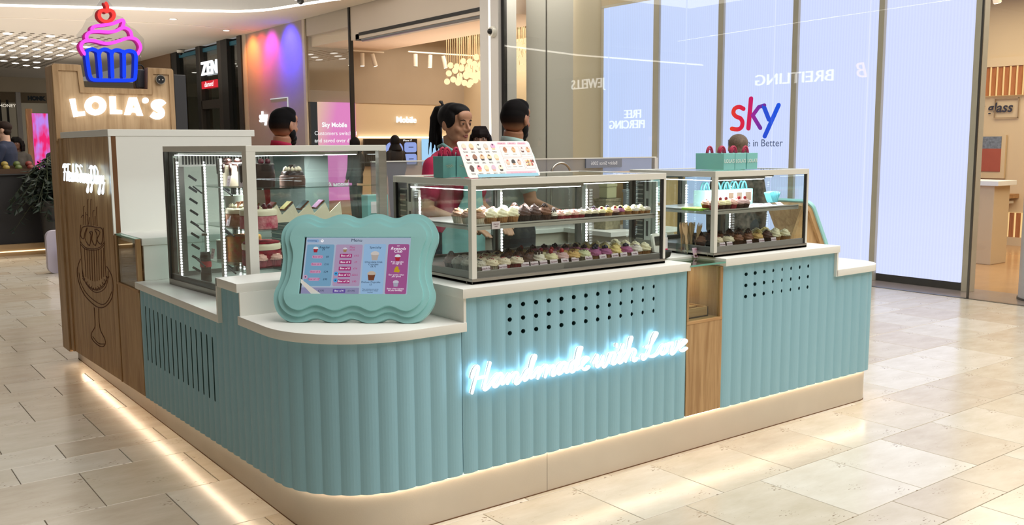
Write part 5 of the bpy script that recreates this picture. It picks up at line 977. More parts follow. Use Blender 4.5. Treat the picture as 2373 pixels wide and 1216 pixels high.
# ------------------------------------------------------------------ tall case contents
def cakeobj(nm, label, M, layers, top=None, group='layer cakes in the tall case'):
    t = thing(nm, label, 'cake', M.translation, 0, group)
    for part, r0, r1, z0, z1, m_ in layers:
        n = 36; rg_ = random.Random(len(part)); rings = []
        for z, r in ((z0, r0), ((z0 + z1) / 2, (r0 + r1) / 2 * 1.01), (z1 - .004, r1), (z1, r1 - .006)):
            rings.append([((r + rg_.uniform(-.002, .002)) * math.cos(2 * PI * k / n), (r + rg_.uniform(-.002, .002)) * math.sin(2 * PI * k / n), z) for k in range(n)])
        MB().rings(rings).build(part, m_, t, smooth=.8, world=False)
    if top: top(t)
    return t
RV = mat('red_velvet_sponge', 'a5182c', .8, noise=.5, nscale=45, bump=.5, bscale=80, col2='6a0f1c'); CRM = mat('cream_icing', 'f2e5c8', .5, bump=.1); NAKED = mat('crumb_sponge', '9e4a35', .8, noise=.6, nscale=35, col2='d9b090', bump=.4); CARR = mat('carrot_crumb', 'b3481f', .8, noise=.6, nscale=30, col2='8a7a30', bump=.5); BERRY = mat('dark_cherry', '5c1220', .35); CHOCD = mat('dark_chocolate', '2a150f', .3); PKCR = mat('pink_crumb', 'b52c50', .8, noise=.5, nscale=35, col2='dfa0a0', bump=.4)
def topberries(m_, r, z, n, s=.013):
    def f(t):
        for k in range(n):
            a = 2 * PI * k / n; MB().ell((r * math.cos(a), r * math.sin(a), z), (s, s, s), 10, 8).build('fruit', m_, t, smooth=True, world=False)
    return f
def topwaves(z, r, m2=None):
    def f(t):
        b = MB()
        for k in range(12): a = 2 * PI * k / 12; b.tube([(r * math.cos(a), r * math.sin(a), z), (r * 1.0 * math.cos(a + .1), r * math.sin(a + .1), z + .012), (r * .93 * math.cos(a + .2), r * .93 * math.sin(a + .2), z + .022)], [.011, .008, .001], 8)
        b.build('icing_peaks', CRM, t, smooth=True, world=False)
        for k in range(5): a = k * 1.26; MB().obox(Matrix.Translation((r * .6 * math.cos(a), r * .6 * math.sin(a), z + .014)) @ Matrix.Rotation(a, 4, 'Z') @ Matrix.Rotation(1, 4, 'Y'), -.018, .018, -.008, .008, -.002, .002).build('chocolate_curl', m2 or BERRY, t, world=False)
    return f
def at1(x, y, z): return M1c @ Matrix.Translation((x, y, z))
cakeobj('layer_cake', 'red velvet layer cake on the lowest glass shelf by the white post', at1(.13, .15, .168), [('sponge', .088, .088, 0, .075, RV), ('icing', .089, .088, .075, .105, CRM), ('crumb_top', .086, .084, .105, .112, RV)])
cakeobj('layer_cake', 'orange and green crumbed cake behind the red velvet cake', at1(.14, .36, .168), [('sponge', .085, .085, 0, .125, CARR)])
cakeobj('layer_cake', 'pink crumbed cream cake with cherries on the middle glass shelf', at1(.12, .145, .343), [('sponge', .085, .085, 0, .06, PKCR), ('icing', .086, .085, .06, .09, CRM)], topberries(BERRY, .055, .098, 9))
cakeobj('layer_cake', 'naked crumb cake with chocolate curls on the middle glass shelf', at1(.13, .34, .343), [('sponge', .08, .08, 0, .06, NAKED), ('icing', .081, .08, .06, .085, CRM)], topwaves(.085, .055, NAKED))
def dripf(t):
    for k in range(14):
        a = 2 * PI * k / 14; l = .03 + .03 * ((k * 7) % 5) / 5; MB().tube([(.083 * math.cos(a), .083 * math.sin(a), .105), (.084 * math.cos(a), .084 * math.sin(a), .105 - l)], [.008, .006], 8).ell((.084 * math.cos(a), .084 * math.sin(a), .105 - l), (.0065,) * 3, 8, 6).build('drip', CHOCD, t, smooth=True, world=False)
    topberries(CHOCD, .05, .12, 7, .014)(t)
cakeobj('drip_cake', 'dark mirror glazed drip cake on the top glass shelf', at1(.13, .17, .533), [('sponge', .082, .082, 0, .105, CHOCD), ('glaze', .083, .08, .1, .11, CHOCD)], topberries(BERRY, .055, .118, 8, .014))
cakeobj('drip_cake', 'cream cake with dark chocolate drips on the top glass shelf', at1(.12, .37, .533), [('sponge', .075, .075, 0, .11, CRM), ('glaze', .076, .074, .1, .113, CHOCD)], dripf)
t = cakeobj('small_pot_cake', 'little round orange crumb cake before the dark glazed cake', at1(.06, .10, .533), [('sponge', .025, .02, 0, .05, CARR)])
pot = thing('white_storage_pot', 'white round tub behind the shelves of the tall case', 'tub', at1(.2, .55, .343).translation); MB().rings([[(r * math.cos(2 * PI * k / 28), r * math.sin(2 * PI * k / 28), z) for k in range(28)] for r, z in ((.05, 0), (.06, .13), (.063, .135))]).build('body', mat('tub_white', 'd7d8cf', .5), pot, world=False, smooth=.6)
# bottle
bt = thing('cola_bottle', 'glass bottle of dark cola with a silver cap on the lowest shelf', 'bottle', at1(.07, .66, .03).translation)
prof = [(.0, .0), (.024, .0), (.027, .01), (.026, .045), (.0235, .06), (.026, .085), (.0275, .11), (.024, .14), (.015, .175), (.0115, .20), (.0125, .212), (.0, .212)]
prof = [(r, z * 1.15) for r, z in prof]
MB().rings([[(max(r, .0005) * math.cos(2 * PI * k / 20), max(r, .0005) * math.sin(2 * PI * k / 20), z) for k in range(20)] for r, z in prof[:8]]).build('cola', mat('cola', '2a1712', .15), bt, smooth=True, world=False)
MB().rings([[(max(r, .0005) * 1.04 * math.cos(2 * PI * k / 20), max(r, .0005) * 1.04 * math.sin(2 * PI * k / 20), z) for k in range(20)] for r, z in prof]).build('glass_body', GLASSD, bt, smooth=True, world=False); MB().cyl((0, 0, .244), (0, 0, .256), .0145, .0135, 16).build('cap', STEEL, bt, world=False)
MB().rings([[(.0283 * math.cos(2 * PI * k / 20), .0283 * math.sin(2 * PI * k / 20), z) for k in range(20)] for z in (.085, .115)]).build('label_band', mat('label_red', 'b8323a', .5), bt, world=False)
tn = thing('silver_can', 'plain silver canister beside the cola bottle', 'can', at1(.10, .52, .167).translation); MB().cyl((0, 0, 0), (0, 0, .09), .028, n=24).build('body', STEEL, tn, smooth=.7, world=False)
MB().cyl((0, 0, .09), (0, 0, .094), .028, n=24).build('lid', WHITEM, tn, world=False)
for i, (x, y_, z) in enumerate([(.045, .52, .17), (.045, .10, .17), (.045, .12, .345), (.045, .32, .345), (.045, .30, .534), (.045, .16, .534)]):
    card(at1(x, y_, z) @ Matrix.Rotation(PI, 4, 'Z') @ FRONT(0, 0, 0) @ Matrix.Rotation(R(-90 + 0), 4, 'Y') @ Matrix.Rotation(PI, 4, 'Y') @ Matrix.Rotation(R(-12), 4, 'X'), f'pale pink price card, {ORD[i + 1]} counted up from the bottom of the tall case', 'price cards in the tall case', .035, .05, ('Cake', '£34', ))
# folded cookie tray stand
MB_ = MB(); pts = []
st = thing('cookie_riser', 'white zigzag riser holding decorated cookies in the tall case', 'riser', at1(.25, .10, .343).translation)
zig = []
for k in range(6): zig += [(.045 + k * .085, .0), (.045 + k * .085 + .06, .05)]
poly = [(.045, -.035)] + zig + [(.045 + 5 * .085 + .07, -.035)]
MB().prism([(p[0] + .0, p[1] + .40) for p in poly], M1c @ FRONT(0, .10, 0), 0, .004).build('zigzag_panel', CRM, st)
ckc = ['6b8a55', 'b5686a', 'b7a04f', '6c7a80', 'a86a9a', '7a5030']
for k in range(5):
    c_ = thing('iced_cookie', f'iced cookie, {ORD[k + 1]} from left on the white zigzag riser', 'cookie', at1(.085 + k * .085, .13, .44).translation, 0, 'iced cookies on the zigzag riser')
    Mx = M1c @ Matrix.Translation((.085 + k * .085, .13, .44)) @ Matrix.Rotation(-.7, 4, 'Y')
    MB().obox(Mx, -.03, .03, -.025, .025, -.004, .004).build('biscuit', mat('biscuit_base', '6b4128', .8), c_, bevel=.002); MB().obox(Mx, -.027, .027, -.022, .022, .004, .006).build('icing', mat('cookie_icing%d' % k, ckc[k], .6, noise=.3, nscale=60), c_)
# top shelf loaves at right
cakeobj('loaf_cake', 'dark topped loaf cake on the top shelf at the right', at1(.33, .2, .533), [('sponge', .06, .06, 0, .05, mat('loaf', '5b4034', .7)), ('topping', .055, .05, .05, .07, CHOCD)], topwaves(.07, .035, CHOCD))

# ------------------------------------------------------------------ short case upper shelf: handled boxes
TB = mat('box_teal', '7fc0bd', .55); TBL = mat('box_pale_teal', 'a9d4d1', .55)
def handled_box(x, y, z, w_, h_, d_, label, m_, hm_, win=False, grp='teal handled boxes in the short case', rz=0.):
    t = thing('handled_box', label, 'box', (x, y, z), rz, grp); MB().box(-w_ / 2, w_ / 2, 0, d_, 0, h_).build('box_body', m_, t, bevel=.0015, world=False)
    for q, k_ in ((.0, 0), (.010, 1)):
        P_ = [(-.022 + .044 * i / 12, d_ / 2 - .01 + .02 * k_, h_ + .04 * math.sin(PI * i / 12) ** .6) for i in range(13)]; MB().tube(P_, .0048, 8).build('handle', hm_, t, smooth=True, world=False)
    if win: MB().box(-w_ * .3, w_ * .3, -.0015, 0, h_ * .25, h_ * .8).build('window', mat('box_window', '6d5a4c', .2), t, world=False); MB().box(-w_ * .36, w_ * .36, -.001, 0, h_ * .2, h_ * .86).build('window_frame', WHITE, t, world=False)
    return t
HT = mat('handle_teal', '76c4cf', .5)
for i, (x, w_) in enumerate([(2.40, .09), (2.49, .075), (2.565, .07), (2.635, .07), (2.71, .08)]):
    handled_box(x, .30, .946 + .2265, w_, .085, .08, f'pale teal handled cake box, {ORD[i + 1]} from left on the short case shelf', TBL if i < 2 else TB, HT, win=i >= 2)
bz = tag(MB().prism([(p[0], p[1]) for p in rrect(-.02, .10, -.006, .006, .004)], FRONT(2.13, .12, 1.176), -.12, 0).build('green_tray', mat('lime_green', '86b83a', .5)), 'lime green paper leaf tray on the short case upper shelf', 'tray')
nk = thing('napkin_stack', 'crinkled teal paper napkins beside the boxes in the short case', 'napkins', (2.79, .2, 1.175)); b = MB()
for k in range(7): b.obox(Matrix.Translation((2.775 + k * .006, .2, 1.185)) @ Matrix.Rotation(-.5 + k * .16, 4, 'Y'), -.002, .002, -.02, .02, 0, .06)
b.build('paper_fan', HT, nk)
for i, x in enumerate([2.47, 2.53, 2.60, 2.69]): card(FRONT(x, .06, 1.177) @ Matrix.Rotation(R(-60), 4, 'X'), f'lilac price card lying on the short case shelf, {ORD[i + 1]} from left', 'lilac cards in the short case', .045, .03)
# ================================================================== menu screen
nv = (-0.59123861, -0.67342861, 0.44376889)
ya, ti = -0.7205, 0.4598
uu = Vector((math.cos(ya), math.sin(ya), 0)); fn_ = Vector((math.sin(ya), -math.cos(ya), 0)); vv = Vector((0, 0, 1)) * math.cos(ti) - fn_ * math.sin(ti)
MS = frameM((.2179, .2284, .8112), uu, vv)
ms_ = thing('menu_screen', 'digital menu in a thick wavy teal frame leaning on the rounded white ledge', 'screen', (.2179, .2284, .8112))
FR = mat('menu_frame_teal', '9ad0cf', .35); 
scr = [tuple(p) for p in SCR]; x0, x1, y0, y1 = -.2145, .2225, .1125, .3545
hole = [(x0, y0), (x1, y0), (x1, y1), (x0, y1)]
for nm, P_, d0, d1 in (('outer_layer', OUTER, -.022, 0), ('middle_layer', MID, 0, .012), ('inner_layer', INNER, .012, .024)):
    Pc = cat2(P_, 3, closed=True); o = MB().prism(Pc, MS, d0, d1, holes=[hole] if nm != 'outer_layer' else None).build(nm, FR, ms_, bevel=.004, bseg=3, smooth=.5)
DB = lambda nm, c, s=.5: emit(nm, c, s)
SB = DB('screen_base', 'b5c3d8', .72)
MB().prism([(x0 + .001, y0 + .001), (x1 - .001, y0 + .001), (x1 - .001, y1 - .001), (x0 + .001, y1 - .001)], MS, .0, .013).build('display', SB, ms_); dsp = ms_.children[-1]
MB().prism([(x0, y0), (x0 + .006, y0), (x0 + .006, y1), (x0, y1)], MS, .0, .0135).build('display_edge', BLACK, ms_)
W_, H_ = x1 - x0, y1 - y0
def sp(u, v): return (x0 + u * W_, y1 - v * H_)
def panel(nm, u0, u1, v0, v1, m_, d=.0142, r=.006):
    a, b_ = sp(u0, v1), sp(u1, v0); MB().prism(rrect(a[0], b_[0], a[1], b_[1], r, 3), MS, .012, d).build(nm, m_, dsp)
def st_(s, u, v, size, m_, shear=0, sx=1.): p = sp(u, v); text(s, MS @ Matrix.Translation((p[0], p[1], .0150)), size, m_, dsp, 'lettering', ext=.0002, shear=shear, bold=0, sx=sx)
DK = DB('menu_dark', '24324a', .8); WT = DB('menu_white', 'f6f4fa', .95); MG = DB('menu_magenta', 'b03a7c', .7); PKT = DB('menu_pinktext', 'b5407a', .8); PP = DB('menu_pill', 'd3a5c6', .7)
BLU = DB('menu_blue', '7eaccb', .72); LIL = DB('menu_lilac', 'b9a0c0', .72); SKY = DB('menu_sky', '9dc2e6', .74); MGP = DB('menu_rewards', 'b0609a', .68); GRL = DB('menu_strip', '9797bb', .72); VIO = DB('menu_violet', '6a55a8', .7)
panel('price_panel', .028, .285, .125, .855, BLU); panel('price_panel', .30, .55, .125, .855, LIL); panel('price_panel', .565, .77, .115, .995, SKY); panel('price_panel', .79, .985, .115, .985, MGP); panel('price_panel', .015, .55, .88, .995, GRL, r=.002)
st_('Menu', .49, .052, .0185, DK, sx=1.1)
panel('badge', .02, .135, .035, .085, DB('badge_blue', '8fb0d8', .75)); st_('Containing', .07, .06, .0085, DK); MB().prism([(sp(.165, .06)[0] + .006 * math.cos(k), sp(.165, .06)[1] + .006 * math.sin(k)) for k in [PI * q / 8 for q in range(16)]], MS, .012, .0143).build('badge', WT, dsp); st_('V', .165, .06, .010, DK)
def icon(u, v, s, c1, c2, c3=None):
    p = sp(u, v); T = MS @ Matrix.Translation((p[0], p[1], 0))
    MB().prism([(-s * .6, 0), (-s * .42, -s), (s * .42, -s), (s * .6, 0)], T, .012, .0148).build('cupcake_icon', DB('ic' + c1, c1, .7), dsp)
    MB().prism([(s * .68 * math.cos(q), s * .5 * math.sin(q) * (1 if math.sin(q) > 0 else .3)) for q in [2 * PI * k / 14 for k in range(14)]], T, .012, .0150).build('icing_icon', DB('ic' + c2, c2, .75), dsp)
icon(.112, .20, .016, 'b0303a', 'e8e4ea'); st_('Regular', .195, .178, .014, DK); st_('£4', .185, .22, .0105, DK)
icon(.388, .205, .013, 'b08a5e', 'd8d4e0'); st_('Mini', .455, .178, .013, PKT); st_('£2.50', .455, .222, .0095, PKT)
for k, (a, c_) in enumerate([('Box of 2', '£8'), ('Box of 4', '£16'), ('Box of 6', '£24'), ('Box of 12*', '£40')]):
    v = .345 + k * .131; panel('price_pill', .085 - k * .004, .188 - k * .004, v - .028, v + .028, PP, .0146); st_(a, .137 - k * .004, v, .0115, PKT); st_(c_, .228, v, .0115, DK)
for k, (a, c_) in enumerate([('Box of 2', '£4.5'), ('Box of 4', '£9'), ('Box of 8', '£16'), ('Box of 12', '£22.5'), ('Box of 24', '£40')]):
    v = .325 + k * .112; panel('price_pill', .345, .458, v - .034, v + .034, MG, .0146, .002); st_(a, .402, v, .0115, WT); st_(c_, .50, v, .011, PKT)
for (u, v) in ((.325, .64), (.325, .755), (.043, .70)): p = sp(u, v); MB().prism([(p[0] + .0085 * math.cos(k), p[1] + .0085 * math.sin(k)) for k in [PI * q / 8 for q in range(16)]], MS, .012, .0154).build('round_badge', DB('rb', '4fa6e0', .75) if u > .1 else PP, dsp); MB().prism([(p[0] + .003 * math.cos(k), p[1] + .003 * math.sin(k)) for k in [PI * q / 4 for q in range(8)]], MS, .012, .0157).build('badge_dot', DK, dsp)
st_('£3.95', .20, .935, .011, DK); panel('price_pill', .31, .425, .905, .97, VIO, .0148, .002); st_('Box of 4', .367, .937, .0105, WT); st_('£14.95', .48, .937, .0105, DK)
st_('Specialty', .672, .178, .0135, DK); icon(.672, .295, .026, 'c3b6ac', 'd7cfc8'); st_('Chocolate Disk', .665, .435, .0115, DK); st_('Cupcake', .665, .475, .0115, DK); st_('£4.75', .665, .515, .010, DK)
icon(.655, .645, .026, '7c4a35', 'c9b9a8'); st_('Deluxe Cupcake', .655, .785, .0115, DK); st_('£5', .655, .825, .010, DK); st_('*Seat selections are not be', .655, .905, .006, DK); st_('discounted with or deeper', .655, .932, .006, DK); st_('vouchers', .655, .96, .006, DK)
st_('MEET', .885, .15, .005, WT); st_('Rewards', .885, .195, .0175, WT, .25); st_('Club', .885, .245, .0175, WT, .25); icon(.885, .335, .018, 'b8303c', 'dfe6ea'); st_('Free cupcake', .885, .43, .0095, WT); st_('on sign up', .885, .46, .0095, WT)
MB().prism([(sp(.885, .555)[0] + a, sp(.885, .555)[1] + b_) for a, b_ in [(-.011, -.012), (-.008, .004), (-.002, .012), (.006, .010), (.007, 0), (.013, -.006), (.010, -.014)]], MS, .012, .0150).build('coin_icon', DB('coin', 'c9a52a', .75), dsp)
st_('Earn points when', .885, .655, .0088, WT); st_('you spend', .885, .685, .0088, WT); icon(.885, .785, .018, 'b4b0c4', 'cfcbd8'); st_('Enjoy a free cupcake', .885, .895, .0082, WT); st_('on your birthday!', .885, .925, .0082, WT)
pt = [sp(.0, .66), sp(.0, .80), sp(.10, .998), sp(.20, .998), sp(.09, .84)]
MB().prism([sp(.004, .735), sp(.004, .80), sp(.115, .995), sp(.205, .995), sp(.10, .865)], MS, .0155, .0162).build('tape_strip', mat('white_tape', 'f2eee9', .6), ms_)
MB().obox(MS, -.18, .18, .12, .30, -.05, -.022).build('housing', BLACK, ms_)
MB().obox(Matrix.Translation((.33, .36, .811)) @ Matrix.Rotation(ya, 4, 'Z'), -.06, .06, -.05, .01, 0, .012).build('stand_foot', BLACK, ms_)

# ================================================================== price board on the case
t3 = 0.5209; yb3 = .0097; u3 = Vector((math.cos(yb3), math.sin(yb3), 0)); f3_ = Vector((math.sin(yb3), -math.cos(yb3), 0)); v3 = Vector((0, 0, 1)) * math.cos(t3) - f3_ * math.sin(t3)
MBd = frameM((.856, .058, 1.3725), u3, v3); bw, bh = .3734, .168
bd = thing('price_board', 'white tilted board of printed cupcakes standing on top of the long case', 'board', (.856, .058, 1.3725))
MB().prism(rrect(-bw / 2, bw / 2, 0, bh, .012), MBd, 0, .003).build('board_panel', mat('board_white', 'f0ece6', .5), bd); bdp = bd.children[-1]
MB().obox(MBd, -bw / 2 + .05, bw / 2 - .01, .0, .014, .003, .0042).build('blue_strip', mat('strip_blue', '8fc4d8', .5), bd)
MB().obox(MBd, -.1, .1, .06, .1, -.035, 0).build('easel_foot', STEELD, bd)
cols = [('c99ca4', 'f0dcc4'), ('b07850', 'ecd2a4'), ('8a8480', 'eee8e0'), ('e0b890', 'd8cfc4'), ('f0cfa0', 'dfa8cc'), ('6a4a44', 'f0dcd8'), ('3c2c26', '9a6a50'), ('4a3c34', 'e8c49c'), ('3a3a34', 'ecd4a8'), ('dfb98a', 'f0e2c4'), ('4a342c', '5c443c'), ('e6b06c', 'e87888'), ('dcb080', 'eedfb8'), ('e2b49c', 'd8b8cc'), ('3c3430', 'f0e6cc')]
mc = {}
def pmx(c):
    if c not in mc: mc[c] = mat('print_' + c, c, .6)
    return mc[c]
def bicon(u, v, s, c1, c2, c3):
    T = MBd @ Matrix.Translation((-bw / 2 + u * bw, bh * (1 - v), 0))
    MB().prism([(-s * .52, 0), (-s * .36, -s * .75), (s * .36, -s * .75), (s * .52, 0)], T, .003, .0036).build('printed_case', pmx(c1), bdp)
    MB().prism([(s * .62 * math.cos(q), -.1 * s + s * .95 * math.sin(q) * (1 if math.sin(q) > 0 else .25)) for q in [2 * PI * k / 14 for k in range(14)]], T, .003, .0038).build('printed_icing', pmx(c2), bdp)
    if c3: MB().prism([(s * .22 * math.cos(q), s * .5 + s * .22 * math.sin(q)) for q in [2 * PI * k / 8 for k in range(8)]], T, .003, .0040).build('printed_topping', pmx(c3), bdp)
IK = mat('print_ink', '6c6a70', .6)
bt_ = lambda s, u, v, size, m_=IK: text(s, MBd @ Matrix.Translation((-bw / 2 + u * bw, bh * (1 - v), .0034)), size, m_, bdp, 'print', ext=.0001)
tops = [None, None, '22201e', None, '3c2a3a', 'c0303c', None, 'a0603c', '4a3024', None, None, '241c20', None, None, '5c3020']
flv = ['Red Velvet', 'Carrot', 'Cookies', 'Sprinkle', 'Blueberry', 'Strawberry', 'Chocolate', 'Salted', 'Bourbon', 'Vanilla', 'Brownie', 'Raspberry', 'Lemon', 'Unicorn', 'Black Forest']
for i in range(15):
    r_, c_ = divmod(i, 5); u = .075 + c_ * .098 + (.0 if r_ < 2 else .01); v = .155 + r_ * .30
    bicon(u, v, .0185, cols[i][0], cols[i][1], tops[i]); bt_(flv[i], u, v + .135, .0058); bt_('vanilla sponge', u, v + .158, .0036)
for i, u in enumerate((.60, .745, .885)): MB().prism(rrect(-bw / 2 + (u - .06) * bw, -bw / 2 + (u + .06) * bw, bh * .91, bh * .965, .003), MBd, .003, .0034).build('pink_heading', pmx('f0b6c6'), bdp); bt_(('Regular £4', 'Box of 4', 'Box of 12')[i], u, .062, .0075, pmx('a84068'))
for a in ((.555, .82, .16, .45), (.83, .98, .16, .45), (.555, .82, .48, .80), (.84, .975, .50, .78)):
    u0, u1, v0, v1 = a; L4 = [(-bw / 2 + u0 * bw, bh * (1 - v1)), (-bw / 2 + u1 * bw, bh * (1 - v1)), (-bw / 2 + u1 * bw, bh * (1 - v0)), (-bw / 2 + u0 * bw, bh * (1 - v0))]
    b = MB()
    for k in range(4): p, q = L4[k], L4[(k + 1) % 4]; b.tube([MBd @ Vector((p[0], p[1], .003)), MBd @ Vector((q[0], q[1], .003))], .0005, 4)
    b.build('printed_outline', pmx('d9a9b4'), bdp)
for (u, v, c1, c2, c3) in ((.62, .25, 'c8926a', 'b07048', None), (.74, .25, 'd0a060', 'e0b888', 'b06040'), (.865, .25, '6a3c34', 'f0d8d4', '7a2c30'), (.945, .25, 'd89060', 'eebf94', 'a03c30'), (.60, .60, 'e0b898', 'f0cbb8', 'd8706c'), (.68, .60, 'd8a884', '3c3430', None), (.76, .60, 'e6b490', 'e8c0b0', '5c2430')): bicon(u, v, .0165, c1, c2, c3); bt_('Peanut Butter', u, v + .125, .0036)
for k in range(9): bicon(.865 + (k % 5) * .024, .58 + (k // 5) * .09, .009, ['b04038', '6c7038', 'e8c898', '8c5030', 'c05048'][k % 5], ['c85850', '5c4030', 'f0dcb0', 'd8a060', 'e8d0b0'][(k + 2) % 5], None)
MB().prism(rrect(-bw / 2 + .53 * bw, -bw / 2 + .955 * bw, bh * .055, bh * .145, .003), MBd, .003, .0034).build('pink_footer', pmx('f2b9c8'), bdp); bt_('Ask a member of the team about allergens', .74, .90, .0065, pmx('d8789a'))

# ================================================================== teal carrier bags
BAGT = mat('bag_teal', '5f9f9d', .6, noise=.05, nscale=10); BAGL = mat('bag_light_teal', '86c9c4', .55)
HR = mat('handle_crimson', 'b8214a', .5); GOLD = mat('bag_gold', 'b7b08a', .4)
def bag(x, y, z, w_, d_, h_, label, m_, grp, rz=0, txt=None, script=False):
    t = thing('carrier_bag', label, 'bag', (x, y, z), rz, grp)
    b = MB(); e = .004
    b.add([(-w_ / 2, 0, 0), (w_ / 2, 0, 0), (w_ / 2, d_, 0), (-w_ / 2, d_, 0), (-w_ / 2 - .001, -e * .3, h_), (w_ / 2 + .001, -e * .3, h_), (w_ / 2 + .001, d_ + e * .3, h_), (-w_ / 2 - .001, d_ + e * .3, h_), (-w_ / 2, d_ / 2, h_ * .55), (w_ / 2, d_ / 2, h_ * .55)],
          [(3, 2, 1, 0), (0, 1, 5, 4), (2, 3, 7, 6), (1, 2, 6, 5), (3, 0, 4, 7), (4, 5, 6, 7)]); b.build('bag_body', m_, t, world=False, bevel=.001)
    for k_, dy in ((0, .25), (1, .7)):
        P_ = [(-w_ * .28 + w_ * .56 * i / 12, d_ * dy, h_ - .002 + .036 * math.sin(PI * i / 12) ** .55) for i in range(13)]; MB().tube(P_, .0055, 8).build('handle', HR, t, smooth=True, world=False)
        P2 = [(-w_ * .17 + w_ * .34 * i / 12, d_ * dy, h_ - .002 + .024 * math.sin(PI * i / 12) ** .55) for i in range(13)]; MB().tube(P2, .004, 8).build('handle', HR, t, smooth=True, world=False)
    M = Matrix.Translation((x, y, z)) @ Matrix.Rotation(rz, 4, 'Z')
    if txt: text(txt, M @ FRONT(0, -.0018, h_ * .52), .026, mat('bag_print', 'dcebe4', .5), t, ext=.0003, bold=.0006)
    if script:
        for k, s_ in enumerate(([(-.018, .052), (-.01, .048), (-.004, .053), (.004, .05), (.012, .055)], [(-.01, .042), (-.002, .046), (.006, .043), (.014, .049), (.02, .047)])): stroke([s_], M @ FRONT(0, -.0014, 0), .0007, GOLD, t, 'gold_script', n=5)
    return t
Bz = 1.3705
bag(.684, .215, Bz, .062, .075, .088, 'small deep teal carrier bag, left one of the pair beside the price board', BAGT, 'teal bags on the long case', script=True)
bag(.750, .212, Bz, .062, .075, .088, 'small deep teal carrier bag half hidden behind the price board edge', BAGT, 'teal bags on the long case', script=True)
bag(2.372, .155, Bz, .085, .19, .086, "light teal printed carrier bag, leftmost of three on the short case", BAGL, 'light teal bags on the short case', txt="LOLA'S")
bag(2.462, .155, Bz, .085, .19, .086, "light teal printed carrier bag, middle of three on the short case", BAGL, 'light teal bags on the short case', txt="LOLA'S")
bag(2.556, .155, Bz, .085, .19, .086, "light teal printed carrier bag, rightmost of three on the short case", BAGL, 'light teal bags on the short case', txt="LOLA'S")

# ================================================================== things on the worktop between the cases
t = thing('sanitiser_bottle', 'clear pump bottle of hand gel with pink label between the cases', 'bottle', (2.035, .30, .946))
MB().prism(rrect(-.026, .026, -.018, .018, .012), Matrix.Translation((2.035, .30, .946)), 0, .105).build('bottle_body', mat('gel_clear', 'c8d4d0', .15), t, bevel=.004, smooth=.6); MB().prism(rrect(-.02, .022, -.02, -.0185, .0005, 2), Matrix.Translation((2.035, .30, .955)), 0, .075).build('label', PAPERW, t); MB().prism(rrect(-.02, .022, -.0205, -.0187, .0005, 2), Matrix.Translation((2.035, .30, .953)), 0, .02).build('label_pink', PINK, t); MB().cyl((2.035, .3, 1.05), (2.035, .3, 1.075), .016, .013, 16).cyl((2.035, .3, 1.075), (2.035, .3, 1.10), .007, n=10).box(2.022, 2.048, .29, .31, 1.095, 1.108).build('pump', WHITEM, t)
t = thing('card_reader', 'white card reader with black screen propped on a black cradle', 'card reader', (1.90, .17, .946))
Mr = Matrix.Translation((1.895, .20, 1.015)) @ Matrix.Rotation(R(-12), 4, 'X'); MB().prism(rrect(-.038, .038, -.05, .05, .009), Mr @ frameM((0, 0, 0), (1, 0, 0), (0, 0, 1)), 0, .014).build('reader_body', WHITEM, t, bevel=.002); MB().prism(rrect(-.026, .026, -.01, .035, .003), Mr @ frameM((0, 0, 0), (1, 0, 0), (0, 0, 1)), .014, .0155).build('screen', BLACK, t); MB().rings([[(1.86 + r * math.cos(a), .15 + r * .8 * math.sin(a), z) for a in [2 * PI * k / 28 for k in range(28)]] for r, z in ((.035, .946), (.06, .958), (.07, .985), (.064, .985), (.05, .965))]).build('cradle', BLACK, t, smooth=.8)
t = thing('utensil_holder', 'clear holder packed with wooden forks beside the hand gel', 'utensil holder', (2.13, .22, .946)); MB().box(2.095, 2.10, .18, .26, .947, 1.0).box(2.165, 2.17, .18, .26, .947, 1.0).box(2.095, 2.17, .18, .184, .947, 1.0).box(2.095, 2.17, .256, .26, .947, 1.0).box(2.095, 2.17, .18, .26, .947, .951).build('holder', GLASS, t)
WD = mat('birch_wood', 'd7b88c', .6, noise=.12, nscale=20)
rf = random.Random(4); f0 = None
for k in range(14):
    fo = thing('wooden_fork', 'pale wooden fork standing in the clear holder beside the hand gel', 'fork', (2.112 + (k % 5) * .011 + rf.uniform(-.002, .002), .19 + (k // 5) * .022, .952), 0, 'wooden forks in the clear holder')
    if f0 is None:
        f0 = fo; me = MB().prism([(-.004, 0), (.004, 0), (.0045, .08), (.010, .10), (.0115, .125), (.008, .14), (.0055, .118), (.0028, .14), (0, .118), (-.0028, .14), (-.0055, .118), (-.008, .14), (-.0115, .125), (-.010, .10), (-.0045, .08)], frameM((0, 0, 0), (1, 0, 0), (0, 0, 1)), 0, .0014).mesh('fork_blade', WD)
    o = bpy.data.objects.new('fork_blade', me); COL.objects.link(o); o.parent = fo; fo.scale = (1.25, 1.25, 1.12); fo.rotation_euler = (rf.uniform(-.08, .12), rf.uniform(-.22, .18) + .03 * (k % 5 - 2), rf.uniform(-.6, .6))
t = thing('cupcake_leaflet', 'small pink leaflet card with printed cupcakes in front of the forks', 'leaflet', (2.12, .14, .946)); Ml = FRONT(2.118, .125, .937) @ Matrix.Rotation(R(-16), 4, 'X'); MB().obox(Ml, -.035, .035, 0, .05, 0, .002).build('card', mat('leaflet_pink', 'e6c3d4', .5), t)
for k, (x, c1, c2) in enumerate([(-.02, '5c3430', 'ecd8c8'), (0, 'a88a6a', 'f2e4d0'), (.02, '38343c', 'b08a90')]): MB().prism([(x - .007, .004), (x + .007, .004), (x + .009, .014), (x - .009, .014)], Ml, .002, .0026).build('printed_case', pmx(c1), t); MB().prism([(x + .0095 * math.cos(q), .014 + .010 * max(0, math.sin(q))) for q in [PI * j / 8 for j in range(9)]], Ml, .002, .0027).build('printed_icing', pmx(c2), t)
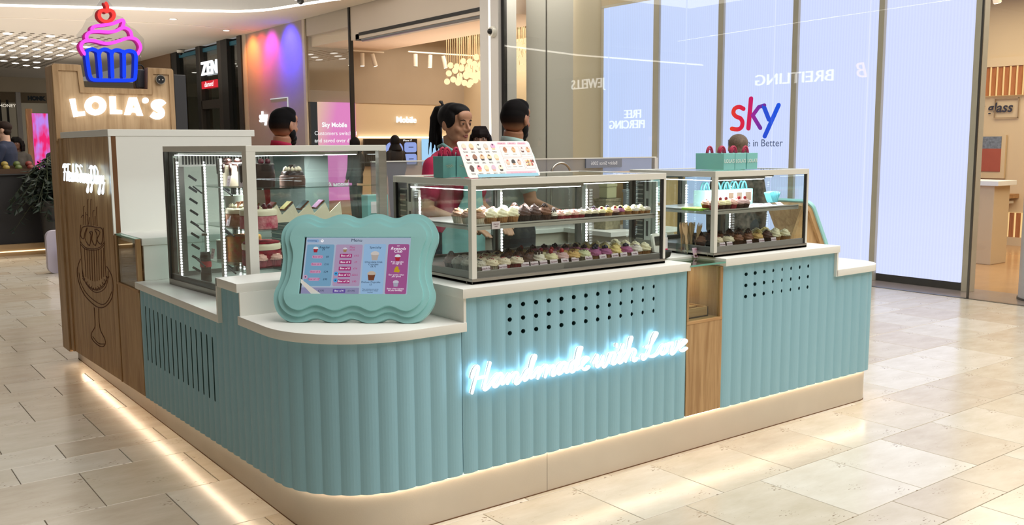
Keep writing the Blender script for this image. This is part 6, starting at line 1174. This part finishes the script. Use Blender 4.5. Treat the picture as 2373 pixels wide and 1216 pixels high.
text('Cupcakes', Ml @ Matrix.Translation((0, .04, .0025)), .010, PINK, t, ext=.0001)
# ================================================================== back of the kiosk
rp = bpy.data.materials.new('frosted_screen'); rp.use_nodes = True; nt = rp.node_tree; nt.nodes.clear(); t_ = nt.nodes.new('ShaderNodeBsdfTransparent'); d_ = nt.nodes.new('ShaderNodeBsdfPrincipled'); d_.inputs['Base Color'].default_value = (*lin('b3b4bc'), 1); d_.inputs['Metallic'].default_value = .6; d_.inputs['Roughness'].default_value = .35; m_ = nt.nodes.new('ShaderNodeMixShader'); m_.inputs[0].default_value = .45; o_ = nt.nodes.new('ShaderNodeOutputMaterial'); nt.links.new(t_.outputs[0], m_.inputs[1]); nt.links.new(d_.outputs[0], m_.inputs[2]); nt.links.new(m_.outputs[0], o_.inputs[0])
t = thing('rear_screen', 'frosted silver glass screen along the back of the kiosk', 'screen', (2.8, 2.3, 0)); MB().box(1.45, 4.035, 2.3, 2.312, .9, 1.402).build('screen_panel', rp, t); MB().box(1.45, 4.035, 2.296, 2.316, 1.40, 1.408).build('top_trim', WHITEM, t); MB().box(4.0, 4.035, 2.28, 2.3, .2, 1.40).build('end_post', GREYP, t)
MB().box(3.269, 3.642, 2.285, 2.298, 1.33, 1.40).build('sign_plate', mat('sign_slate', '7d8390', .5), t); text('Baking Since 2006', Matrix.Translation((3.455, 2.284, 1.364)) @ Matrix.Diagonal((-1, 1, 1, 1)) @ FRONT(0, 0, 0), .038, mat('sign_pale', 'c9cdd6', .5), t, ext=.0005, bold=.0008)
t = thing('rear_counter', 'oak topped rear counter of the kiosk below the frosted screen', 'counter', (2.9, 2.1, 0)); MB().box(1.45, 4.0, 1.95, 2.28, .1, .90).build('base_unit', mat('counter_cream', 'c9bfae', .6), t); MB().box(1.45, 4.0, 1.93, 2.29, .90, .93).build('counter_top', WHITE, t, bevel=.003)
t = thing('rear_hutch', 'light oak hutch with pinned notices at the back right of the kiosk', 'cabinet', (3.5, 2.0, .93)); MB().box(3.14, 3.9, 1.86, 1.88, .3, 1.27).build('front_panel', oak('hutch_oak', 'c4a676', 'a98a5c', 'z'), t); MB().box(2.45, 3.92, 1.84, 2.2, 1.272, 1.302).build('hutch_top', OAKX, t, bevel=.002)
MB().box(3.28, 3.42, 1.853, 1.858, .98, 1.20).build('notice', mat('notice_green', 'b9d3cc', .6), t); text('Allergens', FRONT(3.35, 1.851, 1.15), .026, IK, t); text('& hygiene', FRONT(3.35, 1.851, 1.07), .02, IK, t)
MB().box(3.47, 3.62, 1.853, 1.858, 1.08, 1.26).build('notice', mat('notice_blue', '9cc4cc', .6), t)
for nm, lab, cat_, bx, m_ in (('steel_mixer', 'dark round appliance on the rear counter seen through the long case', 'appliance', None, CHAR), ('grey_box', 'plain grey lidded box on the rear counter', 'box', (3.02, 3.16, 1.5, 1.62, .93, 1.2), mat('box_grey', '8f98a6', .5)), ('straw_basket', 'woven straw basket behind the long case', 'basket', (2.86, 3.0, 1.62, 1.74, .93, 1.14), mat('straw', 'a59a7a', .8, noise=.5, nscale=40)), ('yellow_pack', 'yellow green paper pack in the straw basket', 'pack', (2.89, 2.98, 1.64, 1.72, 1.14, 1.24), mat('pack_lime', 'bcb98e', .6))):
    t = thing(nm, lab, cat_, (3, 1.7, .93))
    if bx: MB().box(*bx).build('body', m_, t, bevel=.006); MB().box(bx[0] - .003, bx[1] + .003, bx[2] - .003, bx[3] + .003, bx[5] - .02, bx[5]).build('rim', m_, t, bevel=.002)
    else: MB().cyl((3.25, 1.72, .93), (3.25, 1.72, 1.27), .085, .1, 24).build('body', m_, t, smooth=.7); MB().cyl((3.25, 1.72, 1.27), (3.25, 1.72, 1.29), .1, .06, 24).build('lid', STEEL, t, smooth=.7)
tag(MB().box(2.75, 3.4, 1.45, 1.93, .90, .93).build('side_worktop', WHITE), 'short white worktop carrying the basket behind the long case', 'worktop')
tag(MB().box(2.78, 3.38, 1.48, 1.92, .2, .90).build('side_cabinet', mat('counter_cream2', 'c9bfae', .6)), 'cream base cabinet under the short rear worktop', 'cabinet')
t = thing('swan_neck_tap', 'chrome swan neck tap in front of the frosted rear screen', 'tap', (2.95, 2.2, .93)); P_ = [(2.86, 2.2, .93), (2.86, 2.2, 1.30)] + [(2.95 - .09 * math.cos(a), 2.2, 1.30 + .075 * math.sin(a)) for a in [PI * k / 10 for k in range(1, 11)]] + [(3.04, 2.2, 1.26)]
MB().tube(P_, .009, 10).build('spout', STEEL, t, smooth=True); MB().cyl((2.86, 2.2, .93), (2.86, 2.2, .98), .022, n=16).tube([(2.86, 2.2, .98), (2.80, 2.16, 1.01)], .006, 8).build('lever', STEEL, t, smooth=.7)
t = thing('teal_towel_box', 'teal paper carton beside the tall case', 'box', (1.30, 1.72, .9)); MB().box(1.24, 1.38, 1.97, 2.05, .9, 1.21).build('carton', BAGL, t, bevel=.003); MB().box(1.26, 1.32, 1.966, 1.97, 1.1, 1.17).build('label', PAPERW, t)
tag(MB().box(1.15, 1.44, 1.9, 2.1, .2, .9).build('side_stand', mat('stand_white', 'c8c4bb', .6)), 'narrow white stand beside the tall case', 'stand')
# second leaning menu at the right end (seen from behind)
t = thing('rear_menu_frame', 'second teal framed menu seen edge on behind the short case', 'screen', (3.4, .55, .812))
Mq = frameM((3.50, .56, .822), (0, 1, 0), (-.52, 0, .854)); MB().prism(rrect(-.26, .06, 0, .40, .06, 8), Mq, -.002, .02).build('frame', FR, t, bevel=.003, smooth=.5); MB().prism(rrect(-.25, .05, .01, .39, .055, 8), Mq, -.035, -.002).build('oak_back', OAKZ, t)
MB().add([(3.10, .33, .812), (3.47, .33, .812), (3.27, .33, 1.14), (3.10, .35, .812), (3.47, .35, .812), (3.27, .35, 1.14)], [(0, 1, 2), (5, 4, 3), (0, 3, 4, 1), (1, 4, 5, 2), (2, 5, 3, 0)]).build('oak_easel', OAKZ, t)

# ================================================================== people
def remeshed(mb, name, m, parent, voxel=.008, it=4, sm=.5):
    o = mb.build(name, m, None); md = o.modifiers.new('r', 'REMESH'); md.mode = 'VOXEL'; md.voxel_size = voxel; md.use_smooth_shade = True
    s2 = o.modifiers.new('s', 'SMOOTH'); s2.factor = sm; s2.iterations = it
    dg = bpy.context.evaluated_depsgraph_get(); me = bpy.data.meshes.new_from_object(o.evaluated_get(dg)); o.modifiers.clear(); o.data = me; me.materials.clear(); me.materials.append(m)
    me.polygons.foreach_set('use_smooth', [True] * len(me.polygons)); me.polygons.foreach_set('material_index', [0] * len(me.polygons)); o.parent = parent; return o
def V3(*a): return Vector(a)
def person(name, label, loc, dirv, H, skin, hair, top, bottom, style='short', vox=.008, pose='down', headyaw=0., headpitch=0., beard=False, female=False, apron=None, longsleeve=False, collar=None, topmat=None, lips=None, group=None, seat=False):
    t = thing(name, label, 'person', loc, math.atan2(dirv[0], -dirv[1])); t['category'] = 'person'
    k = H / 1.70; W = dict(world=False)
    SK = mat('skin_' + skin, skin, .55, noise=.06, nscale=12); HR_ = mat('hair_' + hair, hair, .62, noise=.4, nscale=70, spec=.15); TP = topmat or mat('top_' + top, top, .8, noise=.12, nscale=14, bump=.15, bscale=30); BT = mat('trousers_' + bottom, bottom, .85)
    sh = .160 if female else .185; hipw = .09
    HM = Matrix.Translation((0, -.012 * k, 1.575 * k)) @ Matrix.Rotation(headyaw, 4, 'Z') @ Matrix.Rotation(headpitch, 4, 'X') @ Matrix.Scale(k, 4); HR3 = HM.to_3x3().normalized()
    def e(b, c, r, n=20, m=14): b.ell(HM @ Vector(c), [x * k for x in r], n, m, HR3)
    b = MB()
    # head
    fw = .93 if female else 1.
    e(b, (0, .012, .035), (.074, .094, .083)); e(b, (0, -.018, -.012), (.066, .07, .082)); e(b, (0, -.034, -.056), (.050 * fw, .050, .050)); e(b, (0, -.064, -.090), (.021 * fw, .020, .019)); e(b, (0, -.050, -.072), (.036 * fw, .040, .034)); e(b, (.030, -.036, -.066), (.022, .036, .026)); e(b, (-.030, -.036, -.066), (.022, .036, .026)); e(b, (0, -.060, -.040), (.034, .032, .034))
    e(b, (.036, -.058, -.018), (.024, .022, .022)); e(b, (-.036, -.058, -.018), (.024, .022, .022)); e(b, (0, -.078, .030), (.046, .014, .012)); e(b, (0, -.070, .055), (.055, .022, .035))
    N = lambda p: HM @ Vector(p)
    b.tube([N((0, -.084, .028)), N((0, -.096, .005)), N((0, -.110, -.018))], [.007 * k, .0085 * k, .0105 * k], 10); e(b, (.010, -.096, -.022), (.0085, .010, .0075)); e(b, (-.010, -.096, -.022), (.0085, .010, .0075)); e(b, (0, -.103, -.020), (.010, .010, .009))
    e(b, (0, -.086, -.046), (.022, .009, .006)); e(b, (0, -.084, -.056), (.018, .009, .007)); e(b, (.031, -.078, .008), (.015, .010, .006)); e(b, (-.031, -.078, .008), (.015, .010, .006)); e(b, (.031, -.077, .019), (.016, .010, .005)); e(b, (-.031, -.077, .019), (.016, .010, .005))
    for s in (1, -1): b.ell(N((s * .076, .012, -.002)), (.009 * k, .018 * k, .031 * k), 14, 10, HR3); b.ell(N((s * .074, .006, -.024)), (.007 * k, .010 * k, .012 * k), 10, 8, HR3)
    # neck, torso, legs
    b.tube([N((0, .02, -.06)), V3(0, .012 * k, 1.44 * k), V3(0, .01 * k, 1.38 * k)], [(.050 if female else .059) * k, (.052 if female else .061) * k, .07 * k], 18)
    def tor(b, g=0., z0=.9, z1=1.42):
        tab = [(.90, .155, .115), (1.0, .150, .108), (1.08, .132 if female else .142, .10), (1.18, .140 if female else .155, .11), (1.28, .150 if female else .168, .118), (1.36, .150 if female else .165, .105), (1.405, .125, .085), (1.43, .075, .065)]
        rings = [[((rx + g) * k * math.cos(2 * PI * j / 24), ((ry + g) * math.sin(2 * PI * j / 24) + .01) * k, z * k + (g * .4 if z > 1.35 else 0)) for j in range(24)] for z, rx, ry in tab if z0 - .01 <= z <= z1 + .02]
        b.rings(rings)
        if female: b.ell((.07 * k, -.075 * k, 1.25 * k), ((.058 + g) * k, (.055 + g) * k, (.06 + g) * k)); b.ell((-.07 * k, -.075 * k, 1.25 * k), ((.058 + g) * k, (.055 + g) * k, (.06 + g) * k))
    tor(b)
    def limb(b, P, Rr, g=0., n=14): b.tube([tuple(c * k for c in p) for p in P], [(r + g) * k for r in Rr], n); [b.ell(tuple(c * k for c in p), ((r + g) * k,) * 3, n, 8) for p, r in zip(P, Rr)]
    arms = []
    for s in (1, -1):
        if pose == 'down': P = [(s * sh, .01, 1.345), (s * (sh + .045), .02, 1.10), (s * (sh + .05), -.05, .87)]
        elif pose == 'work': P = [(s * sh, .01, 1.345), (s * (sh + .055), .0, 1.11), (s * (sh - .03), -.22, 1.03)]
        elif pose == 'reach': P = [(s * sh, .01, 1.345), (s * (sh + .05), -.07, 1.12), (s * (sh - .02), -.30, 1.16)]
        arms.append(P); limb(b, P, [.047, .040, .027]); limb(b, [P[0], tuple((a + c) / 2 for a, c in zip(P[0], P[1]))], [.05, .046])
        w_ = Vector(P[2]); d = (w_ - Vector(P[1])).normalized(); side = d.cross(Vector((0, 0, 1))); side = side.normalized() if side.length > .1 else Vector((1, 0, 0))
        if abs(d.z) > .8: side = Vector((0, -1, 0)) 
        up = side.cross(d).normalized()
        pc = w_ + d * .045; b.tube([tuple(w_ * k), tuple(pc * k), tuple((w_ + d * .085) * k)], [.024 * k, .034 * k, .030 * k], 12)
        for q, (o_, L_) in enumerate(((-.026, .062), (-.009, .074), (.009, .07), (.025, .054))):
            f0_ = w_ + d * .08 + side * o_; cdn = -up * .02; b.tube([tuple(f0_ * k), tuple((f0_ + d * L_ * .55 + cdn * .3) * k), tuple((f0_ + d * L_ + cdn) * k)], [.0092 * k, .0085 * k, .007 * k], 8)
        ths = -s if pose != 'down' else 1; b.tube([tuple((w_ + d * .025 + side * ths * .02) * k), tuple((w_ + d * .055 + side * ths * .045) * k), tuple((w_ + d * .085 + side * ths * .052 - up * .01) * k)], [.013 * k, .0105 * k, .008 * k], 8)
    legs = [[(s * hipw, .01, .92), (s * (hipw + .01), .0, .49), (s * (hipw + .015), .03, .09)] for s in (1, -1)]
    for P in legs: limb(b, P, [.085, .055, .038]); s = 1 if P[0][0] > 0 else -1; b.ell((P[2][0] * k, -.04 * k, .035 * k), (.04 * k, .12 * k, .035 * k))
    remeshed(b, 'body', SK, t, vox, 3)
    # trousers + shoes
    b = MB()
    for P in legs: limb(b, P, [.09, .062, .05], .012)
    b.ell((0, .01 * k, .94 * k), (.17 * k, .125 * k, .1 * k)); remeshed(b, 'trousers', BT, t, max(vox, .012), 3)
    b = MB()
    for s in (1, -1): b.ell(((hipw + .015) * s * k, -.045 * k, .035 * k), (.048 * k, .135 * k, .042 * k)); b.ell(((hipw + .015) * s * k, .02 * k, .06 * k), (.045 * k, .06 * k, .055 * k))
    remeshed(b, 'shoes', BLACK, t, .012, 2)
    # top
    b = MB(); tor(b, .014, .9, 1.42)
    for P in arms:
        e_ = tuple(a + (c - a) * (.62 if not longsleeve else 1) for a, c in zip(P[0], P[1])); limb(b, [P[0], e_], [.046, .045], .012); b.tube([(0, .01 * k, 1.405 * k), (P[0][0] * .6, .01 * k, 1.375 * k), (P[0][0] * k, .01 * k, 1.345 * k)], [.06 * k, .055 * k, .05 * k], 14)
        if longsleeve: limb(b, [P[1], tuple(a + (c - a) * .92 for a, c in zip(P[1], P[2]))], [.044, .032], .010)
    b.ell((0, .015 * k, 1.39 * k), (.13 * k, .075 * k, .035 * k)); remeshed(b, 'shirt', TP, t, max(vox, .008), 4)
    if collar:
        cb = MB(); n = 30; rg = [[((.067 + .008 * u) * k * math.cos(a), ((.065 + .008 * u) * math.sin(a) + .012) * k, (1.475 - .035 * u + .012 * math.sin(a)) * k) for a in [PI * .5 + (2 * PI * (j / n)) for j in range(n)]] for u in (0, 1)]
        rg2 = [[(p[0] * .94, p[1] * .94, p[2]) for p in rg[1]], [(p[0] * .94, p[1] * .94, p[2]) for p in rg[0]]]
        cb.rings(rg + rg2 + [rg[0]], caps=False); cb.build('collar', mat('collar_' + collar, collar, .8), t, smooth=True, world=False)
    # hair
    b = MB()
    if style == 'fade':
        e(b, (0, .012, .050), (.0765, .0965, .075), 28, 20); e(b, (0, -.020, .086), (.064, .068, .046)); e(b, (0, .031, .020), (.0775, .0835, .080), 28, 20); e(b, (0, .020, -.02), (.068, .068, .050), 28, 20)
        hm_ = bpy.data.materials.new('faded_hair_' + hair); hm_.use_nodes = True; nt = hm_.node_tree; bs = nt.nodes['Principled BSDF']; tc = nt.nodes.new('ShaderNodeTexCoord'); sx = nt.nodes.new('ShaderNodeSeparateXYZ'); cr = nt.nodes.new('ShaderNodeValToRGB'); mr = nt.nodes.new('ShaderNodeMapRange')
        nt.links.new(tc.outputs['Object'], sx.inputs[0]); nt.links.new(sx.outputs[2], mr.inputs[0]); mr.inputs[1].default_value = 1.525 * k; mr.inputs[2].default_value = 1.605 * k; nt.links.new(mr.outputs[0], cr.inputs[0]); E0 = cr.color_ramp.elements; E0[0].position = 0; E0[0].color = (*lin(skin), 1); E0[1].position = 1; E0[1].color = (*lin(hair), 1); e3 = cr.color_ramp.elements.new(.5); e3.color = (*lin('2a1c16'), 1)
        nt.links.new(cr.outputs[0], bs.inputs['Base Color']); bs.inputs['Roughness'].default_value = .8; bs.inputs['Specular IOR Level'].default_value = .1; remeshed(b, 'hair', hm_, t, .006, 3)
    elif style in ('pony', 'fringe', 'bob'):
        e(b, (0, .026, .042), (.0815, .089, .082), 28, 20); e(b, (0, -.010, .080), (.071, .070, .043))
        for s in (1, -1): e(b, (s * .060, .0, .035), (.024, .05, .055))
        if style == 'pony':
            e(b, (0, .098, .075), (.03, .028, .028)); P_ = [N((0, .10, .08)), N((.004, .135, .07)), N((.0, .15, .02)), N((-.004, .145, -.04)), N((.0, .135, -.10)), N((0, .128, -.135))]; b.tube(P_, [.022 * k, .034 * k, .038 * k, .032 * k, .02 * k, .004 * k], 14)
            for q in range(16):
                a = q * .8; rr_ = .022 + .008 * (q % 3); b.tube([N((rr_ * math.cos(a) * .6, .13 + rr_ * math.sin(a) * .4, .06)), N((rr_ * math.cos(a), .148 + rr_ * .5 * math.sin(a), .0)), N((rr_ * math.cos(a) * 1.2, .14 + rr_ * .7 * math.sin(a), -.08)), N((rr_ * math.cos(a) * 1.5, .125 + rr_ * math.sin(a), -.15 - .012 * (q % 4)))], [.008 * k, .009 * k, .007 * k, .0035 * k], 6)
            for q in range(6): b.tube([N((0, .10, .10)), N((.01 * (q - 3), .115 + .004 * q, .122 + .003 * (q % 3)))], [.006 * k, .003 * k], 6)
        else:
            for q in range(13): x_ = -.06 + .01 * q; b.tube([N((x_ * .7, -.035, .118)), N((x_, -.088 + abs(x_) * .35, .085)), N((x_ * 1.05, -.101 + abs(x_) * .55, .052)), N((x_ * 1.08, -.097 + abs(x_) * .6, .026 - .006 * (q % 2)))], [.013 * k, .013 * k, .011 * k, .006 * k], 8)
            for s in (1, -1):
                for q in range(6): b.tube([N((s * .07, -.03 + q * .02, .05)), N((s * .088, -.03 + q * .022, -.03)), N((s * .086, -.025 + q * .022, -.13))], [.02 * k, .018 * k, .010 * k], 8)
            e(b, (0, .075, -.05), (.075, .04, .1))
        remeshed(b, 'hair', HR_, t, .0055, 2, .4)
    elif style == 'hood':
        e(b, (0, .015, .02), (.098, .112, .125), 24, 16); b.tube([N((0, .02, -.06)), V3(0, .01 * k, 1.40 * k)], [.10 * k, .15 * k], 18); remeshed(b, 'headscarf', HR_, t, .012, 2)
    elif style == 'bald': e(b, (0, .03, .03), (.076, .085, .07)); remeshed(b, 'hair', HR_, t, .008, 3)
    else: e(b, (0, .02, .05), (.082, .095, .075), 24, 16); e(b, (0, -.02, .088), (.062, .062, .036)); e(b, (0, .05, -.01), (.072, .05, .05)); remeshed(b, 'hair', HR_, t, .007, 3)
    if beard:
        b = MB(); e(b, (0, -.043, -.075), (.053, .052, .040)); e(b, (0, -.068, -.100), (.030, .028, .028)); e(b, (.05, -.02, -.045), (.020, .030, .040)); e(b, (-.05, -.02, -.045), (.020, .030, .040)); remeshed(b, 'beard', HR_, t, .006, 3)
    # eyes, brows, lips
    for s in (1, -1):
        b = MB(); e(b, (s * .031, -.0775, .0125), (.0125, .0085, .0062), 14, 10); b.build('eye', mat_eye, t, smooth=True, **W)
        b = MB(); e(b, (s * .030, -.0852, .0125), (.0052, .0018, .0054), 12, 8); b.build('iris', mat_iris, t, smooth=True, **W)
        b = MB(); b.tube([N((s * .014, -.0885, .031)), N((s * .031, -.0885, .037)), N((s * .048, -.078, .031))], [.0022 * k, .0028 * k, .0012 * k], 8); b.build('eyebrow', HR_, t, smooth=True, **W)
        if female: b = MB(); b.tube([N((s * .018, -.0845, .0145)), N((s * .031, -.0870, .0195)), N((s * .045, -.078, .0145))], [.0010 * k, .0016 * k, .0010 * k], 6); b.build('eyelash_line', BLACK, t, smooth=True, **W)
    b = MB(); b.tube([N((-.021, -.0835, -.0505)), N((-.007, -.0925, -.0462)), N((0, -.0925, -.0470)), N((.007, -.0925, -.0462)), N((.021, -.0835, -.0505))], [.0012 * k, .0033 * k, .0030 * k, .0033 * k, .0012 * k], 8); b.tube([N((-.019, -.084, -.0525)), N((-.008, -.0905, -.0555)), N((.008, -.0905, -.0555)), N((.019, -.084, -.0525))], [.0012 * k, .0042 * k, .0042 * k, .0012 * k], 8); b.build('lips', mat('lips_' + (lips or skin), lips or '9a5a4c', .45), t, smooth=True, **W)
    if apron:
        AP = mat('apron_' + apron, apron, .8, noise=.1, nscale=10, bump=.2, bscale=25); b = MB(); n = 20
        def apt(u, z):
            hw = .45 if z > 1.18 else (.45 + (1.18 - z) * 3.2 if z > .98 else 1.25)
            a = -PI / 2 + u * hw; rx, ry = (.178, .15) if not female else (.172, .165); 
            return ((rx * math.cos(a)) * k, (ry * math.sin(a) + .005) * k - (.0 if z > 1 else .01), z * k)
        zs = [1.37, 1.3, 1.22, 1.18, 1.12, 1.05, .98, .9, .8, .7, .6, .52]
        rings = [[apt(-1 + 2 * j / n, z) for j in range(n + 1)] for z in zs]; bk = [[(p[0] * .97, p[1] * .97 + .003, p[2]) for p in r] for r in rings]
        b.rings([r + q[::-1] for r, q in zip(rings, bk)]); b.build('apron', AP, t, smooth=True, **W)
        b = MB()
        for s in (1, -1): b.tube([apt(s * .95, 1.36), (s * .085 * k, -.085 * k, 1.425 * k), (s * .078 * k, .01 * k, 1.468 * k), (s * .04 * k, .085 * k, 1.455 * k), (0, .09 * k, 1.45 * k)], [.009 * k] * 5, 6)
        b.build('apron_strap', AP, t, smooth=True, **W)
    return t
mat_eye = mat('eye_white', 'e6e0da', .25); mat_iris = mat('iris_dark', '1d120d', .15)
RIGHTV = Vector((.8, -.6)); FWD = Vector((.6, .8))
person('person', 'woman with black ponytail in crimson shirt and teal apron standing behind the long case', (1.57, 1.52, 0), (.22, -.975), 1.75, 'b07f62', '120e0f', 'b81f4c', '22242c', 'pony', .0055, 'work', headyaw=.02, headpitch=.12, female=True, apron='86b8b4', lips='8a3b40')
person('person', 'bearded man in pale teal shirt seen from behind near the price board', (2.07, 1.60, 0), (.97, -.25), 1.785, '9c6a4c', '0f0c0c', 'b4d0cc', '2a2c33', 'fade', .0065, 'work', headyaw=.62, headpitch=.06, beard=True, collar='bcdad4', topmat=mat('shirt_pale_teal', 'b9d3cd', .8, noise=.1, nscale=10))
person('person', 'bearded man in crimson polo shirt standing behind the tall cake case', (1.20, 3.1, 0), (.97, -.1), 1.77, 'a9785c', '0d0b0c', 'b81f4c', '22242c', 'fade', .0075, 'down', headyaw=.5, beard=True, collar='b01d48')
person('person', 'woman with dark fringe looking over between the two servers', (3.22, 3.6, 0), (-.62, -.78), 1.67, '8d6a58', '1d1413', '4a4644', '2a2a2e', 'fringe', .0085, 'down', female=True, longsleeve=True)
pat_ = mat('animal_print', '6f655c', .8, noise=.9, nscale=28, col2='16130f')
person('person', 'grey haired shopper in patterned top behind the light teal bags', (4.46, 1.82, 0), (.7, .7), 1.585, 'b98a70', '7b6a5c', '6f655c', '2c2c30', 'short', .0085, 'down', female=True, longsleeve=True, topmat=pat_)
person('person', 'shopper in black headscarf and coat before the dark wall display', (8.35, 14.0, 0), (-.2, .98), 1.72, '8a6450', '141114', '161418', '141418', 'hood', .012, 'down', longsleeve=True)
person('person', 'shopper with dark covered head left of the black coated one', (7.42, 14.0, 0), (-.5, .86), 1.68, '8a6450', '141014', '1a181c', '18181c', 'hood', .012, 'down', longsleeve=True)
person('person', 'man in navy t-shirt standing behind the black fruit stall at the far left', (.88, 12.3, 0), (-.80, .35), 1.90, 'c09a84', '2a1d18', '1d2740', '20222a', 'short', .010, 'reach')
person('person', 'woman with dark hair in grey coat farther back beside the pink screen', (2.12, 15.0, 0), (-.6, -.8), 1.73, 'b48a74', '1a1414', '4b5058', '2a2c33', 'bob', .012, 'down', female=True, longsleeve=True)
person('person', 'woman with curly dark hair behind the plant near the pink screen', (1.58, 15.6, 0), (-.5, -.85), 1.71, '6a4636', '120e0e', '5a5550', '2a2c33', 'bob', .012, 'down', female=True, longsleeve=True)

# ================================================================== black fruit stall, plant, purple seat at the far left
t = thing('black_stall', 'tall plain black stall with fruit crates on top at the far left', 'stall', (0, 11.8, 0)); MB().box(-2.5, 1.36, 11.7, 12.1, .16, 1.13).build('front_panel', mat('stall_black', '19181b', .55), t, bevel=.004); MB().box(-2.5, 1.38, 11.66, 12.1, 1.13, 1.15).build('top', CHAR, t)
MB().box(-2.5, 1.36, 11.62, 12.1, .0, .16).build('base', mat('stall_base', 'a98c66', .6), t); MB().box(-2.5, 1.34, 11.605, 11.62, .055, .07).build('base_light', emit('stall_led', 'ffe2b4', 2.0), t)
fc_ = [('8a5a30', 'orange'), ('7a3028', 'red apple'), ('56632f', 'green pear'), ('94803a', 'yellow lemon')]; fr0 = {}
cr_ = thing('fruit_crate', 'dark wooden crate of mixed fruit on the black stall', 'crate', (.7, 11.8, 1.15))
for a_ in ((-.05, 1.2, 11.68, 11.695, 1.15, 1.22), (-.05, 1.2, 11.98, 11.995, 1.15, 1.26), (-.05, -.035, 11.68, 11.99, 1.15, 1.24), (1.185, 1.2, 11.68, 11.99, 1.15, 1.24)): MB().box(*a_).build('crate_board', mat('crate_wood', '4a3626', .8), cr_)
for i in range(16):
    c_, nmf = fc_[(i * 7) % 4]; x = .02 + (i % 8) * .155; y_ = 11.75 + (i // 8) * .13
    o = MB().ell((0, 0, 0), (.048, .048, .045), 14, 10).build('fruit', mat('fruit_' + c_, c_, .45), None, smooth=True, world=False, label=f'{nmf}, {ORD[i % 8 + 1]} from left in the {"front" if i < 8 else "back"} row of the fruit crate', cat='fruit', group='fruit in the crate'); o.location = (x, y_, 1.23 + (.05 if i >= 8 else 0))
pt = thing('leafy_plant', 'dark leafy plant trailing over the right end of the black stall', 'plant', (1.25, 11.3, 0)); rl = random.Random(9); b = MB(); sm_ = MB()
for i in range(75):
    a = rl.uniform(0, 2 * PI); base = V3(1.28 + rl.uniform(-.1, .1), 11.3 + rl.uniform(-.1, .1), .95 + rl.uniform(-.15, .45)); d = V3(math.cos(a), math.sin(a) * .7, rl.uniform(-.25, .5)); L_ = rl.uniform(.25, .62)
    pts_ = [base + d * L_ * u + V3(0, 0, -.45 * L_ * u * u * 1.6) for u in (0, .3, .6, 1)]; sm_.tube(pts_, [.008, .006, .004, .002], 5)
    for q in range(12):
        u = .15 + .85 * q / 11; p = base + d * L_ * u + V3(0, 0, -.72 * L_ * u * u); dl = V3(rl.uniform(-1, 1), rl.uniform(-1, 1), rl.uniform(-1, .2)).normalized(); l_ = rl.uniform(.09, .17); w_ = dl.cross(V3(0, 0, 1)).normalized() * l_ * .22 if abs(dl.z) < .98 else V3(l_ * .2, 0, 0); dr = V3(0, 0, -.015)
        b.add([p, p + dl * l_ * .4 + w_ + dr, p + dl * l_, p + dl * l_ * .4 - w_ + dr, p + dl * l_ * .45], [(0, 1, 4), (1, 2, 4), (0, 4, 3), (4, 2, 3)])
b.build('foliage', mat('leaf_dark', '24352a', .5, noise=.5, nscale=5), pt, kind='stuff', fixn=False); sm_.build('stems', mat('stem_green', '3a4228', .6), pt)
MB().rings([[(1.28 + r * math.cos(q), 11.3 + r * math.sin(q), z) for q in [2 * PI * j / 24 for j in range(24)]] for r, z in ((.13, .0), (.19, .75), (.2, .78), (.18, .78), (.17, .72))]).build('pot', CHAR, pt, smooth=.7)
t = thing('purple_seat', 'white seat with a purple cushion behind the oak tower', 'seat', (.98, 9.0, 0)); MB().prism(rrect(.78, 1.35, .0, .52, .08), FRONT(0, 9.2, 0), -.1, 0).build('seat_shell', mat('seat_white', 'b9b2c0', .5), t, bevel=.01); MB().ell((1.0, 9.02, .22), (.12, .1, .17)).build('cushion', mat('cushion_purple', '7d62b8', .7), t, smooth=True)
for o in list(bpy.data.objects):
    if o.type in ('MESH', 'FONT') and o.name.startswith('track_light') and False: pass
